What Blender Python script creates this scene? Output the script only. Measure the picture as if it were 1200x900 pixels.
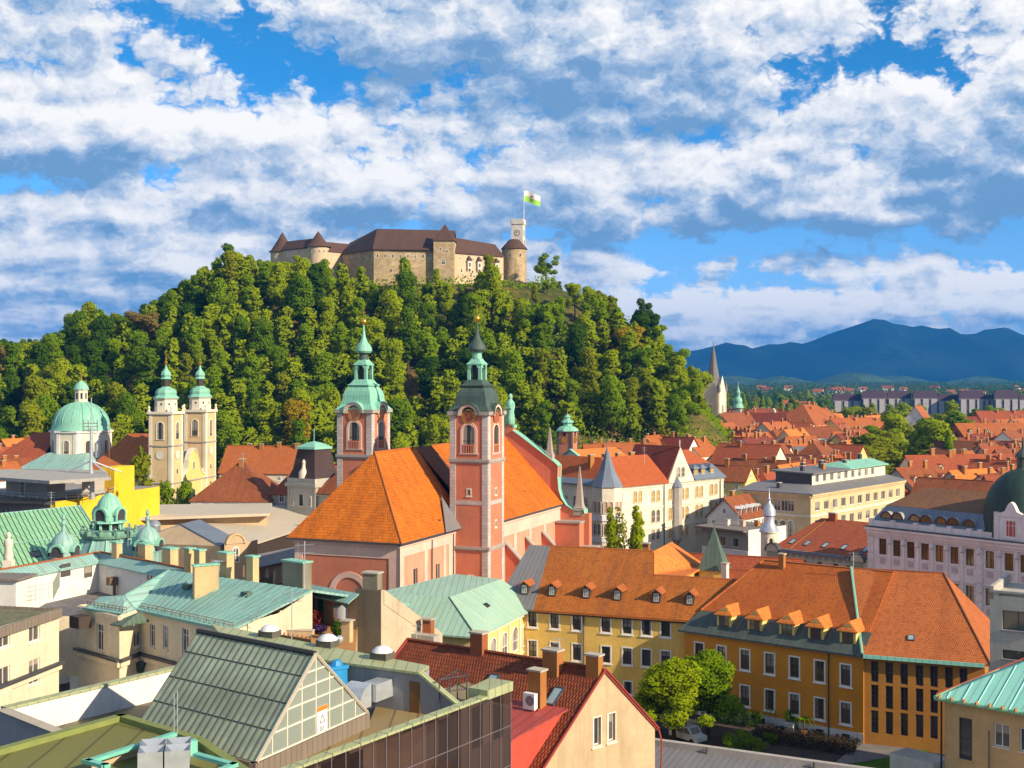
import bpy, bmesh, math, random
import numpy as np
from mathutils import Vector as V, Matrix, noise as mnoise
for _o in list(bpy.data.objects): bpy.data.objects.remove(_o)
sc = bpy.context.scene
R = math.radians
# ------------------------------------------------------------------ camera
H, F = 42.0, 1500.0           # eye height above the street (m), focal length in photo pixels
cam_d = bpy.data.cameras.new('camera'); cam = bpy.data.objects.new('camera', cam_d)
sc.collection.objects.link(cam); sc.camera = cam
cam.location = (0, 0, H); cam.rotation_euler = (R(90), 0, 0)
cam_d.sensor_width = 36.0; cam_d.lens = 45.0; cam_d.shift_y = -10/1200
cam_d.clip_start = 0.5; cam_d.clip_end = 60000
# ------------------------------------------------------------------ sun and sky
SUN_EL, SUN_AZ = 27.0, 124.0       # azimuth clockwise from +Y
sun_d = bpy.data.lights.new('sun', 'SUN'); sun = bpy.data.objects.new('sun', sun_d)
sc.collection.objects.link(sun)
sun_d.energy = 4.4; sun_d.angle = R(0.5); sun_d.color = (1.0, 0.84, 0.62)
_sv = V((math.sin(R(SUN_AZ))*math.cos(R(SUN_EL)), math.cos(R(SUN_AZ))*math.cos(R(SUN_EL)), math.sin(R(SUN_EL))))
sun.rotation_euler = (-_sv).to_track_quat('-Z', 'Y').to_euler()
sc.view_settings.view_transform = 'Standard'; sc.view_settings.look = 'None'
sc.view_settings.exposure = 0.74; sc.view_settings.gamma = 1.0; sc.view_settings.use_curve_mapping = False
sc.render.engine = 'CYCLES'
sc.cycles.max_bounces = 6; sc.cycles.diffuse_bounces = 3; sc.cycles.glossy_bounces = 3
sc.cycles.transparent_max_bounces = 8; sc.cycles.volume_bounces = 0
sc.cycles.use_denoising = True
world = bpy.data.worlds.new('World'); sc.world = world; world.use_nodes = True

def nd(t, typ, ins=None, **props):
    n = t.nodes.new(typ)
    for k, v in props.items(): setattr(n, k, v)
    for k, v in (ins or {}).items():
        s = n.inputs[k]
        if isinstance(v, bpy.types.NodeSocket): t.links.new(v, s)
        elif isinstance(v, bpy.types.Node): t.links.new(v.outputs[0], s)
        else: s.default_value = v
    return n
def mth(t, op, a, b=0.0, c=None, clamp=False):
    ins = {0: a, 1: b}
    if c is not None: ins[2] = c
    return nd(t, 'ShaderNodeMath', ins, operation=op, use_clamp=clamp).outputs[0]
def c4(c): return (c[0], c[1], c[2], 1.0)
def ramp(t, fac, stops):
    r = nd(t, 'ShaderNodeValToRGB', {'Fac': fac})
    e = r.color_ramp.elements
    while len(e) < len(stops): e.new(0.5)
    for i, (p, c) in enumerate(stops):
        e[i].position = p; e[i].color = c4(c) if not isinstance(c, (int, float)) else (c, c, c, 1)
    return r.outputs[0]
def mixc(t, fac, a, b, mode='MIX'):
    n = nd(t, 'ShaderNodeMix', {0: fac}, data_type='RGBA', blend_type=mode)
    for i, x in ((6, a), (7, b)):
        if isinstance(x, (tuple, list)): n.inputs[i].default_value = c4(x)
        else: t.links.new(x, n.inputs[i])
    return n.outputs[2]

SKY_SEED, TH = 84.3, 0.388
def make_sky():
    t = world.node_tree; t.nodes.clear()
    sky = nd(t, 'ShaderNodeTexSky', sky_type='NISHITA', sun_disc=False, sun_elevation=R(SUN_EL),
             sun_rotation=R(SUN_AZ), altitude=300.0, air_density=1.0, dust_density=0.3, ozone_density=2.5)
    tc = nd(t, 'ShaderNodeTexCoord')
    D = tc.outputs['Generated']
    bw = nd(t, 'ShaderNodeRGBToBW', {0: sky.outputs[0]}).outputs[0]
    blue = nd(t, 'ShaderNodeVectorMath', {0: bw, 1: (0.015, 0.52, 1.40)}, operation='MULTIPLY').outputs[0]
    zz = nd(t, 'ShaderNodeSeparateXYZ', {0: nd(t, 'ShaderNodeTexCoord').outputs['Generated']}).outputs[2]
    tint = mixc(t, nd(t, 'ShaderNodeMapRange', {0: zz, 1: 0.0, 2: 0.22, 3: 0.45, 4: 0.9}).outputs[0], sky.outputs[0], blue)
    def dens(off, fine=True):
        a = nd(t, 'ShaderNodeVectorMath', {0: D, 1: off}, operation='ADD').outputs[0]
        s = nd(t, 'ShaderNodeSeparateXYZ', {0: a})
        z = mth(t, 'MAXIMUM', s.outputs[2], 0.0)
        zc = mth(t, 'ADD', z, 0.17)
        qx = mth(t, 'DIVIDE', s.outputs[0], zc); qy = mth(t, 'DIVIDE', s.outputs[1], zc)
        q = nd(t, 'ShaderNodeCombineXYZ', {0: mth(t, 'MULTIPLY', qx, 0.8), 1: qy, 2: SKY_SEED}).outputs[0]
        n1 = nd(t, 'ShaderNodeTexNoise', {'Vector': q, 'Scale': 1.25, 'Detail': 4.0, 'Roughness': 0.5, 'Distortion': 0.1}).outputs[0]
        if not fine: return mth(t, 'ADD', mth(t, 'MULTIPLY', n1, 0.70), 0.12), z, s
        az = mth(t, 'ARCTAN2', s.outputs[0], s.outputs[1])
        p = nd(t, 'ShaderNodeCombineXYZ', {0: az, 1: mth(t, 'MULTIPLY', z, 1.45), 2: 0.0}).outputs[0]
        wob = nd(t, 'ShaderNodeTexNoise', {'Vector': p, 'Scale': 42.0, 'Detail': 3.0, 'Roughness': 0.6}, noise_dimensions='2D').outputs['Color']
        pw = nd(t, 'ShaderNodeVectorMath', {0: wob, 1: (0.034, 0.034, 0.0), 2: p}, operation='MULTIPLY_ADD').outputs[0]
        vo = nd(t,'ShaderNodeTexVoronoi',{'Vector': pw,'Scale': 17.0,'Detail': 3.5,'Roughness': 0.5,'Lacunarity': 2.3,'Randomness': 1.0},feature='F1',normalize=True,voronoi_dimensions='2D').outputs[0]
        n2 = mth(t, 'SUBTRACT', 0.72, mth(t, 'MULTIPLY', vo, 1.1))
        return mth(t, 'ADD', mth(t, 'MULTIPLY', n1, 0.70), mth(t, 'MULTIPLY', n2, 0.42)), z, s
    d0, z0, s0 = dens((0, 0, 0))
    d1, _, _ = dens((0.007, 0, 0.011))
    d2, _, _ = dens((0.018, 0, 0.034), False)
    d0c, _, _ = dens((0, 0, 0), False)
    # a clearer stretch low on the right, closer cover on the left
    th = mth(t, 'ADD', mth(t, 'MULTIPLY', s0.outputs[0], 0.05), TH)
    dd = mth(t, 'SUBTRACT', d0, th)
    mask = nd(t, 'ShaderNodeMapRange', {0: dd, 1: 0.0, 2: 0.07, 3: 0.0, 4: 1.0}, interpolation_type='SMOOTHSTEP').outputs[0]
    # unseen cover carried high overhead to raise the fill light, thinning near the zenith
    hi = nd(t, 'ShaderNodeMapRange', {0: z0, 1: 0.55, 2: 0.95, 3: 1.0, 4: 0.25}, interpolation_type='SMOOTHSTEP').outputs[0]
    mask = mth(t, 'MULTIPLY', mask, hi)
    e1 = mth(t, 'MULTIPLY', mth(t, 'SUBTRACT', d0, d1), 4.6)
    e2 = mth(t, 'MULTIPLY', mth(t, 'SUBTRACT', d0c, d2), 4.0)
    lit = mth(t, 'ADD', mth(t, 'ADD', e1, e2), 0.60)
    thick = nd(t, 'ShaderNodeMapRange', {0: dd, 1: 0.03, 2: 0.20, 3: 0.0, 4: 0.40}).outputs[0]
    lit = mth(t, 'SUBTRACT', lit, thick, clamp=True)
    col = ramp(t,lit,[(0.0,(0.17,0.33,0.56)),(0.22,(0.30,0.44,0.65)),(0.45,(0.54,0.63,0.76)),(0.66,(0.80,0.82,0.86)),(0.92,(1.0,0.98,0.95))])
    bg1 = nd(t, 'ShaderNodeBackground', {'Color': tint, 'Strength': 0.10})
    bg2 = nd(t, 'ShaderNodeBackground', {'Color': col, 'Strength': 0.66})
    mx = nd(t, 'ShaderNodeMixShader', {0: mask, 1: bg1.outputs[0], 2: bg2.outputs[0]})
    nd(t, 'ShaderNodeOutputWorld', {0: mx.outputs[0]})
make_sky()
# ------------------------------------------------------------------ helpers
random.seed(7)
def G(u, v, z):
    Y = (H-z)*F/(v-440.0); return V(((u-600)/F*Y, Y, z))
def P(u, v, Y): return V(((u-600)/F*Y, Y, H-(v-440)/F*Y))
def g2(u, v, z): p = G(u, v, z); return V((p.x, p.y))
def pix(p): return (600+F*p[0]/p[1], 440+F*(H-p[2])/p[1])
ORG = {}
UNIQ = []          # (object, world point) whose label may need an ordinal
def link(o): sc.collection.objects.link(o); return o
def tag(o, label=None, cat=None, group=None, kind=None):
    if label: o['label'] = label
    if cat: o['category'] = cat
    if group: o['group'] = group
    if kind: o['kind'] = kind
    return o
def thing(name, label, cat, loc, group=None):
    o = link(bpy.data.objects.new(name, None)); loc = V(loc) if len(loc) == 3 else V((loc[0], loc[1], 0))
    o.location = loc; ORG[o.name] = loc.copy(); o.empty_display_size = 1
    tag(o, label, cat, group); UNIQ.append((o, loc.copy()))
    return o
class MB:
    def __init__(s): s.v = []; s.f = []; s.m = []
    def poly(s, pts, m=0):
        i = len(s.v); s.v += [V(p) for p in pts]; s.f.append(list(range(i, i+len(pts)))); s.m.append(m)
    def prism(s, fp, z0, z1, m=0, mt=None):
        n = len(fp); lo = [V((p[0], p[1], z0)) for p in fp]; hi = [V((p[0], p[1], z1)) for p in fp]
        for i in range(n):
            j = (i+1) % n; s.poly([lo[i], lo[j], hi[j], hi[i]], m)
        s.poly(hi, m if mt is None else mt); s.poly(lo[::-1], m)
    def box(s, c, sx, sy, sz, m=0, rz=0.0, mt=None):
        ca, sa = math.cos(rz), math.sin(rz)
        fp = [(c[0]+ca*x-sa*y, c[1]+sa*x+ca*y) for x, y in ((-sx/2, -sy/2), (sx/2, -sy/2), (sx/2, sy/2), (-sx/2, sy/2))]
        s.prism(fp, c[2], c[2]+sz, m, mt)
    def tube(s, p0, p1, r, m=0, n=6, r2=None):
        p0, p1 = V(p0), V(p1); d = (p1-p0)
        if d.length < 1e-6: return
        q = d.to_track_quat('Z', 'Y'); r2 = r if r2 is None else r2
        a = [p0+q @ V((r*math.cos(2*math.pi*i/n), r*math.sin(2*math.pi*i/n), 0)) for i in range(n)]
        b = [p1+q @ V((r2*math.cos(2*math.pi*i/n), r2*math.sin(2*math.pi*i/n), 0)) for i in range(n)]
        for i in range(n):
            j = (i+1) % n; s.poly([a[i], a[j], b[j], b[i]], m)
        s.poly(a[::-1], m); s.poly(b, m)
    def lathe(s, c, prof, n=16, m=0, rot=0.0, a0=0.0, a1=2*math.pi):
        full = abs(a1-a0-2*math.pi) < 1e-6
        k = n if full else n+1
        rings = []
        for r, z in prof:
            rings.append([V((c[0]+r*math.cos(rot+a0+(a1-a0)*i/n), c[1]+r*math.sin(rot+a0+(a1-a0)*i/n), z)) for i in range(k)])
        for q in range(len(prof)-1):
            for i in range(n):
                j = (i+1) % k
                if prof[q+1][0] < 1e-4: s.poly([rings[q][i], rings[q][j], rings[q+1][i]], m)
                elif prof[q][0] < 1e-4: s.poly([rings[q][i], rings[q+1][j], rings[q+1][i]], m)
                else: s.poly([rings[q][i], rings[q][j], rings[q+1][j], rings[q+1][i]], m)
        if prof[0][0] > 1e-4 and full: s.poly(rings[0][::-1], m)
        if prof[-1][0] > 1e-4 and full: s.poly(rings[-1], m)
    def shell(s, polys, th=0.22, m=0, ms=None):
        ms = m if ms is None else ms
        key = lambda p: (round(p[0], 3), round(p[1], 3), round(p[2], 3))
        cnt = {}
        for pl in polys:
            for i in range(len(pl)):
                e = frozenset((key(pl[i]), key(pl[(i+1) % len(pl)]))); cnt[e] = cnt.get(e, 0)+1
        dn = V((0, 0, -th))
        for pl in polys:
            pl = [V(p) for p in pl]
            s.poly(pl, m); s.poly([p+dn for p in pl][::-1], ms)
            for i in range(len(pl)):
                a, b = pl[i], pl[(i+1) % len(pl)]
                if cnt[frozenset((key(a), key(b)))] == 1: s.poly([a+dn, b+dn, b, a], ms)
    def mesh(s, name, mats, org=V((0, 0, 0)), smooth=False):
        me = bpy.data.meshes.new(name)
        me.from_pydata([v-org for v in s.v], [], s.f)
        for mt in mats: me.materials.append(mt)
        me.polygons.foreach_set('material_index', s.m)
        uv = me.uv_layers.new(name='metres'); co = [v for v in s.v]
        buf = np.zeros(len(me.loops)*2, dtype=np.float32); k = 0
        for f in s.f:
            a = co[f[0]]; n = V((0, 0, 0))
            for i in range(1, len(f)-1): n += (co[f[i]]-a).cross(co[f[i+1]]-a)
            n = n.normalized() if n.length > 1e-9 else V((0, 0, 1))
            if n.z < 0: n = -n
            h = V((0, 0, 1)).cross(n)
            h = h.normalized() if h.length > 0.05 else V((1, 0, 0))
            up = n.cross(h)
            for i in f:
                buf[k] = co[i].dot(h); buf[k+1] = co[i].dot(up); k += 2
        uv.data.foreach_set('uv', buf)
        if smooth:
            b = bmesh.new(); b.from_mesh(me); bmesh.ops.remove_doubles(b, verts=b.verts, dist=0.0005)
            bmesh.ops.recalc_face_normals(b, faces=b.faces); b.to_mesh(me); b.free()
            me.shade_smooth(); me.set_sharp_from_angle(angle=R(38))
        return me
    def build(s, name, mats, parent=None, smooth=False):
        if not isinstance(mats, (list, tuple)): mats = [mats]
        org = ORG[parent.name] if parent else V((0, 0, 0))
        o = link(bpy.data.objects.new(name, s.mesh(name, mats, org, smooth)))
        o.parent = parent; ORG[o.name] = org
        return o
def solo(name, label, cat, mb, mats, base, group=None, smooth=False):
    """a thing that is one mesh with its origin at its base"""
    if not isinstance(mats, (list, tuple)): mats = [mats]
    base = V(base) if len(base) == 3 else V((base[0], base[1], 0))
    o = link(bpy.data.objects.new(name, mb.mesh(name, mats, base, smooth))); o.location = base; ORG[o.name] = base
    tag(o, label, cat, group); UNIQ.append((o, base.copy())); return o
def structure(name, mb, mats, smooth=False, kind='structure'):
    o = mb.build(name, mats, None, smooth); o['kind'] = kind; return o
def frame2(org, a):
    """local frame: x right, y away, rotated so that the right end comes nearer by angle a (deg)"""
    e1 = V((math.cos(R(a)), -math.sin(R(a)))); e2 = V((math.sin(R(a)), math.cos(R(a)))); o = V((org[0], org[1]))
    def L(x, y, z=None):
        p = o+e1*x+e2*y
        return V((p.x, p.y)) if z is None else V((p.x, p.y, z))
    return L
# ------------------------------------------------------------------ materials
MC = {}
def newmat(name):
    m = bpy.data.materials.new(name); m.use_nodes = True; t = m.node_tree; t.nodes.clear(); return m, t
def finish(t, col, rough=0.8, bump=None, bstr=0.2, bdist=0.05, metal=0.0, spec=0.3):
    ins = {'Base Color': col, 'Roughness': rough, 'Metallic': metal, 'Specular IOR Level': spec}
    if isinstance(col, tuple): ins['Base Color'] = c4(col)
    if bump is not None:
        ins['Normal'] = nd(t, 'ShaderNodeBump', {'Height': bump, 'Strength': bstr, 'Distance': bdist}).outputs[0]
    b = nd(t, 'ShaderNodeBsdfPrincipled', ins)
    nd(t, 'ShaderNodeOutputMaterial', {0: b.outputs[0]})
def uvn(t, sx, sy, detail=4.0, rough=0.6, scale=1.0):
    uv = nd(t, 'ShaderNodeUVMap', uv_map='metres').outputs[0]
    mp = nd(t, 'ShaderNodeMapping', {0: uv, 3: (sx, sy, 1.0)}).outputs[0]
    return nd(t, 'ShaderNodeTexNoise', {'Vector': mp, 'Scale': scale, 'Detail': detail, 'Roughness': rough}).outputs[0]
def sc3(c, k): return (min(1, c[0]*k), min(1, c[1]*k), min(1, c[2]*k))
def lerp3(a, b, k): return tuple(a[i]*(1-k)+b[i]*k for i in range(3))
def plaster(name, col, stain=0.35, rough=0.88, dirt=(0.16, 0.13, 0.10), bump=0.15):
    if name in MC: return MC[name]
    m, t = newmat(name)
    big = uvn(t, 0.22, 0.22, 9.0, 0.72); streak = uvn(t, 0.9, 0.07, 4.0); fine = uvn(t, 2.2, 2.2, 6.0, 0.65)
    c = mixc(t, ramp(t, big, [(0.35, 0.0), (0.7, 1.0)]), sc3(col, 0.80), sc3(col, 1.08))
    f = mth(t, 'MULTIPLY', ramp(t, streak, [(0.50, 0.0), (0.78, 1.0)]), stain)
    c = mixc(t, f, c, lerp3(col, dirt, 0.75))
    c = mixc(t, mth(t, 'MULTIPLY', ramp(t, fine, [(0.35, 1.0), (0.6, 0.0)]), 0.22), c, sc3(col, 0.6))
    finish(t, c, rough, fine, bump, 0.03); MC[name] = m; return m
def tile(name, c1, c2, row=0.33, colw=0.24, depth=0.06, moss=(0.10, 0.07, 0.045), mossk=0.5):
    if name in MC: return MC[name]
    m, t = newmat(name)
    uv = nd(t, 'ShaderNodeUVMap', uv_map='metres').outputs[0]
    s = nd(t, 'ShaderNodeSeparateXYZ', {0: uv})
    vr = mth(t, 'DIVIDE', s.outputs[1], row); fl = mth(t, 'FLOOR', vr); fr = mth(t, 'FRACT', vr)
    ur = mth(t, 'ADD', mth(t, 'DIVIDE', s.outputs[0], colw), mth(t, 'MULTIPLY', fl, 0.5)); fu = mth(t, 'FRACT', ur)
    idx = nd(t, 'ShaderNodeCombineXYZ', {0: mth(t, 'FLOOR', ur), 1: fl, 2: 0.0}).outputs[0]
    wn = nd(t, 'ShaderNodeTexWhiteNoise', {0: idx}, noise_dimensions='2D').outputs[0]
    big = uvn(t, 0.16, 0.16, 6.0, 0.65); streak = uvn(t, 0.55, 0.06, 5.0); mid = uvn(t, 0.9, 0.9, 5.0, 0.6)
    k = mth(t, 'ADD', mth(t, 'MULTIPLY', wn, 0.40), mth(t, 'MULTIPLY', ramp(t, big, [(0.3, 0.0), (0.72, 1.0)]), 0.60))
    c = mixc(t, k, sc3(c1, 0.9), c2)
    c = mixc(t, mth(t, 'MULTIPLY', mth(t, 'GREATER_THAN', wn, 0.80), 0.5), c, sc3(c1, 0.55))
    c = mixc(t, mth(t, 'MULTIPLY', ramp(t, streak, [(0.46, 0.0), (0.72, 1.0)]), mossk), c, moss)
    c = mixc(t, mth(t, 'MULTIPLY', ramp(t, mid, [(0.30, 1.0), (0.5, 0.0)]), mossk*0.7), c, moss)
    c = mixc(t, mth(t, 'MULTIPLY', mth(t, 'LESS_THAN', fr, 0.13), 0.55), c, sc3(c1, 0.3))
    hump = mth(t, 'SINE', mth(t, 'MULTIPLY', fu, math.pi))
    h = mth(t, 'ADD', mth(t, 'MULTIPLY', hump, 0.5), mth(t, 'SUBTRACT', 1.0, fr))
    finish(t, c, 0.78, h, 0.8, depth, 0, 0.25); MC[name] = m; return m
def seam(name, c1, c2, pitch=0.6, patina=(0.10, 0.09, 0.06), pk=0.45, rough=0.6, cross=0.0):
    if name in MC: return MC[name]
    m, t = newmat(name)
    uv = nd(t, 'ShaderNodeUVMap', uv_map='metres').outputs[0]
    s = nd(t, 'ShaderNodeSeparateXYZ', {0: uv})
    ux = mth(t, 'DIVIDE', s.outputs[0], pitch); fu = mth(t, 'FRACT', ux)
    rib = mth(t, 'LESS_THAN', fu, 0.10)
    wn = nd(t, 'ShaderNodeTexWhiteNoise', {1: mth(t, 'FLOOR', ux)}, noise_dimensions='1D').outputs[0]
    big = uvn(t, 0.2, 0.2, 6.0, 0.65); streak = uvn(t, 1.3, 0.10, 6.0, 0.65); mid = uvn(t, 1.1, 0.8, 6.0, 0.7)
    k = mth(t, 'ADD', mth(t, 'MULTIPLY', wn, 0.35), mth(t, 'MULTIPLY', ramp(t, big, [(0.3, 0.0), (0.7, 1.0)]), 0.65))
    c = mixc(t, k, c1, c2)
    c = mixc(t, mth(t, 'MULTIPLY', ramp(t, streak, [(0.48, 0.0), (0.74, 1.0)]), pk), c, patina)
    c = mixc(t, mth(t, 'MULTIPLY', ramp(t, mid, [(0.28, 1.0), (0.48, 0.0)]), pk*0.6), c, patina)
    c = mixc(t, mth(t, 'MULTIPLY', mth(t, 'LESS_THAN', mth(t, 'ABSOLUTE', mth(t, 'SUBTRACT', fu, 0.14)), 0.045), 0.6), c, sc3(c1, 0.3))
    finish(t, c, rough, rib, 0.9, 0.06, 0.0, 0.4); MC[name] = m; return m
def flat(name, col, rough=0.6, metal=0.0, var=0.15, spec=0.4, scale=0.8):
    if name in MC: return MC[name]
    m, t = newmat(name)
    n = uvn(t, scale, scale, 5.0)
    c = mixc(t, ramp(t, n, [(0.3, 0.0), (0.7, 1.0)]), sc3(col, 1-var), sc3(col, 1+var))
    finish(t, c, rough, n, 0.08, 0.02, metal, spec); MC[name] = m; return m
def glass(name, c1, c2, rough=0.06, spec=0.6):
    if name in MC: return MC[name]
    m, t = newmat(name)
    oi = nd(t, 'ShaderNodeObjectInfo').outputs['Random']
    n = uvn(t, 0.7, 0.5, 2.0)
    k = mth(t, 'ADD', mth(t, 'MULTIPLY', oi, 0.7), mth(t, 'MULTIPLY', n, 0.4), clamp=True)
    c = mixc(t, k, c1, c2)
    if name == 'bronze_panel_glass':  # every panel a little different
        s = nd(t, 'ShaderNodeSeparateXYZ', {0: nd(t, 'ShaderNodeUVMap', uv_map='metres').outputs[0]})
        ix = nd(t,'ShaderNodeCombineXYZ',{0: mth(t,'FLOOR',mth(t,'DIVIDE',s.outputs[0],1.35)),1: mth(t,'FLOOR',mth(t,'DIVIDE',s.outputs[1],3.0)),2: 0.0}).outputs[0]
        c = mixc(t, nd(t, 'ShaderNodeTexWhiteNoise', {0: ix}, noise_dimensions='2D').outputs[0], sc3(c1, 0.6), sc3(c2, 1.9))
    if name == 'window_glass':      # blinds and curtains behind some of the panes
        s = nd(t, 'ShaderNodeSeparateXYZ', {0: nd(t, 'ShaderNodeUVMap', uv_map='metres').outputs[0]})
        r2 = mth(t, 'FRACT', mth(t, 'MULTIPLY', oi, 7.31))
        up = mth(t, 'GREATER_THAN', s.outputs[1], mth(t, 'ADD', 0.5, mth(t, 'MULTIPLY', r2, 1.6)))
        side = mth(t, 'GREATER_THAN', mth(t, 'ABSOLUTE', s.outputs[0]), mth(t, 'ADD', 0.2, mth(t, 'MULTIPLY', r2, 0.3)))
        pick = mth(t, 'GREATER_THAN', oi, 0.62); pick2 = mth(t, 'LESS_THAN', oi, 0.3)
        cm = mth(t, 'ADD', mth(t, 'MULTIPLY', up, pick), mth(t, 'MULTIPLY', side, pick2), clamp=True)
        c = mixc(t, mth(t, 'MULTIPLY', cm, 0.8), c, (0.36, 0.32, 0.26))
    finish(t, c, rough, None, 0, 0, 0, spec); MC[name] = m; return m
def stone(name, c1, c2, bw=0.7, bh=0.35, mort=0.5):
    if name in MC: return MC[name]
    m, t = newmat(name)
    uv = nd(t, 'ShaderNodeUVMap', uv_map='metres').outputs[0]
    br = nd(t, 'ShaderNodeTexBrick', {'Vector': uv, 'Color1': c4(c1), 'Color2': c4(c2), 'Mortar': c4(sc3(c1, mort)), 'Scale': 1.0,
            'Mortar Size': 0.02, 'Brick Width': bw, 'Row Height': bh})
    big = uvn(t, 0.10, 0.10, 6.0, 0.7); streak = uvn(t, 0.5, 0.05, 5.0)
    c = mixc(t, mth(t, 'MULTIPLY', ramp(t, big, [(0.38, 0.0), (0.62, 1.0)]), 0.6), br.outputs[0], sc3(c1, 0.55))
    c = mixc(t, mth(t, 'MULTIPLY', ramp(t, streak, [(0.5, 0.0), (0.75, 1.0)]), 0.5), c, sc3(c2, 0.45))
    finish(t, c, 0.9, big, 0.25, 0.1); MC[name] = m; return m
def leaf(name, c1, c2, trans=0.42, ns=0.35):
    if name in MC: return MC[name]
    m, t = newmat(name)
    oi = nd(t, 'ShaderNodeObjectInfo').outputs['Random']
    g = nd(t, 'ShaderNodeTexCoord').outputs['Object']
    n = nd(t, 'ShaderNodeTexNoise', {'Vector': g, 'Scale': ns, 'Detail': 3.0}).outputs[0]
    ri = nd(t, 'ShaderNodeNewGeometry').outputs['Random Per Island']
    k = mth(t, 'ADD', mth(t, 'MULTIPLY', oi, 0.4), mth(t, 'ADD', mth(t, 'MULTIPLY', n, 0.45), mth(t, 'MULTIPLY', ri, 0.3)), clamp=True)
    c = mixc(t, k, c1, c2)
    d = nd(t, 'ShaderNodeBsdfDiffuse', {'Color': c, 'Roughness': 0.6}); tr = nd(t, 'ShaderNodeBsdfTranslucent', {'Color': c})
    mx = nd(t, 'ShaderNodeMixShader', {0: trans, 1: d.outputs[0], 2: tr.outputs[0]})
    nd(t, 'ShaderNodeOutputMaterial', {0: mx.outputs[0]}); MC[name] = m; return m
def ground_mat(name, c1, c2, c3, s1=0.02, s2=0.3, bump=0.3):
    if name in MC: return MC[name]
    m, t = newmat(name)
    g = nd(t, 'ShaderNodeTexCoord').outputs['Object']
    a = nd(t, 'ShaderNodeTexNoise', {'Vector': g, 'Scale': s1, 'Detail': 6.0, 'Roughness': 0.6}).outputs[0]
    b = nd(t, 'ShaderNodeTexNoise', {'Vector': g, 'Scale': s2, 'Detail': 6.0, 'Roughness': 0.65}).outputs[0]
    c = mixc(t, ramp(t, a, [(0.42, 0.0), (0.58, 1.0)]), c1, c2)
    c = mixc(t, ramp(t, b, [(0.45, 0.0), (0.65, 1.0)]), c, c3)
    finish(t, c, 0.95, b, bump, 0.3, 0, 0.1); MC[name] = m; return m

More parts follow.
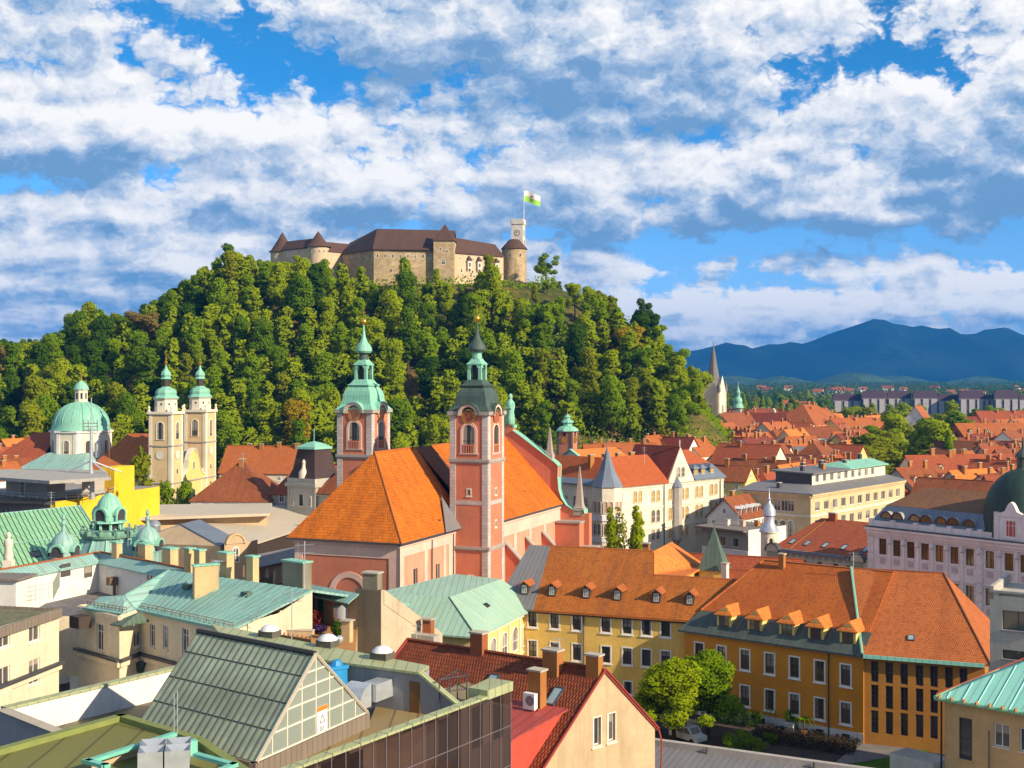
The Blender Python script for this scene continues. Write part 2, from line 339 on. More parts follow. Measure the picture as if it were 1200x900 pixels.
M = dict(
 church_tile=tile('orange_church_tile',(0.58,0.135,0.007),(0.72,0.20,0.012),row=0.5,colw=0.36,depth=.09,mossk=0.5,moss=(0.25,0.06,0.008)),
 brown_tile=tile('weathered_brown_tile', (0.16, 0.045, 0.018), (0.22, 0.07, 0.025)),
 mon_tile=tile('monastery_tile', (0.40, 0.105, 0.014), (0.52, 0.17, 0.025), mossk=0.6, moss=(0.17, 0.06, 0.02)),
 orange_tile=tile('orange_tile', (0.44, 0.12, 0.03), (0.54, 0.165, 0.042), mossk=0.45, moss=(0.26, 0.07, 0.02)),
 bright_tile=tile('bright_new_tile', (0.75, 0.20, 0.035), (0.82, 0.26, 0.05), mossk=0.12, moss=(0.5, 0.12, 0.03)),
 red_tile=tile('red_clay_tile', (0.36, 0.08, 0.03), (0.45, 0.115, 0.04), mossk=0.3, moss=(0.2, 0.05, 0.02)),
 dark_tile=tile('dark_red_pantile', (0.19, 0.038, 0.014), (0.32, 0.085, 0.03), row=0.42, colw=0.30, depth=0.16, mossk=0.3, moss=(0.07, 0.025, 0.015)),
 rust_tile=tile('rust_tile', (0.28, 0.075, 0.025), (0.40, 0.125, 0.04), mossk=0.6, moss=(0.13, 0.05, 0.025)),
 maroon_tile=tile('maroon_tile', (0.20, 0.04, 0.022), (0.27, 0.06, 0.03), mossk=0.4, moss=(0.10, 0.035, 0.025)),
 castle_tile=tile('castle_tile', (0.105, 0.056, 0.040), (0.135, 0.074, 0.052), mossk=0.25, moss=(0.06, 0.035, 0.025)),
 copper=seam('green_copper', (0.20, 0.50, 0.36), (0.30, 0.60, 0.44), pk=0.25, patina=(0.10, 0.20, 0.13)),
 copper_b=seam('blue_copper', (0.19, 0.39, 0.36), (0.33, 0.53, 0.46), pk=0.75, patina=(0.23, 0.20, 0.11)),
 copper_g=seam('bright_copper', (0.20, 0.50, 0.27), (0.34, 0.60, 0.33), pk=0.5, pitch=0.9, patina=(0.26, 0.30, 0.08)),
 copper_p=seam('pale_weathered_copper', (0.29, 0.48, 0.37), (0.40, 0.57, 0.43), pk=0.5, patina=(0.30, 0.30, 0.14), pitch=.8),
 copper_t=seam('turquoise_copper', (0.24, 0.62, 0.50), (0.34, 0.70, 0.56), pk=0.2, pitch=0.75, patina=(0.18, 0.30, 0.22)),
 copper_d=seam('dark_copper', (0.045, 0.060, 0.055), (0.075, 0.10, 0.085), pk=0.35, patina=(0.10, 0.20, 0.14)),
 copper_m=seam('mottled_copper', (0.045, 0.065, 0.055), (0.08, 0.14, 0.11), pk=0.5, patina=(0.03, 0.03, 0.026)),
 greymetal=seam('grey_seam_metal', (0.17, 0.16, 0.16), (0.22, 0.21, 0.21), pk=0.25, patina=(0.10, 0.09, 0.08)),
 bluemetal=seam('blue_grey_metal', (0.14, 0.17, 0.22), (0.20, 0.24, 0.30), pk=0.25, patina=(0.10, 0.11, 0.13)),
 brownmetal=seam('brown_sheet_metal', (0.19, 0.15, 0.12), (0.25, 0.20, 0.15), pk=0.3),
 olive=seam('olive_roof_membrane', (0.155, 0.15, 0.035), (0.18, 0.175, 0.045), pitch=2.2, pk=0.12, patina=(0.10, 0.095, 0.03), rough=0.8),
 olivemetal=seam('pale_olive_sheet', (0.33, 0.36, 0.18), (0.42, 0.45, 0.24), pitch=0.9, pk=0.3, patina=(0.22, 0.20, 0.11)),
 beigeroof=seam('beige_hall_roof', (0.55, 0.47, 0.35), (0.62, 0.53, 0.40), pitch=0.35, pk=0.15, patina=(0.4, 0.33, 0.25)),
 redmetal=seam('red_sheet_metal', (0.36, 0.055, 0.045), (0.44, 0.08, 0.06), pitch=1.0, pk=0.25, patina=(0.22, 0.05, 0.05)),
 salmon=plaster('salmon_plaster', (0.76, 0.34, 0.22), 0.3), redplaster=plaster('deep_salmon_plaster', (0.66, 0.22, 0.12), 0.35),
 pink_trim=plaster('pale_pink_stucco',(0.84,0.55,0.43),0.25),graystone=stone('grey_quoin_stone',(0.58,0.50,0.46),(0.72,0.64,0.58),1.2,0.55),
 cornice=plaster('cornice_stone', (0.42, 0.37, 0.32), 0.4),
 cream=plaster('cream_plaster',(0.78,0.66,0.46),0.3),ivory=plaster('ivory_plaster',(0.80,0.72,0.55),0.25),white=plaster('white_plaster',(0.80,0.76,0.69),0.35),
 yellowc=plaster('cathedral_yellow', (0.72, 0.53, 0.27), 0.3), yellow=plaster('monastery_yellow', (0.86, 0.56, 0.14), 0.3),
 paleyellow=plaster('pale_yellow_plaster', (0.80, 0.60, 0.20), 0.2),
 brightyellow=plaster('bright_yellow_render', (0.84, 0.56, 0.025), 0.25), orangewall=plaster('orange_plaster', (0.70, 0.27, 0.016), 0.28),
 orangewall2=plaster('shaded_brown_orange_plaster', (0.45, 0.195, 0.03), 0.3), basewall=plaster('grey_white_plinth', (0.66, 0.64, 0.62), 0.35),  # slot wing plaster: dimmer orange, darkened further in colour for its shade
 tan=plaster('tan_plaster',(0.58,0.42,0.25),0.3),ochre=plaster('ochre_plaster',(0.62,0.40,0.18),0.2),oldplaster=plaster('worn_cream_plaster',(0.54,0.40,0.235),0.8,dirt=(0.24,0.17,0.10),bump=0.4),
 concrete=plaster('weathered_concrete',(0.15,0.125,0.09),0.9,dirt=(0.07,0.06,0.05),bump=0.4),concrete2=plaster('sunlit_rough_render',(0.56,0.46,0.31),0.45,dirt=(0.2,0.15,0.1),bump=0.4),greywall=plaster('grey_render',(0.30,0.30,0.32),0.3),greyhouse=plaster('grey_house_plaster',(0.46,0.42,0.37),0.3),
 lilac=plaster('pale_lilac_stucco',(0.88,0.78,0.73),0.25),lilac_d=plaster('lilac_relief',(0.60,0.48,0.48),0.3),pinkwall=plaster('pink_plaster',(0.72,0.46,0.40),0.2),
 beigewall=plaster('beige_office_plaster', (0.70, 0.52, 0.28), 0.2), greygreen=plaster('grey_green_stone', (0.48, 0.45, 0.38), 0.4),
 nouveau=plaster('patterned_beige_stucco', (0.60, 0.54, 0.40), 0.3), sage=plaster('sage_panel', (0.36, 0.38, 0.26), 0.2),
 castle=stone('castle_stone',(0.42,0.30,0.16),(0.60,0.46,0.27),1.8,0.9,0.5),castle2=plaster('castle_light_render',(0.62,0.48,0.31),0.6,dirt=(0.3,0.22,0.14)),castlewhite=plaster('castle_white_tower',(0.70,0.65,0.57),0.4),
 brick=stone('orange_chimney_brick',(0.50,0.20,0.05),(0.60,0.26,0.07),0.25,0.08,0.7),brickred=stone('red_brick',(0.42,0.13,0.05),(0.52,0.18,0.07),0.3,0.1,0.6),
 chimcap=plaster('chimney_cap', (0.50, 0.44, 0.34), 0.4), chimbeige=plaster('beige_chimney_render', (0.62, 0.44, 0.22), 0.35),
 whitep=flat('white_paint',(0.78,0.76,0.72),0.5),offw=flat('stone_trim',(0.66,0.58,0.46),0.7),wood=flat('brown_wood',(0.16,0.07,0.02),0.6),darkwood=flat('dark_wood',(0.05,0.035,0.025),0.7),
 black=flat('black_iron',(0.02,0.02,0.022),0.5),darkgrey=flat('dark_grey',(0.06,0.06,0.065),0.6),grey=flat('light_grey_metal',(0.42,0.43,0.44),0.35,0.6),galv=flat('galvanised_steel',(0.55,0.58,0.60),0.38,0.5,spec=0.5),midgrey=flat('mid_grey',(0.22,0.22,0.23),0.6),
 gold=flat('gilt',(0.80,0.42,0.05),0.28,0.8),rednum=flat('clock_red',(0.40,0.10,0.04),0.6),turq=flat('turquoise_paint',(0.17,0.50,0.38),0.5),redp=flat('red_paint',(0.52,0.075,0.045),0.5),blue=flat('blue_sheet',(0.02,0.24,0.52),0.45),orangep=flat('orange_paint',(0.70,0.20,0.01),0.6),greenp=flat('dark_green_paint',(0.02,0.10,0.05),0.6),flaggreen=flat('flag_green',(0.30,0.62,0.06),0.7),
 glass=glass('window_glass',(0.02,0.02,0.022),(0.13,0.11,0.095),.05,.7),glass_warm=glass('warm_window_glass',(0.05,0.03,0.015),(0.28,0.15,0.03)),glass_yel=glass('yellow_blinds_glass',(0.40,0.25,0.05),(0.52,0.34,0.08),0.3),glass_pale=glass('pale_roof_glass',(0.22,0.32,0.36),(0.34,0.44,0.48)),glass_brown=glass('bronze_panel_glass',(0.028,0.016,0.012),(0.040,0.023,0.017),0.05,1.0),glass_wire=glass('wired_glass',(0.20,0.235,0.20),(0.30,0.33,0.28),0.15),glass_greenroof=flat('green_ribbed_glazing',(0.30,0.35,0.24),0.5,0,0.35,0.25,0.3),
 dome=flat('acrylic_dome', (0.70, 0.68, 0.68), 0.25), terracotta=flat('red_brown_plants', (0.30, 0.06, 0.04), 0.9),
 bark=flat('bark', (0.085, 0.065, 0.045), 0.9, 0, 0.4, 0.1, 2.0), palebark=flat('pale_bark', (0.30, 0.25, 0.17), 0.9, 0, 0.3, 0.1, 2.0),
 asphalt=ground_mat('asphalt',(0.05,0.05,0.052),(0.065,0.06,0.06),(0.045,0.043,0.045),0.1,1.5),soil=ground_mat('courtyard_soil',(0.085,0.058,0.045),(0.11,0.075,0.058),(0.06,0.05,0.035),0.15,1.2),grass=ground_mat('lawn',(0.07,0.13,0.008),(0.10,0.17,0.012),(0.05,0.09,0.006),0.3,2.0),
 deck=stone('plaza_slabs',(0.20,0.18,0.165),(0.24,0.215,0.19),2.4,0.5,0.6),water=glass('river_water',(0.02,0.05,0.03),(0.03,0.06,0.035),0.12,0.5),
)
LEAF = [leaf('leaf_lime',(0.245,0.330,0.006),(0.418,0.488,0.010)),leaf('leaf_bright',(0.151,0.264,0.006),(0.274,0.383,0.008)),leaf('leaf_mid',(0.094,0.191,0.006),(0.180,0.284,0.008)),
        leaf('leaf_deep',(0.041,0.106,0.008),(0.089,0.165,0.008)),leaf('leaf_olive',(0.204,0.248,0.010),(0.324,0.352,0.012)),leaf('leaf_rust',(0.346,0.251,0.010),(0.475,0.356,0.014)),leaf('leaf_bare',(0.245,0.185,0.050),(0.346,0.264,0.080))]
# ------------------------------------------------------------------ building kit
WC = {}
def wmesh(w, h, style):
    """window mesh, origin mid-sill on the wall plane; +x along the wall, +y inwards"""
    k = (round(w, 2), round(h, 2), style)
    if k in WC: return WC[k]
    b = MB(); st = STY[style]; dp = st.get('depth', 0.22); ft = st.get('ft', 0.09)
    def bx(x0, x1, y0, y1, z0, z1, m): b.prism([(x0, y0), (x1, y0), (x1, y1), (x0, y1)], z0, z1, m)
    if st.get('arch'):
        n = 8; r = w/2; zs = h-r
        arc = [(r*math.cos(math.pi*i/n), zs+r*math.sin(math.pi*i/n)) for i in range(n+1)]
        out = [((r+ft*1.6)*math.cos(math.pi*i/n), zs+(r+ft*1.6)*math.sin(math.pi*i/n)) for i in range(n+1)]
        ring = [(r, 0)]+arc+[(-r, 0)]; oring = [(r+ft*1.6, 0)]+out+[(-r-ft*1.6, 0)]
        b.poly([(x, -0.012, z) for x, z in ring][::-1], 1)
        for i in range(len(ring)-1):
            (x0, z0), (x1, z1), (X0, Z0), (X1, Z1) = ring[i], ring[i+1], oring[i], oring[i+1]
            b.poly([(x0, -.14, z0), (x1, -.14, z1), (X1, -.14, Z1), (X0, -.14, Z0)], 2)
            b.poly([(x0, -.14, z0), (x1, -.14, z1), (x1, 0, z1), (x0, 0, z0)], 2)
            b.poly([(X0, -.14, Z0), (X1, -.14, Z1), (X1, 0, Z1), (X0, 0, Z0)], 2)
        bx(-r-ft*2, r+ft*2, -.2, 0, -.14, 0, 2)
        if st.get('mull', 1):
            bx(-.04, .04, -.06, -.013, 0, h-.02, 0); bx(-r, r, -.05, -.013, zs*.55, zs*.55+.07, 0)
    else:
        y1 = dp; y0 = dp-0.07
        if st.get('proud'): y1, y0 = -0.012, -0.07
        b.poly([(-w/2, y1, 0), (w/2, y1, 0), (w/2, y1, h), (-w/2, y1, h)], 1)
        bx(-w/2, -w/2+ft, y0, y1-.002, 0, h, 0); bx(w/2-ft, w/2, y0, y1-.002, 0, h, 0)
        bx(-w/2+ft, w/2-ft, y0, y1-.002, 0, ft, 0); bx(-w/2+ft, w/2-ft, y0, y1-.002, h-ft, h, 0)
        for f in st.get('vb', (0.5,)): bx(-w/2+f*w-.035, -w/2+f*w+.035, y0, y1-.003, ft, h-ft, 0)
        for f in st.get('hb', (0.68,)): bx(-w/2+ft, w/2-ft, y0+.004, y1-.004, h*f-.03, h*f+.03, 0)
        tr = st.get('trim', 0)
        if tr:
            o = -0.045
            bx(-w/2-tr,-w/2,o,0.0,0,h,2);bx(w/2,w/2+tr,o,0.0,0,h,2);bx(-w/2-tr,w/2+tr,o,0.0,h,h+tr,2);bx(-w/2-tr,w/2+tr,o,0,-tr,0,2)
        if st.get('sill', 1): bx(-w/2-.1-tr, w/2+.1+tr, -.13, -.001, -.12-tr, -tr-.001, 2)
        if st.get('hood'): bx(-w/2-.2, w/2+.2, -.2, -.001, h+tr+.15, h+tr+.32, 2)
    me = b.mesh('window', [M[x] for x in st['m']]); WC[k] = me; return me
STY = dict(
 white=dict(m=('whitep', 'glass', 'whitep'), trim=0.18), monastery=dict(m=('darkwood', 'glass', 'whitep'), trim=0.17, vb=(.5,), hb=(.33, .66)),
 orange=dict(m=('wood', 'glass', 'whitep'), trim=0.17, hb=(.33, .66)),
 casement=dict(m=('whitep', 'glass', 'offw'), hb=(.72,)), casement2=dict(m=('whitep', 'glass', 'whitep'), hb=()),
 dark=dict(m=('darkgrey', 'glass', 'offw')), slot=dict(m=('darkgrey', 'glass_brown', 'midgrey'), sill=0, vb=(.5,), hb=(.5,)),
 proud=dict(m=('whitep','glass','whitep'),proud=1,trim=.1),tiny=dict(m=('offw','glass','offw'),proud=1,trim=.12,hb=(),vb=()),tinydark=dict(m=('darkgrey','glass','offw'),proud=1,hb=(),vb=(),sill=0,ft=.03),
 gothic=dict(m=('offw','glass_yel','offw'),arch=1),gothicd=dict(m=('offw','glass','offw'),arch=1),arch=dict(m=('darkwood','glass','pink_trim'),arch=1,ft=.28),archw=dict(m=('whitep','glass','whitep'),arch=1),archc=dict(m=('darkwood','glass','ivory'),arch=1,ft=.2),
 yel=dict(m=('offw','glass_yel','offw'),proud=1,trim=.12,hb=()),warm=dict(m=('wood','glass_warm','lilac'),hb=(.7,),trim=.15,hood=1),office=dict(m=('whitep','glass','offw'),hb=()),big=dict(m=('darkgrey','glass','greywall'),hb=(),vb=(.5,)),tallglass=dict(m=('darkgrey','glass','ochre'),hb=(.5,),vb=()),
 shutter=dict(m=('offw','redplaster','offw'),proud=1,trim=.12,hb=(),vb=()),red=dict(m=('whitep','redp','whitep'),trim=.12,proud=1,vb=(.3,.7)),
)
def wall(b, A, B, z0, z1, holes=(), m=0, dp=0.22, mr=None):
    A, B = V((A[0], A[1])), V((B[0], B[1])); L = (B-A).length; d = (B-A)/L; n = V((d.y, -d.x))
    def pt(s, z, y=0.0): return V((A.x+d.x*s-n.x*y, A.y+d.y*s-n.y*y, z))
    xs = sorted({0.0, L}.union(*[{round(h[0], 4), round(h[1], 4)} for h in holes])) if holes else [0, L]
    zs = sorted({z0, z1}.union(*[{round(h[2], 4), round(h[3], 4)} for h in holes])) if holes else [z0, z1]
    for i in range(len(xs)-1):
        for j in range(len(zs)-1):
            cx, cz = (xs[i]+xs[i+1])/2, (zs[j]+zs[j+1])/2
            if any(h[0] < cx < h[1] and h[2] < cz < h[3] for h in holes): continue
            b.poly([pt(xs[i], zs[j]), pt(xs[i+1], zs[j]), pt(xs[i+1], zs[j+1]), pt(xs[i], zs[j+1])], m)
    mr = m if mr is None else mr
    for (a, c, e, f) in holes:
        for s0, q0, s1, q1 in ((a, e, c, e), (c, e, c, f), (c, f, a, f), (a, f, a, e)):
            b.poly([pt(s0, q0), pt(s1, q1), pt(s1, q1, dp), pt(s0, q0, dp)], mr)
def put_window(root, A, B, s, z, w, h, style, name='window', parent=None):
    A, B = V((A[0], A[1])), V((B[0], B[1])); d = (B-A).normalized()
    o = link(bpy.data.objects.new(name, wmesh(w, h, style))); o.parent = parent or root
    p = A+d*s; o.location = V((p.x, p.y, z))-ORG[root.name]; o.rotation_euler = (0, 0, math.atan2(d.y, d.x)); return o
def facade(root, b, A, B, z0, z1, wins=(), style='white', m=0, name='window'):
    """a wall with real window openings (arched and proud styles are set on the wall)"""
    holes = []
    for w in wins:
        s, zs, ww, hh = w[:4]; st = w[4] if len(w) > 4 else style
        if not (STY[st].get('arch') or STY[st].get('proud')): holes.append((s-ww/2, s+ww/2, zs, zs+hh))
        put_window(root, A, B, s, zs, ww, hh, st, name)
    wall(b, A, B, z0, z1, holes, m)
def row(A, B, n, z, w, h, f0=0.0, f1=1.0, style=None):
    L = (V((B[0], B[1]))-V((A[0], A[1]))).length
    return [((f0+(f1-f0)*(i+.5)/n)*L, z, w, h)+((style,) if style else ()) for i in range(n)]
def band(b, A, B, z0, z1, out, m=0, ext=0.0):
    """a string course / cornice standing proud of the wall A-B"""
    A, B = V((A[0], A[1])), V((B[0], B[1])); d = (B-A).normalized(); n = V((d.y, -d.x))
    A2, B2 = A-d*ext, B+d*ext
    b.prism([A2+n*out, B2+n*out, B2-n*.02, A2-n*.02], z0, z1, m)
def pilaster(b, A, B, s, w, z0, z1, out=.12, m=0):
    A, B = V((A[0], A[1])), V((B[0], B[1])); d = (B-A).normalized(); n = V((d.y, -d.x))
    p, q = A+d*(s-w/2), A+d*(s+w/2)
    b.prism([p+n*out, q+n*out, q-n*.01, p-n*.01], z0, z1, m)
def chimney(parent, p, w=.8, d=.6, h=2.0, rz=0., mat='brick', name='chimney', down=1.5, cap='chimcap', pots=True):
    b = MB(); b.box((p[0], p[1], p[2]-down), w, d, h+down, 0, rz)
    b.box((p[0], p[1], p[2]+h-.02), w+.22, d+.22, .16, 1, rz)
    if pots:
        ca, sa = math.cos(rz), math.sin(rz)
        for k in (-.27, 0.0, .27):
            b.box((p[0]+ca*k*w-sa*(-d/2-.012), p[1]+sa*k*w+ca*(-d/2-.012), p[2]+h-.42), w*.16, .03, .26, 2, rz)
    return b.build(name, [M[mat], M[cap], M['black']], parent)
def gable_roof_polys(Lf, x0, x1, y0, y1, ze, rise, hip0=0.0, hip1=0.0, ov=.4):
    """ridge along local x of frame Lf"""
    ym = (y0+y1)/2; sl = rise/((y1-y0)/2); zo = ze-ov*sl
    X0, X1, Y0, Y1 = x0-ov, x1+ov, y0-ov, y1+ov
    a, bb, c, d = Lf(X0, Y0, zo), Lf(X1, Y0, zo), Lf(X1, Y1, zo), Lf(X0, Y1, zo)
    r0, r1 = Lf(x0+hip0 if hip0 else X0, ym, ze+rise), Lf(x1-hip1 if hip1 else X1, ym, ze+rise)
    pl = [[a, bb, r1, r0], [c, d, r0, r1]]
    if hip0: pl.append([d, a, r0])
    if hip1: pl.append([bb, c, r1])
    return pl
def house(label,u,v,L,W,ang,roof='orange_tile',wallm='cream',ze=10.,rise=None,hip=(0,0),wins=(3,2,2),wst='proud',chim=2,group='tiled town houses',name='town_house',cat='house',z0=0.,dorm=0,pos=None,chm='brick',ww=.9,wh=1.4,chh=1.6):
    c = pos if pos is not None else g2(u, v, ze); Lf = frame2(c, -ang)      # ang: ridge direction, counterclockwise from +X
    root = thing(name, label, cat, (c[0], c[1], z0), group)
    rise = rise if rise else W*.42
    b = MB(); x0, x1, y0, y1 = -L/2, L/2, -W/2, W/2
    cs = [Lf(x0, y0), Lf(x1, y0), Lf(x1, y1), Lf(x0, y1)]
    for i in range(4):
        A, B = cs[i], cs[(i+1) % 4]; mid = (A+B)/2; d = B-A; n = V((d.y, -d.x))
        ws = []
        if n.dot(-mid) > 0 and wins:
            for rr in range(wins[2]):
                zz = ze-2.4-rr*3.1
                if zz > z0+.6: ws += row(A, B, wins[i % 2], zz, ww, wh, .04, .96)
        facade(root, b, A, B, z0, ze, ws, wst)
        if i % 2 and not hip[0 if i == 3 else 1]:
            b.poly([V((A.x, A.y, ze)), V((B.x, B.y, ze)), V((mid.x, mid.y, ze+rise-.05))], 0)
            if n.dot(-mid) > 0 and rise > 3 and wins: put_window(root, A, B, (B-A).length/2, ze+.5, .8, 1.1, wst)
    b.build('wall', M[wallm], root)
    rb = MB(); rb.shell(gable_roof_polys(Lf, x0, x1, y0, y1, ze, rise, hip[0], hip[1]), .25, 0)
    if not (hip[0] and hip[1]):
        rb.tube(Lf(x0-.4+hip[0], 0, ze+rise), Lf(x1+.4-hip[1], 0, ze+rise), .16, 0, 5)
    rf = rb.build('roof', M[roof], root)
    rnd = random.Random(int(u*13+v*7))
    for k in range(chim):
        x = (-.38+.76*(k+.3+.4*rnd.random())/chim)*(L-hip[0]-hip[1])+(hip[0]-hip[1])/2; y = rnd.uniform(-.12, .12)*W
        z = ze+rise*(1-abs(y)/(W/2)); q = Lf(x, y)
        chimney(root, (q.x, q.y, z), 1.1, .7, chh, R(ang), chm, down=1.0, pots=False)
    for k in range(dorm):
        x = x0+hip[0]*.5+(L-(hip[0]+hip[1])*.5)*(k+.5)/dorm
        dormer(root, Lf, x, y0, ze, rise, W)
    return root
def dormer(root, Lf, x, y0, ze, rise, W, w=1.3, hh=1.3, wallm='ivory', roof='orange_tile', f=.30, style='tinydark'):
    y = y0+W/2*f; z = ze+rise*f; yb = y+hh/(rise/(W/2))
    b = MB()
    A, B = Lf(x-w/2, y), Lf(x+w/2, y)
    b.poly([Lf(x-w/2, y, z-.3), Lf(x+w/2, y, z-.3), Lf(x+w/2, y, z+hh), Lf(x-w/2, y, z+hh)])
    b.poly([Lf(x-w/2, y, z-.3), Lf(x-w/2, y, z+hh), Lf(x-w/2, yb+.2, z+hh)]); b.poly([Lf(x+w/2, y, z-.3), Lf(x+w/2, y, z+hh), Lf(x+w/2, yb+.2, z+hh)])
    b.poly([Lf(x-w/2, y, z+hh), Lf(x+w/2, y, z+hh), Lf(x, y, z+hh+w*.42)])
    o = b.build('dormer', M[wallm], root)
    r = MB(); zz = z+hh+w*.45; yr = y+(zz-z)/(rise/(W/2))+.3; e = w/2+.25
    r.shell([[Lf(x-e,y-.25,z+hh-.05),Lf(x,y-.25,zz),Lf(x,yr,zz),Lf(x-e,yb+.4,z+hh-.05)],[Lf(x,y-.25,zz),Lf(x+e,y-.25,z+hh-.05),Lf(x+e,yb+.4,z+hh-.05),Lf(x,yr,zz)]],.12)
    r.build('dormer_roof', M[roof], o)
    put_window(root, A, B, w/2, z+.12, w*.62, hh*.78, style, 'dormer_window', o)
    return o
# ------------------------------------------------------------------ land
def interp(tab, x):
    if x <= tab[0][0]: return tab[0][1]
    for (a, b), (c, d) in zip(tab, tab[1:]):
        if x <= c: return b+(d-b)*(x-a)/(c-a)
    return tab[-1][1]
RID = [(-700,18),(-420,30),(-320,38),(-250,45),(-210,55),(-185,58),(-165,66),(-145,76),(-122,86),(16,86),(30,80),(45,70),(60,60),(78,42),(90,24),(99,7),(106,0),(150,0),(400,0)]
def hill_h(x, y):
    t = min(1.0, max(0.0, (abs(y-640)-26)/196.0)); p = 0.5*(1+math.cos(math.pi*t))
    return interp(RID, x)*p
def make_land():
    b = MB(); S = 16000
    b.poly([(-S, -1500, 0), (S, -1500, 0), (S, 14000, 0), (-S, 14000, 0)])
    structure('ground', b, ground_mat('plain_fields', (0.045, 0.075, 0.018), (0.10, 0.13, 0.03), (0.03, 0.05, 0.015), 0.0018, 0.012, 0.0))
    b = MB(); b.poly([(-260, -60, .05), (260, -60, .05), (420, 900, .05), (-420, 900, .05)])
    structure('city_ground', b, M['asphalt'])
    # castle hill
    b = MB(); nx, ny = 110, 60; X0, X1, Y0, Y1 = -700, 170, 416, 864
    pt = [[None]*(ny+1) for _ in range(nx+1)]
    for i in range(nx+1):
        for j in range(ny+1):
            x = X0+(X1-X0)*i/nx; y = Y0+(Y1-Y0)*j/ny; h = hill_h(x, y)
            h += (mnoise.noise((x*.03, y*.03, 1.3))*5+mnoise.noise((x*.1, y*.1, 4.1))*1.2)*min(1, h/15)*(0.25 if h > 80 else 1)
            pt[i][j] = (x, y, h-0.3)
    for i in range(nx):
        for j in range(ny): b.poly([pt[i][j], pt[i+1][j], pt[i+1][j+1], pt[i][j+1]])
    structure('castle_hill', b, ground_mat('hill_soil', (0.07, 0.085, 0.015), (0.24, 0.14, 0.05), (0.04, 0.055, 0.012), 0.03, 0.25, 0.4), smooth=True)
    # mountains
    prof = [(-900,428),(-300,427),(300,424),(600,421),(720,417),(780,414),(815,410),(845,403),(858,405),(872,410),(890,406),(905,402),(925,405),(945,401),(960,395),(985,386),(1005,382),(1022,379),(1038,384),(1048,387),(1062,384),(1078,383),(1098,386),(1115,390),(1132,392),(1150,390),(1162,388),(1175,393),(1190,397),(1205,399),(1260,396),(1330,408),(1500,415),(2100,428)]
    b = MB(); n = 260; rows = 14; g = []
    for i in range(n+1):
        u = -900+3000*i/n; v = interp(prof, u); top = (440-v)/F*9000+42
        v2 = []
        for j in range(rows+1):
            s = j/rows; y = 7600+1900*s
            z = top*(math.sin(min(1, s/.74)*math.pi/2) if s < .74 else 1-(s-.74)*1.5)
            x = (u-600)/F*9000
            k = mnoise.fractal((x*.0022, y*.0016, 2.0), 1.0, 2.0, 5)
            z += k*top*.30*(1-abs(s-.4)*1.6 if s < .70 else .1)+mnoise.noise((x*.006, y*.004, 7))*6*(1 if s > .1 else 0)
            v2.append((x, y+mnoise.noise((x*.002, s*3, 5))*160*(1 if s < .7 else 0), max(z, -2) if j else -2))
        g.append(v2)
    for i in range(n):
        for j in range(rows): b.poly([g[i][j], g[i+1][j], g[i+1][j+1], g[i][j+1]])
    structure('mountains',b,ground_mat('mountain_forest',(0.004,0.011,0.010),(0.016,0.034,0.020),(0.003,0.008,0.007),0.002,0.008,0.6),smooth=True)  # dark forest, its colour lowered further to stand for cloud shadow
    # low wooded hills and pale fields at the mountain foot
    b = MB()
    for u,w,v,Y in ((1000,70,437.5,5600),(915,60,441.5,5200),(1150,60,442.0,5900),(1050,60,440.5,6100),(860,60,441,5600),(780,90,438,5200)):
        c = P(u, 440, Y); rx = w/F*Y; top = (440-v)/F*Y+42
        for i in range(24):
            for j in range(8):
                def q(i, j):
                    a = 2*math.pi*i/24; s = j/8
                    z = top*(math.cos(s*math.pi)*.5+.5)*(1+.25*mnoise.noise((i*.8+u, j*.7, 1)))
                    return (c.x+rx*s*math.cos(a), Y+350*s*math.sin(a), z if j < 8 else -1)
                b.poly([q(i, j), q(i+1 if i < 23 else 0, j), q(i+1 if i < 23 else 0, j+1), q(i, j+1)])
    structure('low_hills',b,ground_mat('low_hill_woods',(0.04,0.08,0.025),(0.07,0.12,0.03),(0.03,0.06,0.02),0.004,0.02,0.5),smooth=True)
    b = MB()
    for u0, u1, Y0, Y1 in ((1075, 1400, 4700, 5400), (1060, 1180, 3900, 4200), (930, 985, 3600, 3800)):
        b.poly([P(u0, 440, Y0)[:2]+(.5,), P(u1, 440, Y0)[:2]+(.5,), P(u1, 440, Y1)[:2]+(.5,), P(u0, 440, Y1)[:2]+(.5,)])
    structure('far_fields', b, ground_mat('pale_fields', (0.22, 0.30, 0.05), (0.28, 0.34, 0.07), (0.18, 0.27, 0.05), 0.004, 0.02, 0))  # fields in a paler green than the plain around them
    # river, its bank and lawn on the right
    b = MB(); b.poly([G(1085, 580, .12), G(1118, 582, .12), G(1100, 545, .12), G(1088, 520, .12), G(1080, 520, .12), G(1072, 556, .12)])
    structure('river', b, M['water'])
    b = MB(); pts = [G(1052, 590, .1), G(1085, 580, .1), G(1072, 556, .1), G(1080, 520, .1), G(1045, 522, .1), G(1010, 565, .1)]
    b.poly(pts); structure('river_bank', b, M['grass'])
    b = MB(); A, B = g2(1085, 580, .1), g2(1072, 556, .1); b.prism([A, A+V((2.2, 0)), B+V((2.2, 0)), B], 0, 2.2)
    solo('quay_wall', 'pale stone quay wall along the narrow river beneath the big green trees', 'quay wall', b, M['offw'], (A.x, A.y, 0))
make_land()
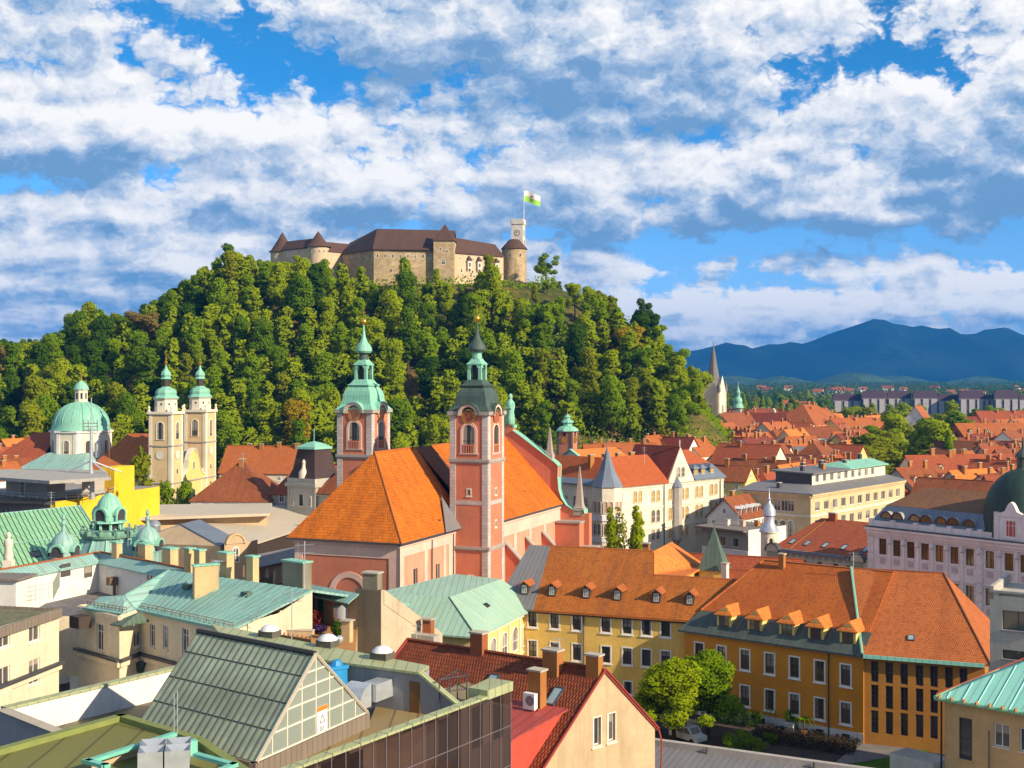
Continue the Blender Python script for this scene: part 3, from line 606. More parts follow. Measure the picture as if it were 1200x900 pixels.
# ------------------------------------------------------------------ trees
TONE = ['lime green', 'bright green', 'mid green', 'dark green', 'olive green', 'rusty brown-green', 'half-bare brown']
CR = {}
def crown_mesh(kind, tone, var, n=6000, size=.50):
    k = (kind, tone, var, n)
    if k in CR: return CR[k]
    rg = np.random.default_rng(sum(map(ord, kind))+var*977+n)
    # unit tree: height 1, crown radius r
    rn = lambda k: float(np.clip(rg.normal(0, k), -1.5*k, 1.5*k))
    if kind == 'round': blobs = [(rn(.14)*(1.15-z),rn(.14)*(1.15-z),z,rg.uniform(.055,.12)) for z in rg.uniform(.26,.92,34)]+[(0,0,.55,.15),(0,0,.75,.11),(0,0,.93,.05)]
    elif kind == 'tall': blobs = [(rn(.105)*(1.2-z),rn(.105)*(1.2-z),z,rg.uniform(.045,.095)) for z in rg.uniform(.16,.94,38)]+[(0,0,.3+.14*i,.10-.012*i) for i in range(5)]+[(0,0,.96,.035)]
    elif kind == 'broad': blobs = [(rn(.22)*(1.2-z),rn(.22)*(1.2-z),z,rg.uniform(.08,.15)) for z in rg.uniform(.32,.88,32)]+[(0.03,0,.6,.2),(0,0,.84,.10)]
    elif kind == 'poplar': blobs = [(rn(.02), rn(.02), .10+.82*i/13, (.075*math.sin(.5+2.3*i/13)+.012)*rg.uniform(.85, 1.15)) for i in range(14)]
    elif kind == 'bush': blobs = [(rn(.25), rn(.25), rg.uniform(.25, .7), rg.uniform(.2, .32)) for _ in range(9)]
    else: blobs = [(rn(.16), rn(.16), rg.uniform(.36, .92), rg.uniform(.07, .13)) for _ in range(20)]
    bl = np.array(blobs); w = bl[:, 3]**2; w /= w.sum(); ids = rg.choice(len(bl), n, p=w)
    d = rg.normal(size=(n, 3)); d /= np.linalg.norm(d, axis=1)[:, None]
    rr = rg.uniform(.35, 1.06, n)[:, None]**.6
    c = bl[ids, :3]+d*bl[ids, 3:4]*rr*np.array([1, 1, .85])
    nn = d*.8+rg.normal(size=(n, 3))*.55; nn /= np.linalg.norm(nn, axis=1)[:, None]
    t1 = np.cross(nn, rg.normal(size=(n, 3))); t1 /= np.linalg.norm(t1, axis=1)[:, None]; t2 = np.cross(nn, t1)
    s = size*.036*rg.uniform(.6, 1.3, n)[:, None]
    v = np.stack([c-t1*s, c-t2*s*.75, c+t1*s, c+t2*s*.75], 1).reshape(-1, 3)
    ax = c-np.array([0,0,.5]);ax /= np.linalg.norm(ax,axis=1)[:,None];vn = d*.75+ax*.45+nn*.30+np.array([0,0,.12]);vn /= np.linalg.norm(vn,axis=1)[:,None]
    me = quads('crown', v, LEAF[tone], np.repeat(vn, 4, 0)); CR[k] = me; CR[k+('b',)] = bl; return me
def quads(name, v, mat, vn=None):
    n = len(v)//4; me = bpy.data.meshes.new(name)
    me.vertices.add(len(v)); me.vertices.foreach_set('co', v.astype(np.float32).ravel())
    me.loops.add(len(v)); me.loops.foreach_set('vertex_index', np.arange(len(v), dtype=np.int32))
    me.polygons.add(n); me.polygons.foreach_set('loop_start', np.arange(0, len(v), 4, dtype=np.int32))
    try: me.polygons.foreach_set('loop_total', np.full(n, 4, dtype=np.int32))
    except Exception: pass
    me.update(calc_edges=True); me.materials.append(mat)
    if vn is not None: me.normals_split_custom_set_from_vertices(vn.tolist())
    return me
TR = {}
def trunk_mesh(kind, var, tone, pale=False):
    k = (kind, var, pale)
    if k in TR: return TR[k]
    bl = [CR[q] for q in CR if q[-1] == 'b' and q[0] == kind and q[2] == var][0]
    b = MB(); r = .018 if kind != 'poplar' else .010
    b.tube((0, 0, -.06), (0.004, 0, .33), r*1.25, 0, 7, r*.85); b.tube((.004, 0, .33), (-.006, .004, .78), r*.85, 0, 6, r*.2)
    for q in list(bl)[:9]:
        z0 = max(.16, q[2]*.62-.04); b.tube((0, 0, z0), (q[0], q[1], q[2]), r*.45, 0, 5, r*.12)
    me = b.mesh('trunk', [M['palebark' if pale else 'bark']]); TR[k] = me; return me
def tree(label, p, h, kind='round', tone=1, var=0, n=6000, size=.50, group=None, name='tree', wid=1.0, pale=False, rot=None, trunk=True):
    root = thing(name, label, 'tree' if kind != 'bush' else 'bush', p, group)
    rz = random.uniform(0, 6.28) if rot is None else rot
    me = crown_mesh(kind, tone, var, n, size)
    o = link(bpy.data.objects.new('crown', me)); o.parent = root; o.scale = (h*wid, h*wid, h); o.rotation_euler = (0, 0, rz)
    if trunk:
        o = link(bpy.data.objects.new('trunk',trunk_mesh(kind,var,tone,pale)));o.parent = root;o.scale = (h*wid,h*wid,h);o.rotation_euler = (0,0,rz)
    return root
LANDM = [('the cathedral dome',95,490),('the left cathedral tower',194,480),('the right cathedral tower',238,480),('the conical castle towers',350,290),('the castle corner',430,310),
  ('the long castle wall',475,315),('the square castle tower',520,305),('the castle oriels',565,310),('the round castle tower',602,320),('the green church spire',425,430),('the dark church spire',558,430),
  ('the orange church roof',490,530),('the small mansard tower',353,545),('the hip-roofed house',285,550),('the clock turret',665,510),('the cream gothic palace',760,530),('the pointed stone steeple',836,440),('the left edge of the wood',20,430),('the left skyline',130,380),('the bare patch of hillside',680,380)]
def rel_label(u, v):
    nm, a, b = min(LANDM, key=lambda q: (q[1]-u)**2+((q[2]-v)*1.2)**2); du, dv = u-a, v-b
    if abs(du) > abs(dv): return ('left of ' if du < 0 else 'right of ')+nm
    return ('above ' if dv < 0 else 'below ')+nm
SIL = [(0,398),(40,396),(70,388),(85,366),(110,360),(150,372),(180,350),(210,335),(238,315),(255,294),(290,297),(308,305),(330,302),(350,300),(370,305),(392,300),(420,308),(434,322),(441,338),(462,336),(466,303),(482,303),(488,336),(500,332),(512,320),(525,330),(560,326),(566,306),(578,308),(590,334),(600,348),(614,350),(622,330),(640,325),(665,326),(690,335),(715,345),(735,378),(744,370),(760,366),(772,385),(780,402),(800,425),(818,436),(830,452),(842,480)]
FOOT = [(600, 548), (650, 531), (700, 523), (750, 520), (800, 530), (825, 530), (850, 526), (875, 515)]
def plant_hill():
    rnd = random.Random(11); pts = []
    cand = []
    for _ in range(9000):
        y = rnd.uniform(428, 662); x = rnd.uniform(-.425*y-8, 122); cand.append((x, y))
    forced = [(P(475,330,588).x,586,14),(P(350,470,455).x,455,25),(P(572,330,590).x,586,15),(P(267,300,600).x,600,22),(P(756,370,600).x,606,20),(P(640,330,610).x,612,14),(P(512,340,588).x,586,9),(P(100,370,600).x,606,20)]
    for f in forced: pts.append(f)
    for x, y in cand:
        if len(pts) >= 292: break
        h = hill_h(x, y)
        if h < 2.5: continue
        if x > 0 and (pix((x, y, h))[0] > 820 or pix((x, y, h))[1] > interp(FOOT, pix((x, y, h))[0])): continue
        if -125 < x < 16 and y > 592: continue          # the castle stands here
        if any((x-p[0])**2+((y-p[1])*1.15)**2 < 12.6**2 for p in pts): continue
        # bare slope right under the castle's right end
        u, v = pix((x, y, h))
        if 622 < u < 690 and 345 < v < 400 and rnd.random() < .9: continue
        if 470 < u < 505 and 440 < v < 490 and rnd.random() < .5: continue
        if 545 < u < 575 and 395 < v < 440 and rnd.random() < .5: continue
        pts.append((x, y, rnd.uniform(17, 25)))
    for k, (x, y, th) in enumerate(pts):
        h = hill_h(x, y); u, v = pix((x, y, h)); lim = (v-interp(SIL, u)-rnd.uniform(0, 5))*y/F
        if k >= len(forced): th = min(th, lim)
        if th < 4.5: continue
        if k == 1: tone, kind = 5, 'round'
        elif u < 235: tone = rnd.choices(range(7), (2, 3, 6, 6, 2, .7, .7))[0]; kind = rnd.choice(['round', 'tall', 'tall', 'round'])  # more dark greens here: cloud shadow put into the tree colours
        elif u < 620: tone = rnd.choices(range(7), (6, 7, 4, 1.2, 1.5, .3, .2))[0]; kind = rnd.choice(['round', 'tall', 'tall', 'round'])
        else: tone = rnd.choices(range(7), (7, 5, 2.5, .5, 2.5, .3, .2))[0]; kind = rnd.choice(['round', 'tall', 'tall', 'sparse'])
        if k == 7: tone = 0
        if tone == 6: kind = 'sparse'
        uu, vv = pix((x, y, h+th*.6))
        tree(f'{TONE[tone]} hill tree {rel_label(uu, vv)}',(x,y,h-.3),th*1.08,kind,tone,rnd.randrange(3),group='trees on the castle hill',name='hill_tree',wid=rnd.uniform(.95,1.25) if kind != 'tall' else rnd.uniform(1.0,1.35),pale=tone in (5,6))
    # the many further trees of the wood that fill in behind and between: one mass
    fill = []; C = []; N = []; src = [crown_mesh(kk, 1, vv, 1300, 1.0) for kk in ('round', 'tall') for vv in (0, 1, 2)]; sv = []
    for me in src:
        a = np.empty(len(me.vertices)*3, np.float32); me.vertices.foreach_get('co', a); sv.append(a.reshape(-1, 3))
    for x, y in cand:
        h = hill_h(x, y)
        if len(fill) >= 300: break
        if h < 4 or (-125 < x < 16 and y > 590) or any((x-p[0])**2+(y-p[1])**2 < 36 for p in pts) or any((x-p[0])**2+(y-p[1])**2 < 49 for p in fill): continue
        u, v = pix((x, y, h))
        if (622 < u < 690 and 345 < v < 405) or (468 < u < 507 and 435 < v < 492) or (x > 0 and (u > 818 or v > interp(FOOT, u))): continue
        th = min(rnd.uniform(14, 21), (v-interp(SIL, u)-4)*y/F)
        if th < 6: continue
        fill.append((x, y)); a = rnd.uniform(0, 6.28); ca, sa = math.cos(a), math.sin(a); q = rnd.choice(sv); k = th*rnd.uniform(1.0, 1.35)
        o = np.stack([(q[:, 0]*ca-q[:, 1]*sa)*k+x, (q[:, 0]*sa+q[:, 1]*ca)*k+y, q[:, 2]*th+h-.3], 1); C.append(o)
        c = o.reshape(-1,4,3).mean(1)-np.array([x,y,h+th*.45]);c /= np.linalg.norm(c,axis=1)[:,None];c[:,2] += .15;N.append(np.repeat(c,4,0))
    C = np.concatenate(C); N = np.concatenate(N); N /= np.linalg.norm(N, axis=1)[:, None]
    o = link(bpy.data.objects.new('woodland',quads('woodland',C,leaf('leaf_wood',(0.08,0.16,0.006),(0.36,0.44,0.010),.42,.07),N)));tag(o,'spring green wood filling the castle hillside behind the separate trees','wood',None,'stuff')
    # low growth between the trunks: one uncountable mass
    rg = np.random.default_rng(5); n = 130000
    y = rg.uniform(420, 650, n); x = rg.uniform(-.43, .29, n)*y
    hh = np.array([hill_h(a, b) for a, b in zip(x, y)]); nz = np.array([mnoise.noise((a*.06, b*.06, 3)) for a, b in zip(x, y)])
    keep = (hh > .8) & ((nz > -.18) | (x > 40)) & ~((x > -112) & (x < 14) & (y > 594)); u = 600+x/y*F; v = 440+F*(H-hh)/y
    keep &= ~((u > 600) & (v > np.interp(u, [f[0] for f in FOOT], [f[1]+6 for f in FOOT])))
    keep &= ~((u > 622) & (u < 700) & (v > 340) & (v < 402) & (nz < .3)) & ~((u > 472) & (u < 503) & (v > 430) & (v < 490)) & ~((u > 548) & (u < 575) & (v > 395) & (v < 440))
    c = np.stack([x, y, hh+rg.uniform(0, 1, n)**1.3*7.0*np.clip(nz+.35, .25, 1)*1.6], 1)[keep]; m = len(c)
    nn = rg.normal(size=(m,3));t1 = np.cross(nn,rg.normal(size=(m,3)));t1 /= np.linalg.norm(t1,axis=1)[:,None];t2 = np.cross(nn,t1);t2 /= np.linalg.norm(t2,axis=1)[:,None]
    s = rg.uniform(.28, .62, m)[:, None]
    v = np.stack([c-t1*s, c+t2*s, c+t1*s, c-t2*s], 1).reshape(-1, 3)
    vn = nn/np.linalg.norm(nn,axis=1)[:,None]*.4+np.array([.25,-.5,.55]);vn /= np.linalg.norm(vn,axis=1)[:,None];g = np.cross(v[1::4]-v[0::4],v[2::4]-v[0::4]);fl = (g*vn).sum(1) < 0;q4 = v.reshape(-1,4,3);q4[fl] = q4[fl][:,::-1];v = q4.reshape(-1,3)
    o = link(bpy.data.objects.new('undergrowth',quads('undergrowth',v,LEAF[1],np.repeat(vn,4,0))));tag(o,'low bushes covering the castle hillside between the trees','undergrowth',None,'stuff')
plant_hill()
def plant_far():
    rnd = random.Random(3)
    # big riverside trees, one by one: u, v of the crown top, v of the foot, width factor, kind, tone
    L = [(1018,505,566,1.5,'broad',4,'olive spreading tree over the riverside nearest the flat-roofed office'),(1022,497,540,1.2,'round',1,'round bright green tree behind the olive riverside tree'),
      (1044,482,552,1.15,'round',0,'tall yellow-green tree in the middle of the riverside row'),(1052,484,545,1.1,'tall',5,'rusty yellow tree beside the tall yellow-green riverside tree'),(1064,496,548,1.0,'tall',4,'olive tree hanging over the river gap'),(1074,500,556,0.9,'tall',1,'slim bright green tree on the grassy bank'),
      (1088,487,560,1.2,'round',1,'large round green tree just right of the river'),(1100,490,566,1.2,'round',0,'large lime tree right of the river, in front of its neighbours'),(1112,500,570,.8,'poplar',1,'columnar green tree at the right end of the riverside clump'),(1122,480,540,1.3,'round',1,'wide bright green tree behind the columnar riverside tree'),
      (1116,468,520,1.0,'tall',0,'lime tree rising before the apartment blocks'),(1143,478,512,1.3,'round',1,'round tree left of the brick building with dormers'),(1160,475,505,1.4,'round',1,'green tree in front of the apartment blocks, left of a pair'),(1172,477,505,1.4,'round',0,'lime green tree in front of the apartment blocks'),(1194,479,505,1.5,'round',1,'green tree at the right edge in front of the apartment blocks'),
      (1003,474,510,1.5,'broad',0,'broad lime tree left of the tall riverside row'),(1018,476,515,1.3,'round',4,'olive tree behind the riverside row'),(1050,472,505,1.3,'sparse',0,'thin pale green tree before the apartment blocks'),(985,482,510,1.4,'round',1,'green tree between the palace roof and the riverside'),(1104,482,530,1.2,'broad',4,'olive tree deep in the riverside clump'),(1033,500,560,1.2,'broad',4,'olive bushy tree low on the left river bank'),(1008,520,570,1.4,'broad',4,'olive grey tree behind the flat office roof'),(1080,515,560,1.0,'round',2,'mid green tree on the far river bend'),
      (852,458,490,.7,'poplar',1,'slim poplar right of the pointed stone steeple'),(872,460,492,.8,'poplar',1,'slim poplar right of the green onion spire'),(893,462,500,.8,'poplar',1,'green poplar left of a group of three'),(916,466,500,.9,'poplar',1,'tallest poplar of the group left of the palace'),(924,474,503,.9,'poplar',0,'lime poplar close to the palace'),(928,482,505,.9,'poplar',1,'short poplar nearest the palace'),(909,474,497,1.1,'tall',1,'green tree left of the tallest poplar')]
    for u, vt, vb, wd, kind, tone, lab in L:
        if lab.startswith('large round green'): tone = 0
        p = G(u, vb, 0); h = (vb-vt)/F*p.y
        tree(lab, p, h, kind, tone, rnd.randrange(3), 5000, .62, 'riverside and town trees', 'town_tree', wd*(1.25 if kind != 'poplar' else 1.2))
    # trees scattered through the plain beyond the town
    k = 0
    for _ in range(400):
        u = rnd.uniform(845, 1215); Y = rnd.uniform(800, 2300)
        if Y > 1250 and 970 < u and Y < 1560: continue
        if u > 1100 and Y < 1000: continue
        if Y < 1000 and u < 960: continue
        k += 1
        if k > 190: break
        tone = rnd.choices(range(5), (3, 3, 4, 3, 3))[0]; p = ((u-600)/F*Y, Y, 0)
        near = 'in front of' if Y < 1300 else 'beyond'
        sx = 'the pointed steeple' if u < 890 else 'the poplars' if u < 975 else 'the left apartment blocks' if u < 1080 else 'the right apartment blocks'
        tree(f'{TONE[tone]} plain tree {near} {sx}',p,rnd.uniform(11,19),rnd.choice(['round','broad','tall']),tone,rnd.randrange(3),group='trees on the far plain',name='plain_tree',wid=rnd.uniform(1.1,1.7))
    # far-off woods as one mass
    rg = np.random.default_rng(9); C = []; S = []
    for _ in range(2600):
        Y = 1600*math.exp(rg.uniform(0, 1.35)); u = rg.uniform(690, 1230)
        if mnoise.noise((u*.02, math.log(Y)*5, 0)) < -.12: continue
        c = np.array([(u-600)/F*Y, Y, 0]); w = rg.uniform(8, 26)*(Y/2400); hgt = rg.uniform(9, 17)
        k = 26; q = rg.normal(size=(k, 3)); q /= np.linalg.norm(q, axis=1)[:, None]; q[:, 2] = abs(q[:, 2])
        C.append(c+q*np.array([w, w, hgt])); S.append(np.full(k, 2.6*Y/2400))
    C = np.concatenate(C); S = np.concatenate(S)[:, None]*rg.uniform(.6, 1.3, (len(C), 1)); m = len(C)
    nn = rg.normal(size=(m,3));t1 = np.cross(nn,rg.normal(size=(m,3)));t1 /= np.linalg.norm(t1,axis=1)[:,None];t2 = np.cross(nn,t1);t2 /= np.linalg.norm(t2,axis=1)[:,None]
    v = np.stack([C-t1*S, C+t2*S*.7, C+t1*S, C-t2*S*.7], 1).reshape(-1, 3)
    o = link(bpy.data.objects.new('far_woods',quads('far_woods',v,leaf('leaf_far',(0.06,0.11,0.015),(0.12,0.18,0.02)))));tag(o,'far woods covering the plain below the mountains','woods',None,'stuff')
plant_far()
def make_haze():
    b = MB(); b.prism([(-9900, -1600), (9900, -1600), (9900, 12000), (-9900, 12000)], -3, 520)
    m, t = newmat('haze_air')
    pv = nd(t, 'ShaderNodeVolumePrincipled', {'Color': (0.03, 0.34, 1.0, 1), 'Density': 0.00007, 'Anisotropy': 0.0})
    nd(t, 'ShaderNodeOutputMaterial', {'Volume': pv.outputs[0]})
    structure('haze', b, m, kind='stuff')
make_haze()
# ------------------------------------------------------------------ castle on the hill
STY['castlew'] = dict(m=('black', 'black', 'castlewhite'), arch=1, mull=0)
def make_castle():
    root = thing('castle', 'sprawling stone castle with brown roofs, round towers and white clock tower on the wooded hill', 'castle', (-55, 620, 84))
    zb = 78
    def pp(u, v, Y): return P(u, v, Y)
    K = P(438, 291, 600); ze = K.z
    Lf = P(397, 291, 630); S0 = P(509, 291, 603); S1 = P(532, 291, 603); W1 = P(590, 294, 624)
    W1.z = ze
    # main wing walls
    b = MB()
    facade(root, b, Lf, K, zb, ze, row(Lf, K, 5, ze-4.2, .8, 1.4, style='tinydark'))
    facade(root, b, K, S0, zb, ze, row(K, S0, 8, ze-4.4, 1.0, 1.7, style='tiny')+[(8, ze-11, .8, 1.2, 'tinydark'), (20, ze-14, .7, 1.0, 'tinydark')])
    back = [V((S1.x+2, 655)), V((Lf.x, 655))]
    wall(b, (S0.x, S0.y), back[0], zb, ze); wall(b, back[1], Lf, zb, ze)
    b.build('main_wall', M['castle'], root)
    rid0 = P(442, 266, 614); rid0.z = ze+10.8; rid1 = P(512, 270, 622); rid1.z = rid0.z
    o = .6
    l0 = V((Lf.x-1, Lf.y, ze-.3)); k0 = V((K.x-.4, K.y-.9, ze-.3)); s0 = V((S0.x+9, S0.y-.7, ze-.3))
    r2 = V((Lf.x+4, 642, ze+7)); bk0 = V((Lf.x-1, 656, ze-.3)); bk1 = V((S0.x+9, 656, ze-.3))
    rb = MB(); rb.shell([[k0, s0, rid1+V((9, 0, 0)), rid0], [l0, k0, rid0, r2], [bk0, l0, r2], [r2, rid0, rid1+V((9, 0, 0)), bk1, bk0]], .4)
    rb.build('main_roof', M['castle_tile'], root)
    # square tower
    b = MB(); A, B = V((S0.x-.2, S0.y-3)), V((S1.x, S1.y-3)); d = 10.5; top = 42+159/1500*600
    C, D = B+V((.8, d)), A+V((.8, d))
    facade(root,b,A,B,zb,top,[(3.2,top-5,.8,1.3,'tiny'),(6.4,top-6,1,1.5,'tiny'),(4.6,top-11.5,1.7,2.6,'tiny'),(6,top-19,.8,1.2,'tinydark')])
    facade(root, b, B, C, zb, top, [(5, top-6, 1, 1.5, 'tiny')]); wall(b, C, D, zb, top); wall(b, D, A, zb, top)
    tw = b.build('square_tower', M['castle'], root)
    cx = (A+C)/2; rb = MB(); e = .5
    q = [V((A.x-e, A.y-e, top-.2)), V((B.x+e, B.y-e, top-.2)), V((C.x+e, C.y+e, top-.2)), V((D.x-e, D.y+e, top-.2))]; ap = V((cx.x, cx.y, top+8.0))
    rb.shell([[q[0], q[1], ap], [q[1], q[2], ap], [q[2], q[3], ap], [q[3], q[0], ap]], .3); rb.build('tower_roof', M['castle_tile'], tw)
    # receding right wing
    b = MB(); z2 = ze-1.2; A = V((S1.x+.3, S1.y+2)); B = V((W1.x, W1.y))
    facade(root,b,A,B,zb,z2,row(A,B,7,z2-3.4,.7,1.1,.04,.98,'tiny')+[(4,z2-9.5,1.0,1.6,'tiny'),(12,z2-13,.8,1.2,'tiny'),(22,z2-14,.8,1.2,'tiny')])
    n = V(((B-A).y, -(B-A).x)).normalized()
    wall(b, B, B-n*13, zb, z2); wall(b, A-n*13, A, zb, z2); wall(b, B-n*13, A-n*13, zb, z2)
    b.build('wing_wall', M['castle2'], root)
    rb = MB(); A3, B3 = A+n*.7, B+n*.7; h = z2+7.4
    m0, m1 = A-n*6.5, B-n*6.5; k0, k1 = A-n*13.5, B-n*13.5
    t3 = lambda p, z: V((p.x, p.y, z))
    rb.shell([[t3(A3, z2-.3), t3(B3, z2-.3), t3(m1, h-1.4), t3(m0, h+.6)], [t3(m0, h+.6), t3(m1, h-1.4), t3(k1, z2-.3), t3(k0, z2-.3)]], .35)
    rb.build('wing_roof', M['castle_tile'], root)
    d = (B-A).normalized(); Lw = (B-A).length
    for f in (.27, .47, .66, .83):
        p = A+d*Lw*f; b = MB(); w = 1.05
        b.prism([p-d*w+n*1.3, p+d*w+n*1.3, p+d*w-n*.05, p-d*w-n*.05], z2-7.6, z2-3.6)
        for s in (-1, 1): b.prism([p+d*(s*w*.7-.15)+n*1.2, p+d*(s*w*.7+.15)+n*1.2, p+d*(s*w*.7+.15)-n*.03, p+d*(s*w*.7-.15)-n*.03], z2-8.6, z2-7.6)
        orl = b.build('oriel', M['castlewhite'], root)
        rb = MB();c = p+n*.6;rb.lathe((c.x,c.y),[(1.9,z2-3.6),(0,z2-1.2)],4,0,math.atan2(d.y,d.x)+math.pi/4);rb.build('oriel_roof',M['castle_tile'],orl)
        put_window(root, p-d*w+n*1.3, p+d*w+n*1.3, w, z2-6.6, .9, 1.8, 'tinydark', 'oriel_window', orl)
    # round corner tower
    c = P(602.5, 300, 630); r = 6.0; b = MB(); zt = 42+148/1500*630
    b.lathe((c.x, c.y), [(r+.9, zb-6), (r+.15, zb+4), (r, zt)], 28)
    rt = b.build('round_tower', M['castle'], root, True)
    rb = MB();rb.lathe((c.x,c.y),[(r+.7,zt-.15),(r+.5,zt+.2),(r*.42,zt+4.6),(r*.3,zt+4.8)],28);rb.build('round_tower_roof',M['castle_tile'],rt,True)
    for a, z in ((-110, -3), (-60, -3), (-85, -8), (-118, -9), (-70, -13), (-95, -16), (-60, -17), (-112, -18)):
        q = V((c.x+r*math.cos(R(a)), c.y+r*math.sin(R(a)))); dd = V((-math.sin(R(a)), math.cos(R(a))))
        put_window(root, q-dd, q+dd, 1, zt+z-1, .75, 1.3, 'tinydark', 'window', rt)
    # outlook (clock) tower
    c = P(607.3, 300, 641); w = 5.9; zt = 42+178/1500*641; a = R(-8)
    Lt = frame2((c.x, c.y), 12); fp = [Lt(-w/2, -w/2), Lt(w/2, -w/2), Lt(w/2, w/2), Lt(-w/2, w/2)]
    b = MB(); 
    for i in range(4): wall(b, fp[i], fp[(i+1) % 4], zb, zt)
    b.poly([(p.x, p.y, zt) for p in fp])
    ct = b.build('clock_tower', M['castlewhite'], root)
    b = MB(); k = .35; fo = [Lt(-w/2-k, -w/2-k), Lt(w/2+k, -w/2-k), Lt(w/2+k, w/2+k), Lt(-w/2-k, w/2+k)]
    for i in range(4):
        p, q = fo[i], fo[(i+1) % 4]; band(b, fp[i], fp[(i+1) % 4], zt-.6, zt+.6, k, 0, k)
        for s in range(5): pilaster(b, p, q, (s+.5)/5*(q-p).length, .95, zt+.6, zt+2.0, .0+.02, 0)
        for s in range(5):
            dd = (q-p).normalized(); nn = V((dd.y, -dd.x)); m = p+dd*((s+.5)/5*(q-p).length)
            b.prism([m-dd*.5, m+dd*.5, m+dd*.5-nn*.5, m-dd*.5-nn*.5], zt+.6, zt+2.0)
    b.build('battlement', M['castlewhite'], ct)
    for i in (0, 1):
        p, q = fp[i], fp[(i+1) % 4]; m = (p+q)/2; dd = (q-p).normalized(); nn = V((dd.y, -dd.x)); f = V((m.x+nn.x*.06, m.y+nn.y*.06, zt-5.0))
        b = MB(); n3 = V((nn.x, nn.y, 0)); d3 = V((dd.x, dd.y, 0)); up = V((0, 0, 1))
        b.poly([f+(d3*math.cos(t)+up*math.sin(t))*1.5 for t in [i2*math.pi/12 for i2 in range(24)]], 0)
        for t in range(12): b.poly([f+n3*.04+(d3*math.cos(x)+up*math.sin(x))*rr for x,rr in ((t*math.pi/6-.16,1.5),(t*math.pi/6+.16,1.5),(t*math.pi/6+.16,1.0),(t*math.pi/6-.16,1.0))],1)
        b.poly([f+n3*.05+d3*.22, f+n3*.05+up*1.1, f+n3*.05-d3*.22], 1); b.poly([f+n3*.05+up*.22, f+n3*.05-d3*.9, f+n3*.05-up*.22], 1)
        b.build('clock_face', [M['offw'], M['black']], ct)
        put_window(root, p, q, (q-p).length/2, zt-11.6, 1.7, 3.4, 'castlew', 'window', ct)
    # conical towers on the left
    def cone_tower(u, v_ap, v_e, Y, r, zbase):
        c = P(u, v_e, Y); b = MB(); ap = P(u, v_ap, Y).z
        b.lathe((c.x, c.y), [(r+.5, zbase), (r, c.z-7), (r, c.z)], 24); t = b.build('round_tower', M['castle2'], root, True)
        rb = MB();rb.lathe((c.x,c.y),[(r+1.0,c.z-.3),(r*.92,c.z+.9),(r*.45,c.z+(ap-c.z)*.55),(.12,ap)],24);rb.build('round_tower_roof',M['castle_tile'],t,True)
        for k, a in enumerate((-125, -100, -75, -50)):
            q = V((c.x+r*math.cos(R(a)),c.y+r*math.sin(R(a))));dd = V((-math.sin(R(a)),math.cos(R(a))));put_window(root,q-dd,q+dd,1,c.z-3.2,.8,1.3,'tiny','window',t)
        return c
    c1 = cone_tower(331, 272, 295, 640, 5.9, zb-2); c2 = cone_tower(373, 271, 289, 622, 5.3, zb)
    def link_wing(p, q, ze, rise, wd, nm):
        d = V((q.x-p.x, q.y-p.y)); L = d.length; a = -math.degrees(math.atan2(d.y, d.x)); Lr = frame2((p.x, p.y), a)
        b = MB(); cs = [Lr(0, -wd/2), Lr(L, -wd/2), Lr(L, wd/2), Lr(0, wd/2)]
        for i in range(4): wall(b, cs[i], cs[(i+1) % 4], zb, ze)
        b.build(nm+'_wall',M['castle2'],root);rb = MB();rb.shell(gable_roof_polys(Lr,0,L,-wd/2,wd/2,ze,rise,ov=.5),.3);rb.build(nm+'_roof',M['castle_tile'],root)
        return Lr, L
    Lr, L = link_wing(c1, c2, c2.z+.0, 4.2, 8, 'gallery')
    for k in range(5):      # red and white chevron shutters
        b = MB(); x = L*.30+k*1.7; A, B = Lr(x, -4.05), Lr(x+1.0, -4.05)
        b.prism([A, B, Lr(x+1.0, -4.0), Lr(x, -4.0)], c2.z-4.0, c2.z-1.0, 0)
        for j in range(3): b.poly([V((A.x,A.y-.02,c2.z-3.6+j)),V((B.x,B.y-.02,c2.z-4.0+j+.75)),V((B.x,B.y-.02,c2.z-3.6+j+.75)),V((A.x,A.y-.02,c2.z-3.2+j))],1)
        b.build('shutter', [M['whitep'], M['redp']], root)
    link_wing(c2, V((Lf.x+6, Lf.y+8, 0)), ze+1.2, 4.5, 9, 'passage')
    # flag
    c = P(614, 250, 643); f = thing('flag', 'white and green city flag flying above the castle clock tower', 'flag', (c.x, c.y, P(614, 262, 643).z))
    b = MB(); top = P(614, 223, 643).z; b.tube((c.x, c.y, P(614, 262, 643).z), (c.x, c.y, top), .16, 0, 6, .09); b.build('pole', M['whitep'], f)
    def fl(s, k): return V((c.x+8.2*s, c.y+.5*math.sin(s*7), top-.3-2.6*s*s*.8-s*.6-k*5.4+.35*math.sin(s*6+k)))
    b = MB(); nx = 12
    for i in range(nx):
        for j in range(6):
            s0, s1, k0, k1 = i/nx, (i+1)/nx, j/6, (j+1)/6
            b.poly([fl(s0, k1), fl(s1, k1), fl(s1, k0), fl(s0, k0)], 0 if j < 3 else 1)
    cl = b.build('cloth', [M['whitep'], M['flaggreen']], f, True)
    b = MB(); o3 = V((0, -.12, 0)); q = lambda s, k: fl(s, k)+o3
    b.poly([q(.42, .3), q(.44, .68), q(.5, .78), q(.56, .68), q(.58, .3)], 0)
    b.poly([q(.45,.58)+o3*.3,q(.45,.42)+o3*.3,q(.48,.42)+o3*.3,q(.48,.5)+o3*.3,q(.52,.5)+o3*.3,q(.52,.42)+o3*.3,q(.55,.42)+o3*.3,q(.55,.58)+o3*.3][::-1],1)
    b.build('emblem', [M['redp'], M['whitep']], cl)
make_castle()
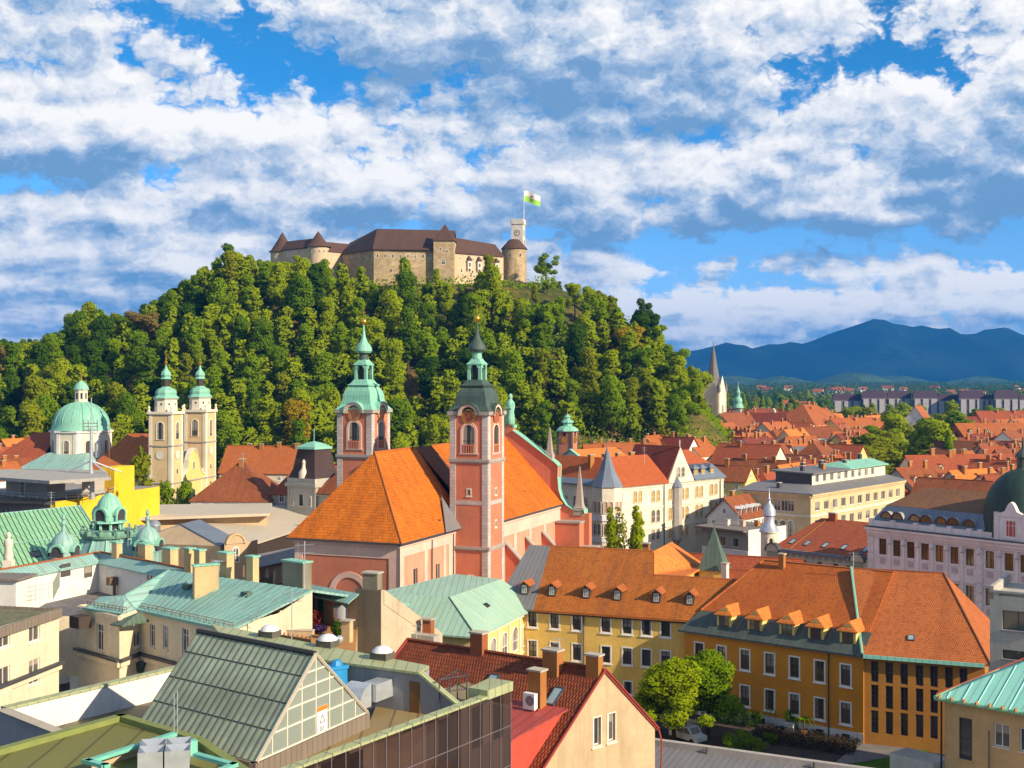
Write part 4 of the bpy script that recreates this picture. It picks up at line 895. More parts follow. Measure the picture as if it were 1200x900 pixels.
# ------------------------------------------------------------------ churches
def su(A, B, u):
    A, B = V((A[0], A[1])), V((B[0], B[1])); d = (B-A).normalized(); k = (u-600)/F
    return (k*A.y-A.x)/(d.x-k*d.y)
def wpx(A, B, u, v, w, h, style=None):
    """window centred on photo pixel u,v of the wall A-B -> (s, sill z, w, h, style)"""
    s = su(A, B, u); A, B = V((A[0], A[1])), V((B[0], B[1])); Y = (A+(B-A).normalized()*s).y
    z = H-(v-440)/F*Y
    return (s, z-h/2, w, h)+((style,) if style else ())
def clock_disc(root, A, B, s, z, r, mats, name='clock_face'):
    A, B = V((A[0], A[1])), V((B[0], B[1])); d = (B-A).normalized(); n = V((d.y, -d.x))
    c = A+d*s+n*.14; c = V((c.x, c.y, z)); d3 = V((d.x, d.y, 0)); n3 = V((n.x, n.y, 0)); up = V((0, 0, 1)); b = MB()
    ring = lambda rr, off: [c+n3*off+(d3*math.cos(t)+up*math.sin(t))*rr for t in [i*math.pi/12 for i in range(24)]]
    b.poly(ring(r, 0), 0)
    o, i2 = ring(r, .02), ring(r*.88, .02)
    for k in range(24): b.poly([o[k], o[(k+1) % 24], i2[(k+1) % 24], i2[k]], 1)
    for t in range(12):
        a = t*math.pi/6
        b.poly([c+n3*.03+(d3*math.cos(x)+up*math.sin(x))*rr for x, rr in ((a-.05, r*.82), (a+.05, r*.82), (a+.05, r*.6), (a-.05, r*.6))], 1)
    b.poly([c+n3*.04+d3*.09, c+n3*.04+up*r*.62, c+n3*.04-d3*.09], 1); b.poly([c+n3*.05+up*.08, c+n3*.05-d3*r*.5-up*r*.2, c+n3*.05-up*.08], 1)
    return b.build(name, mats, root)
def arch_hood(b, A, B, s, z, r0, r1, out, m=0, n=12):
    A, B = V((A[0], A[1])), V((B[0], B[1])); d = (B-A).normalized(); nn = V((d.y, -d.x))
    def q(r, t, y): p = A+d*(s+r*math.cos(t))+nn*y; return V((p.x, p.y, z+r*math.sin(t)))
    for i in range(n):
        t0, t1 = math.pi*i/n, math.pi*(i+1)/n
        b.poly([q(r0,t0,out),q(r1,t0,out),q(r1,t1,out),q(r0,t1,out)],m);b.poly([q(r1,t0,out),q(r1,t0,-.6),q(r1,t1,-.6),q(r1,t1,out)],m);b.poly([q(r0,t0,out),q(r0,t1,out),q(r0,t1,-.05),q(r0,t0,-.05)],m)
CH = frame2((-17, 192), 22)
def bell_tower(x0, y0, s, label, cm, dark):
    Lf = lambda x, y, z=None: CH(x0+x, y0+y, z)
    c = CH(x0+s/2, y0+s/2); root = thing('bell_tower', label, 'church tower', (c.x, c.y, 0))
    fp = [Lf(0, 0), Lf(s, 0), Lf(s, s), Lf(0, s)]; zt = 36.0
    b = MB()
    for i in range(4):
        A, B = fp[i], fp[(i+1) % 4]
        ws = [(s/2, 29.3, 2.1, 4.6, 'arch')]
        if i < 2: ws += [(s/2,22.3,.75,1.1,'tiny'),(s/2+.2,16.8 if i else 23.5,.01,.01,'tiny')][:1]+([(s/2,17.0,.7,1.1,'tiny')] if i else [(s*.55,7.6,.9,1.7,'tiny')])
        facade(root, b, A, B, 0, zt, ws, 'tiny')
    b.poly([(p.x, p.y, zt) for p in fp])
    b.build('wall', M['redplaster'], root)
    b = MB()
    for i in range(4):
        A, B = fp[i], fp[(i+1) % 4]
        for ss in (.48, s-.48): pilaster(b, A, B, ss, 1.0, 0, zt-.5, .1, 0)
        band(b, A, B, 20.8, 21.5, .08, 0); band(b, A, B, 31.9-2.9, 31.9-2.75, .12, 0, -1.6)
    b.build('quoins', M['graystone'], root)
    b = MB()
    for i in range(4):
        A, B = fp[i], fp[(i+1) % 4]
        for z, o in ((13.8, .3), (28.1, .28)): band(b, A, B, z-.25, z+.2, o, 0, o-.002*i); band(b, A, B, z-.5, z-.25, o*.5, 0, o*.5-.002*i)
        for f0, f1 in ((0, .26), (.74, 1.0)):
            d = (B-A); band(b, A+d*f0, A+d*f1, zt-.5, zt+.1, .42, 0, .40)
    b.build('cornice', M['cornice'], root)
    b = MB()
    for i in range(4):
        A, B = fp[i], fp[(i+1) % 4]; arch_hood(b, A, B, s/2, zt-.5, 1.35, 1.85, .45)
        band(b, A+(B-A)*.5-(B-A).normalized()*1.85, A+(B-A)*.5-(B-A).normalized()*1.35, zt-.6, zt-.5, .44); 
    b.build('clock_hood', M['pink_trim'], root)
    b = MB()
    for i in range(2):
        A, B = fp[i], fp[(i+1) % 4]; n = ((B-A).normalized()); n = V((n.y, -n.x)); m = (A+B)/2; d = (B-A).normalized()
        b.prism([m-d*1.6+n*.012, m+d*1.6+n*.012, m+d*1.6-n*.5, m-d*1.6-n*.5], zt-.5, zt-.4)
        for k in range(5): q = m+d*((k-2)*.42)+n*.16; b.box((q.x, q.y, 29.3), .16, .12, 1.25, 0, math.atan2(d.y, d.x))
        b.prism([m-d*1.05+n*.2, m+d*1.05+n*.2, m+d*1.05+n*.1, m-d*1.05+n*.1], 30.5, 30.7)
        clock_disc(root, A, B, s/2, zt-.75, 1.22, [M['redplaster' if not dark else 'rednum'], M['gold']])
    b.build('belfry_balustrade', M['redplaster'], root)
    # bell-shaped square dome, lantern, onion, finial
    cx = (c.x, c.y); q2 = math.sqrt(2); rot = R(45-22)
    b = MB(); prof = [(3.95, zt+.1), (3.75, zt+.35), (3.3, zt+1.0), (3.1, zt+1.8), (3.0, zt+2.6), (2.75, zt+3.3), (2.3, zt+3.9), (2.1, zt+4.1)]
    b.lathe(cx, [(r*q2*(.92 if r > 3.5 else .88), z) for r, z in prof], 4, 0, rot)
    for i in range(4):  # copper saddles over the clock hoods
        A, B = fp[i], fp[(i+1) % 4]; arch_hood(b, A, B, s/2, zt-.5, 1.8, 2.0, .6)
    b.build('dome', M[cm], root)
    z1 = zt+4.1; b = MB(); b.lathe(cx, [(2.05*q2, z1), (2.15*q2, z1+.25), (1.7*q2, z1+.5), (1.4*q2, z1+1.0), (1.25*q2, z1+1.2)], 4, 0, rot)
    l = b.build('lantern_base', M[cm], root)
    z2 = z1+1.2; b = MB(); r = 1.1
    for i in range(4):
        a = rot+i*math.pi/2; b.box((cx[0]+r*1.25*math.cos(a), cx[1]+r*1.25*math.sin(a), z2), .5, .5, 2.4, 0, a+math.pi/4)
    b.lathe(cx, [(r*.75, z2), (r*.75, z2+2.4)], 4, 1, rot)
    for k in range(4):
        a = rot+math.pi/4+k*math.pi/2; d = V((-math.sin(a), math.cos(a))); m = V((cx[0]+1.08*math.cos(a), cx[1]+1.08*math.sin(a)))
        arch_hood(b, m-d, m+d, 1.0, z2+1.9, .62, .95, .25)
    b.lathe(cx, [(1.25*q2, z2+2.4), (1.4*q2, z2+2.55), (1.0*q2, z2+3.0), (.72*q2, z2+3.5)], 4, 0, rot)
    b.build('lantern', [M[cm if not dark else 'copper'], M['black']], root)
    z3 = z2+3.5;b = MB();b.lathe(cx,[(.85,z3),(.75,z3+.9),(1.0,z3+1.0),(1.02,z3+1.15)],12);b.build('lantern_neck',M['copper_m' if not dark else 'copper'],root)
    z4 = z3+1.15;b = MB();b.lathe(cx,[(1.25,z4),(1.5,z4+.35),(1.42,z4+.9),(1.05,z4+1.5),(.62,z4+2.1),(.36,z4+2.9),(.2,z4+3.9),(.12,z4+5.0)],14);b.build('onion_spire',M[cm],root,True)
    z5 = z4+5.0;b = MB();b.lathe(cx,[(.1,z5-.1),(.42,z5+.15),(.52,z5+.5),(.42,z5+.85),(.08,z5+1.1)],12);b.tube((cx[0],cx[1],z5+1),(cx[0],cx[1],z5+2.9),.06,0);b.box((cx[0],cx[1],z5+2.1),.9,.08,.1,0,R(-22));b.build('finial',M['gold'],root,True)
    return root
def make_church():
    root = thing('franciscan_church', 'salmon church with a huge orange tiled roof between two bell towers', 'church', CH(-9, 32).to_3d())
    ze = 17.0; b = MB()
    Lc, Nn, Re = CH(-18, 0), CH(0, 0), CH(0, 26)
    # choir
    facade(root, b, Lc, Nn, 0, ze); 
    wr = [wpx(Nn, Re, 487, 686, 1.5, 5.2, 'dark'), wpx(Nn, Re, 513, 680, 1.5, 5.2, 'dark')]
    facade(root, b, Nn, Re, 0, ze, wr); wall(b, CH(-18, 26), Lc, 0, ze)
    b.build('choir_wall', M['salmon'], root)
    b = MB(); d0 = lambda A, B, s0, s1, z0, z1, o: band(b, A+(B-A).normalized()*s0, A+(B-A).normalized()*s1, z0, z1, o)
    d0(Lc, Nn, 0, 18, ze-2.6, ze-.9, .14); d0(Lc, Nn, 0, 1.4, 0, ze-2.6, .13); d0(Lc, Nn, 16.4, 18, 0, ze-2.6, .13)
    d0(Nn, Re, 0, 22, ze-2.4, ze-.9, .14)
    for s0, s1 in ((0, 1.6), (8.6, 9.8), (15.6, 16.6), (17.6, 20.2)): d0(Nn, Re, s0, s1, 0, ze-2.4, .13)
    arch_hood(b, Lc, Nn, 9.6, 8.6, 2.6, 3.5, .16); b.build('choir_frame', M['pink_trim'], root)
    b = MB();d1 = lambda A,B: (band(b,A,B,ze-.9,ze-.35,.35,0,.2),band(b,A,B,ze-.35,ze-.02,.6,0,.3));d1(Lc,Nn);d1(Nn,CH(0,20));b.build('cornice',M['pink_trim'],root)
    # deep recesses' warm panel
    b = MB();dd = (Nn-Lc).normalized();nn = V((dd.y,-dd.x));b.prism([Lc+dd*1.4+nn*.03,Nn-dd*1.6+nn*.03,Nn-dd*1.6-nn*.02,Lc+dd*1.4-nn*.02],0,ze-2.6);b.build('choir_panel',M['redplaster'],root)
    for s, u in ((.5, 505), (1, 530)):
        b = MB(); p = CH(.22, su(Nn, Re, u)); b.tube((p.x, p.y, 0), (p.x, p.y, ze-.3), .1); b.build('downpipe', M['darkgrey'], root)
    p = CH(.2, -.15); b = MB(); b.tube((p.x, p.y, 0), (p.x, p.y, ze-.3), .1); b.build('downpipe', M['darkgrey'], root)
    # roofs
    zr = 29.8; o = 1.0; zo = ze-.05
    rb = MB(); ap, r1 = CH(-9, 9.2, zr), CH(-9, 24, zr)
    rb.shell([[CH(-18-o,-o,zo),CH(o,-o,zo),ap],[CH(o,-o,zo),CH(o,24,zo),r1,ap],[CH(-18-o,24,zo),CH(-18-o,-o,zo),ap,r1]],.3,0,1)
    ch = rb.build('choir_roof', [M['church_tile'], M['darkgrey']], root)
    b = MB(); b.tube(CH(o, -o, zo), ap, .13, 0, 5); b.tube(ap, r1, .15, 0, 5); b.build('ridge_tiles', M['orange_tile'], ch)
    b = MB()
    for u, v in ((396, 615),): pass
    for x, y in ((-13, -.2), (.2, 15)):
        f = max(0, .22); c = CH(x+(0 if x < -5 else -.8), y+(1.2 if x < -5 else 0)); b.box((c.x, c.y, ze+1.3), .7, .7, .5, 0, R(-22))
    b.build('roof_hatch', M['darkgrey'], ch)
    ne = CH(2.5, 0); nl, nr = -20.5, 2.5; on = .9
    def strip(y0,y1,z_lift=0.0): return [[CH(nr+on,y0,zo),CH(nr+on,y1,zo),CH(-9,y1,zr+z_lift),CH(-9,y0,zr+z_lift)],[CH(nl-on,y1,zo),CH(nl-on,y0,zo),CH(-9,y0,zr+z_lift),CH(-9,y1,zr+z_lift)]]
    rb = MB(); rb.shell(strip(24.0, 30), .3); rb.build('weathered_roof', M['brown_tile'], root)
    rb = MB(); rb.shell(strip(30, 64, .0), .3, 0, 1); nr_ = rb.build('nave_roof', [M['church_tile'], M['darkgrey']], root)
    b = MB(); b.tube(CH(-9, 30, zr), CH(-9, 64, zr), .15, 0, 5); b.build('ridge_tiles', M['orange_tile'], nr_)
    for y, z in ((51, 20.0),):
        b = MB(); c = CH(-.2, y); b.box((c.x, c.y, z), .8, .9, .45, 0, R(-22)); b.build('roof_hatch', M['darkgrey'], nr_)
    rb = MB();a = CH(1.2,18.5,ze+.1);rb.shell([[CH(1.0,15.5,ze+.1),CH(1.2,20,ze+.1),CH(-6.3,20,26),CH(-5.6,24.02,25.2)]][:0] or [[CH(1.3,14,ze+.02),CH(1.3,20,ze+.02),CH(-2.2,20,ze+5.0),CH(-3.6,22,ze+6.6)]],.12);rb.build('valley_flashing',M['greymetal'],root)
    # nave wall
    b = MB();A,B = CH(nr,26),CH(nr,64);wall(b,A,B,0,ze);wall(b,CH(0,25.9),A,0,ze);wall(b,CH(nl,64),CH(nl,26),0,ze);b.build('nave_wall',M['salmon'],root)
    b = MB(); band(b, A, B, ze-3.2, ze-.9, .14); band(b, A, B, ze-.9, ze-.4, .4); band(b, A, B, ze-.4, ze-.03, .7)
    for y in (14.5, 22, 29.5, 36.6): pilaster(b, A, B, y, 1.3, 0, ze-3.2, .13)
    b.build('nave_frame', M['pink_trim'], root)
    for y in (36.5, 46, 54.5):
        b = MB(); x = nr+.1; w = .45; p = [(x, 0), (x+7, 0), (x+7, 5.5), (x, 12.5)]
        b.poly([CH(q[0],y-w,q[1]) for q in p]);b.poly([CH(q[0],y+w,q[1]) for q in p][::-1]);b.poly([CH(x+7,y-w,0),CH(x+7,y+w,0),CH(x+7,y+w,5.5),CH(x+7,y-w,5.5)])
        bt = b.build('buttress', M['redplaster'], root)
        b = MB();b.shell([[CH(x,y-w-.25,12.7),CH(x+7.4,y-w-.25,5.3),CH(x+7.4,y+w+.25,5.3),CH(x,y+w+.25,12.7)]],.3);b.build('buttress_coping',M['cornice'],bt)
    # curved facade wall rising over the roof
    half = [(0,32.2),(1.6,32.2),(1.7,31.0),(3,30.2),(7,27.4),(10.6,24.9),(11.3,24.2),(11.2,22),(11.4,19.6),(12.0,17.9),(13.0,16.6),(14.2,15.9),(15.5,15.7),(16.6,15.9),(16.7,15.2),(17.6,15.2),(17.6,0)]
    prof = [(-9+x, z) for x, z in half]+[(-9-x, z) for x, z in half[::-1]][:-1]
    b = MB(); y0, y1 = 64, 65.6
    b.poly([CH(x, y0, z) for x, z in prof]); b.poly([CH(x, y1, z) for x, z in prof][::-1])
    for i in range(len(prof)):
        p, q = prof[i], prof[(i+1) % len(prof)]; b.poly([CH(p[0], y0, p[1]), CH(q[0], y0, q[1]), CH(q[0], y1, q[1]), CH(p[0], y1, p[1])])
    fw = b.build('gable_wall', M['redplaster'], root)
    for sgn in (1, -1):
        b = MB()
        for i in range(2, len(half)-3):
            p, q = half[i], half[i+1]; P3 = lambda h, y, dz: CH(-9+sgn*h[0], y, h[1]+dz)
            b.shell([[P3(p, y0-.35, .14), P3(q, y0-.35, .14), P3(q, y1+.35, .14), P3(p, y1+.35, .14)]], .13)
        b.build('coping', M['copper'], fw)
    for dx, z0, z1, r in ((15.4, 15.8, 24.3, .95), (9.2, 26.0, 31.8, .7)):
        c = CH(-9+dx,64.8);b = MB();b.lathe((c.x,c.y),[(r*1.5,z0-1),(r*1.5,z0+.5),(r*1.2,z0+.6),(r,z0+1.2),(.12,z1)],4,0,R(45-22));b.build('obelisk',M['cornice'],fw)
    c = CH(8.0, 63.2); b = MB()
    b.box((c.x, c.y, 0), 4.6, 2.6, 8.6, 0, R(-22)); b.box((c.x, c.y, 8.6), 5.2, 3.2, .5, 1, R(-22)); p = CH(5.0, 62.9)
    b.box((p.x,p.y,0),5,3,13.5,0,R(-22));b.box((p.x,p.y,13.5),5.4,3.4,.35,1,R(-22));b.build('side_porch',[M['redplaster'],M['cornice']],root)
    # gilded copper Madonna over the gable: robed body, crowned head
    c = CH(-8.2, 64.8); b = MB(); z = 32.2
    b.lathe((c.x,c.y),[(.75,z),(.95,z+.3),(.85,z+1.4),(.72,z+2.6),(.95,z+3.6),(.85,z+4.4),(.42,z+4.9),(.30,z+5.1),(.40,z+5.3),(.46,z+5.6),(.38,z+5.95),(.1,z+6.2)],12)
    for s in (-1, 1): q = CH(-8.2+s*.7, 64.5); b.tube((q.x, q.y, z+4.3), CH(-8.2+s*.35, 64.0, z+3.2), .24, 0, 6)
    b.box((c.x, c.y, z-.6), 2.2, 1.6, .6, 0, R(-22))
    solo('statue', 'green copper robed statue on top of the church gable', 'statue', b, M['copper'], (c.x, c.y, 31.6), smooth=True)
    bell_tower(-.7, 20.0, 6.7, 'pink church tower with a dark mottled dome and spire, in front of the roof', 'copper_m', True)
    bell_tower(-24.2, 24.0, 6.7, 'pink church tower with a bright green copper dome, behind the roof', 'copper', False)
make_church()
def make_cathedral():
    L = frame2((-99.75, 375), 12); S = 7.2
    root = thing('cathedral', 'yellow twin-tower cathedral with green dome and orange roofs', 'cathedral', L(-30, 15).to_3d())
    ze = 13.4
    # long body behind the towers
    b = MB(); fp = [L(-62, 3), L(-.8, 3), L(-.8, 27), L(-62, 27)]
    for i in range(4): wall(b, fp[i], fp[(i+1) % 4], 0, ze)
    fp2 = [L(-46, -2), L(-30, -2), L(-30, 32), L(-46, 32)]
    for i in range(4): wall(b, fp2[i], fp2[(i+1) % 4], 0, ze+.3)
    b.build('nave_wall', M['greygreen'], root)
    rb = MB(); zr = 24.2
    rb.shell([[L(-29,2.2,ze),L(-7.3,2.2,ze),L(-9,15,zr),L(-22,15,zr)],[L(-7.3,27.8,ze),L(-29,27.8,ze),L(-22,15,zr),L(-9,15,zr)],[L(-7.3,2.2,ze),L(-7.3,27.8,ze),L(-9,15,zr)],[L(-29,27.8,ze),L(-29,2.2,ze),L(-22,15,zr)]],.3);rb.build('nave_roof',M['orange_tile'],root)
    rb = MB();rb.shell([[L(-66,2.2,ze),L(-46,2.2,ze),L(-46,15,zr),L(-54,15,zr)],[L(-46,27.8,ze),L(-66,27.8,ze),L(-54,15,zr),L(-46,15,zr)],[L(-66,27.8,ze),L(-66,2.2,ze),L(-54,15,zr)]],.3);rb.build('choir_roof',M['red_tile'],root)
    rb = MB(); k = 18.4
    rb.shell([[L(-49,-3,ze+.4),L(-27,-3,ze+.4),L(-31.5,7,k),L(-44.5,7,k)],[L(-27,-3,ze+.4),L(-27,33,ze+.4),L(-31.5,23,k),L(-31.5,7,k)],[L(-27,33,ze+.4),L(-49,33,ze+.4),L(-44.5,23,k),L(-31.5,23,k)],[L(-49,33,ze+.4),L(-49,-3,ze+.4),L(-44.5,7,k),L(-44.5,23,k)],[L(-31.5,7,k),L(-31.5,23,k),L(-44.5,23,k),L(-44.5,7,k)]],.3);rb.build('crossing_roof',M['copper_b'],root)
    c = L(-37.9, 14.8); cc = (c.x, c.y); r = 8.4; zd = 25.0
    b = MB(); rr = r/math.cos(math.pi/8)
    vs = [V((cc[0]+rr*math.cos(R(-22.5-12+45*i)), cc[1]+rr*math.sin(R(-22.5-12+45*i)))) for i in range(8)]
    for i in range(8):
        A, B = vs[i], vs[(i+1) % 8]; mid = (A+B)/2; n = V(((B-A).y, -(B-A).x))
        facade(root, b, A, B, 15, zd, [((B-A).length/2, 18.2, 1.7, 3.9, 'archc')] if n.dot(-mid) > 0 else [])
    dr = b.build('drum', M['ivory'], root)
    b = MB()
    for i in range(8):
        A,B = vs[i],vs[(i+1) % 8];band(b,A,B,zd-.5,zd+.1,.45,0,.3);pilaster(b,A,B,.7,1.0,15,zd-.5,.12);pilaster(b,A,B,(B-A).length-.7,1.0,15,zd-.5,.12)
    b.build('drum_trim', M['white'], dr)
    b = MB();b.lathe(cc,[(r+.7,zd+.1),(r+.3,zd+.7),(r+.1,zd+1.8)]+[(r*math.cos(t),zd+1.6+7.2*math.sin(t)) for t in [i*math.pi/2/9 for i in range(1,8)]]+[(2.1,zd+8.9)],40)
    dm = b.build('dome', M['copper'], root, True)
    b = MB()
    for i in range(16):
        a = math.pi*2*i/16;pt = [V((cc[0]+(r+.06)*math.cos(t)*math.cos(a),cc[1]+(r+.06)*math.cos(t)*math.sin(a),zd+1.65+7.2*math.sin(t))) for t in [j*math.pi/2/8 for j in range(8)]]
        for p, q in zip(pt, pt[1:]): b.tube(p, q, .10, 0, 4)
    b.build('dome_ribs', M['copper'], dm)
    b = MB(); z = zd+8.8; b.lathe(cc, [(2.0, z), (2.0, z+3.6), (2.3, z+3.7), (2.3, z+3.9)], 8, 0)
    for i in range(8):
        a = R(22.5+45*i); b.box((cc[0]+1.87*math.cos(a), cc[1]+1.87*math.sin(a), z+.9), .06, .62, 1.9, 1, a)
    b.build('dome_lantern', [M['ivory'], M['black']], root)
    b = MB(); b.lathe(cc, [(2.4, z+3.9), (2.1, z+4.7), (1.5, z+5.7), (.7, z+6.3), (.15, z+6.7)], 16); b.build('lantern_cap', M['copper'], root, True)
    b = MB();b.lathe(cc,[(.12,z+6.6),(.4,z+7.1),(.1,z+7.6)],10);b.tube((cc[0],cc[1],z+7.4),(cc[0],cc[1],z+9.3),.09);b.box((cc[0],cc[1],z+8.5),1.0,.1,.14);b.build('finial',M['gold'],root,True)
    # twin towers
    def tower(y0):
        T = lambda x, y, z=None: L(x, y0+y, z)
        fp = [T(-S, 0), T(0, 0), T(0, S), T(-S, S)]; zt = 31.2
        b = MB()
        for i in range(4):
            A,B = fp[i],fp[(i+1) % 4];facade(root,b,A,B,0,zt,[(S/2,23.2,2.0,5.0,'archc')]+([(S/2,7.6,.7,1.3,'tinydark'),(S/2,13.0,.7,1.3,'tinydark')] if i == 1 else []))
        b.poly([(p.x, p.y, zt) for p in fp]); tw = b.build('bell_tower', M['yellowc'], root)
        b = MB()
        for i in range(4):
            A, B = fp[i], fp[(i+1) % 4]
            for s in (.5, S-.5): pilaster(b, A, B, s, 1.0, 0, zt-.6, .12)
            for z in (21.3, 10.3): band(b, A, B, z-.2, z+.2, .25, 1, .24)
            band(b, A, B, zt-.6, zt+.15, .5, 0, .48)
            if i < 2: clock_disc(root, A, B, S/2, 18.6, 1.35, [M['ivory'], M['offw']])
        b.build('tower_trim', [M['ivory'], M['cornice']], tw)
        c = T(-S/2, S/2); c2 = (c.x, c.y); b = MB(); b.lathe(c2, [(3.35, zt+.1), (3.2, zt+3.6), (3.6, zt+3.8), (3.6, zt+4.1)], 8, 0, R(22.5-12))
        for i in range(8):
            a = R(-12+45*i); b.box((c2[0]+2.99*math.cos(a), c2[1]+2.99*math.sin(a), zt+1.5), .06, .55, 1.1, 1, a)
        b.build('octagon_stage', [M['ivory'], M['black']], tw)
        b = MB();z = zt+4.1;b.lathe(c2,[(3.9,z),(3.6,z+.35),(3.0,z+.9),(3.1,z+1.7),(2.7,z+2.5),(1.5,z+3.1),(1.3,z+3.4)],8,0,R(22.5-12));b.build('lower_cap',M['copper'],tw)
        b = MB(); b.lathe(c2, [(1.2, z+3.4), (1.1, z+5.4)], 8); b.build('open_lantern', M['darkwood'], tw)
        b = MB();b.lathe(c2,[(1.25,z+5.4),(1.7,z+5.7),(1.3,z+6.2),(1.55,z+6.9),(1.35,z+7.6),(.6,z+8.5),(.25,z+9.4),(.2,z+9.9)],8);b.build('upper_cap',M['copper'],tw)
        b = MB();b.lathe(c2,[(.15,z+9.8),(.5,z+10.3),(.5,z+10.7),(.15,z+11.1),(.3,z+11.5),(.08,z+11.9)],10);b.tube((c2[0],c2[1],z+11.5),(c2[0],c2[1],z+14),.09);b.box((c2[0],c2[1],z+13.0),1.1,.1,.14);b.build('finial',M['gold'],tw,True)
        for i in range(4):
            p = fp[i];b = MB();b.lathe((p.x,p.y),[(.42,zt+.1),(.42,zt+.6),(.2,zt+.8),(.4,zt+1.4),(.12,zt+1.9)],8);b.build('urn',M['ivory'],tw,True)
    tower(0); tower(22.6)
    # curved front between the towers
    A, B = L(-.25, S), L(-.25, 22.6); W = 22.6-S; b = MB()
    facade(root, b, A, B, 0, 10.3, [(W/2, 3.2, 2.0, 4.2, 'archc')])
    pr = [(0,10.3),(0,11.6),(2.2,12.2),(3.6,14.0),(4.2,16.4),(5.2,18.3),(6.6,19.4),(W/2,19.9)];pr = pr+[(W-x,z) for x,z in pr[::-1][1:]]
    d = (B-A).normalized(); nn = V((d.y, -d.x)); q = lambda s, z, o: V((A.x+d.x*s+nn.x*o, A.y+d.y*s+nn.y*o, z))
    b.poly([q(s, z, 0) for s, z in pr]); b.poly([q(s, z, -1.2) for s, z in pr][::-1])
    for p, p2 in zip(pr, pr[1:]): b.poly([q(p[0], p[1], 0), q(p2[0], p2[1], 0), q(p2[0], p2[1], -1.2), q(p[0], p[1], -1.2)])
    fr = b.build('front_wall', M['paleyellow'], root)
    b = MB(); band(b, A, B, 10.1, 10.5, .3, 1); pilaster(b, A, B, 2.4, .9, 0, 10.1, .12); pilaster(b, A, B, W-2.4, .9, 0, 10.1, .12)
    for p, p2 in zip(pr[1:], pr[2:-1]):
        b.shell([[q(p[0], p[1]+.1, .25), q(p2[0], p2[1]+.1, .25), q(p2[0], p2[1]+.1, -1.4), q(p[0], p[1]+.1, -1.4)]], .35)
    b.build('front_trim', [M['ivory'], M['cornice']], fr)
    put_window(root, A, B, W/2, 13.6, .9, 2.2, 'archc', 'window', fr)
    b = MB();b.shell([[L(-8,S-1,10.5),L(-1.5,S-1,10.5),L(-1.5,W/2+S,19.0),L(-8,W/2+S,19.0)],[L(-1.5,23.6,10.5),L(-8,23.6,10.5),L(-8,W/2+S,19.0),L(-1.5,W/2+S,19.0)]],.2);b.build('front_roof',M['copper_b'],root)
make_cathedral()
M['spire_grey'] = plaster('grey_slate_spire', (0.20, 0.18, 0.17), .3)
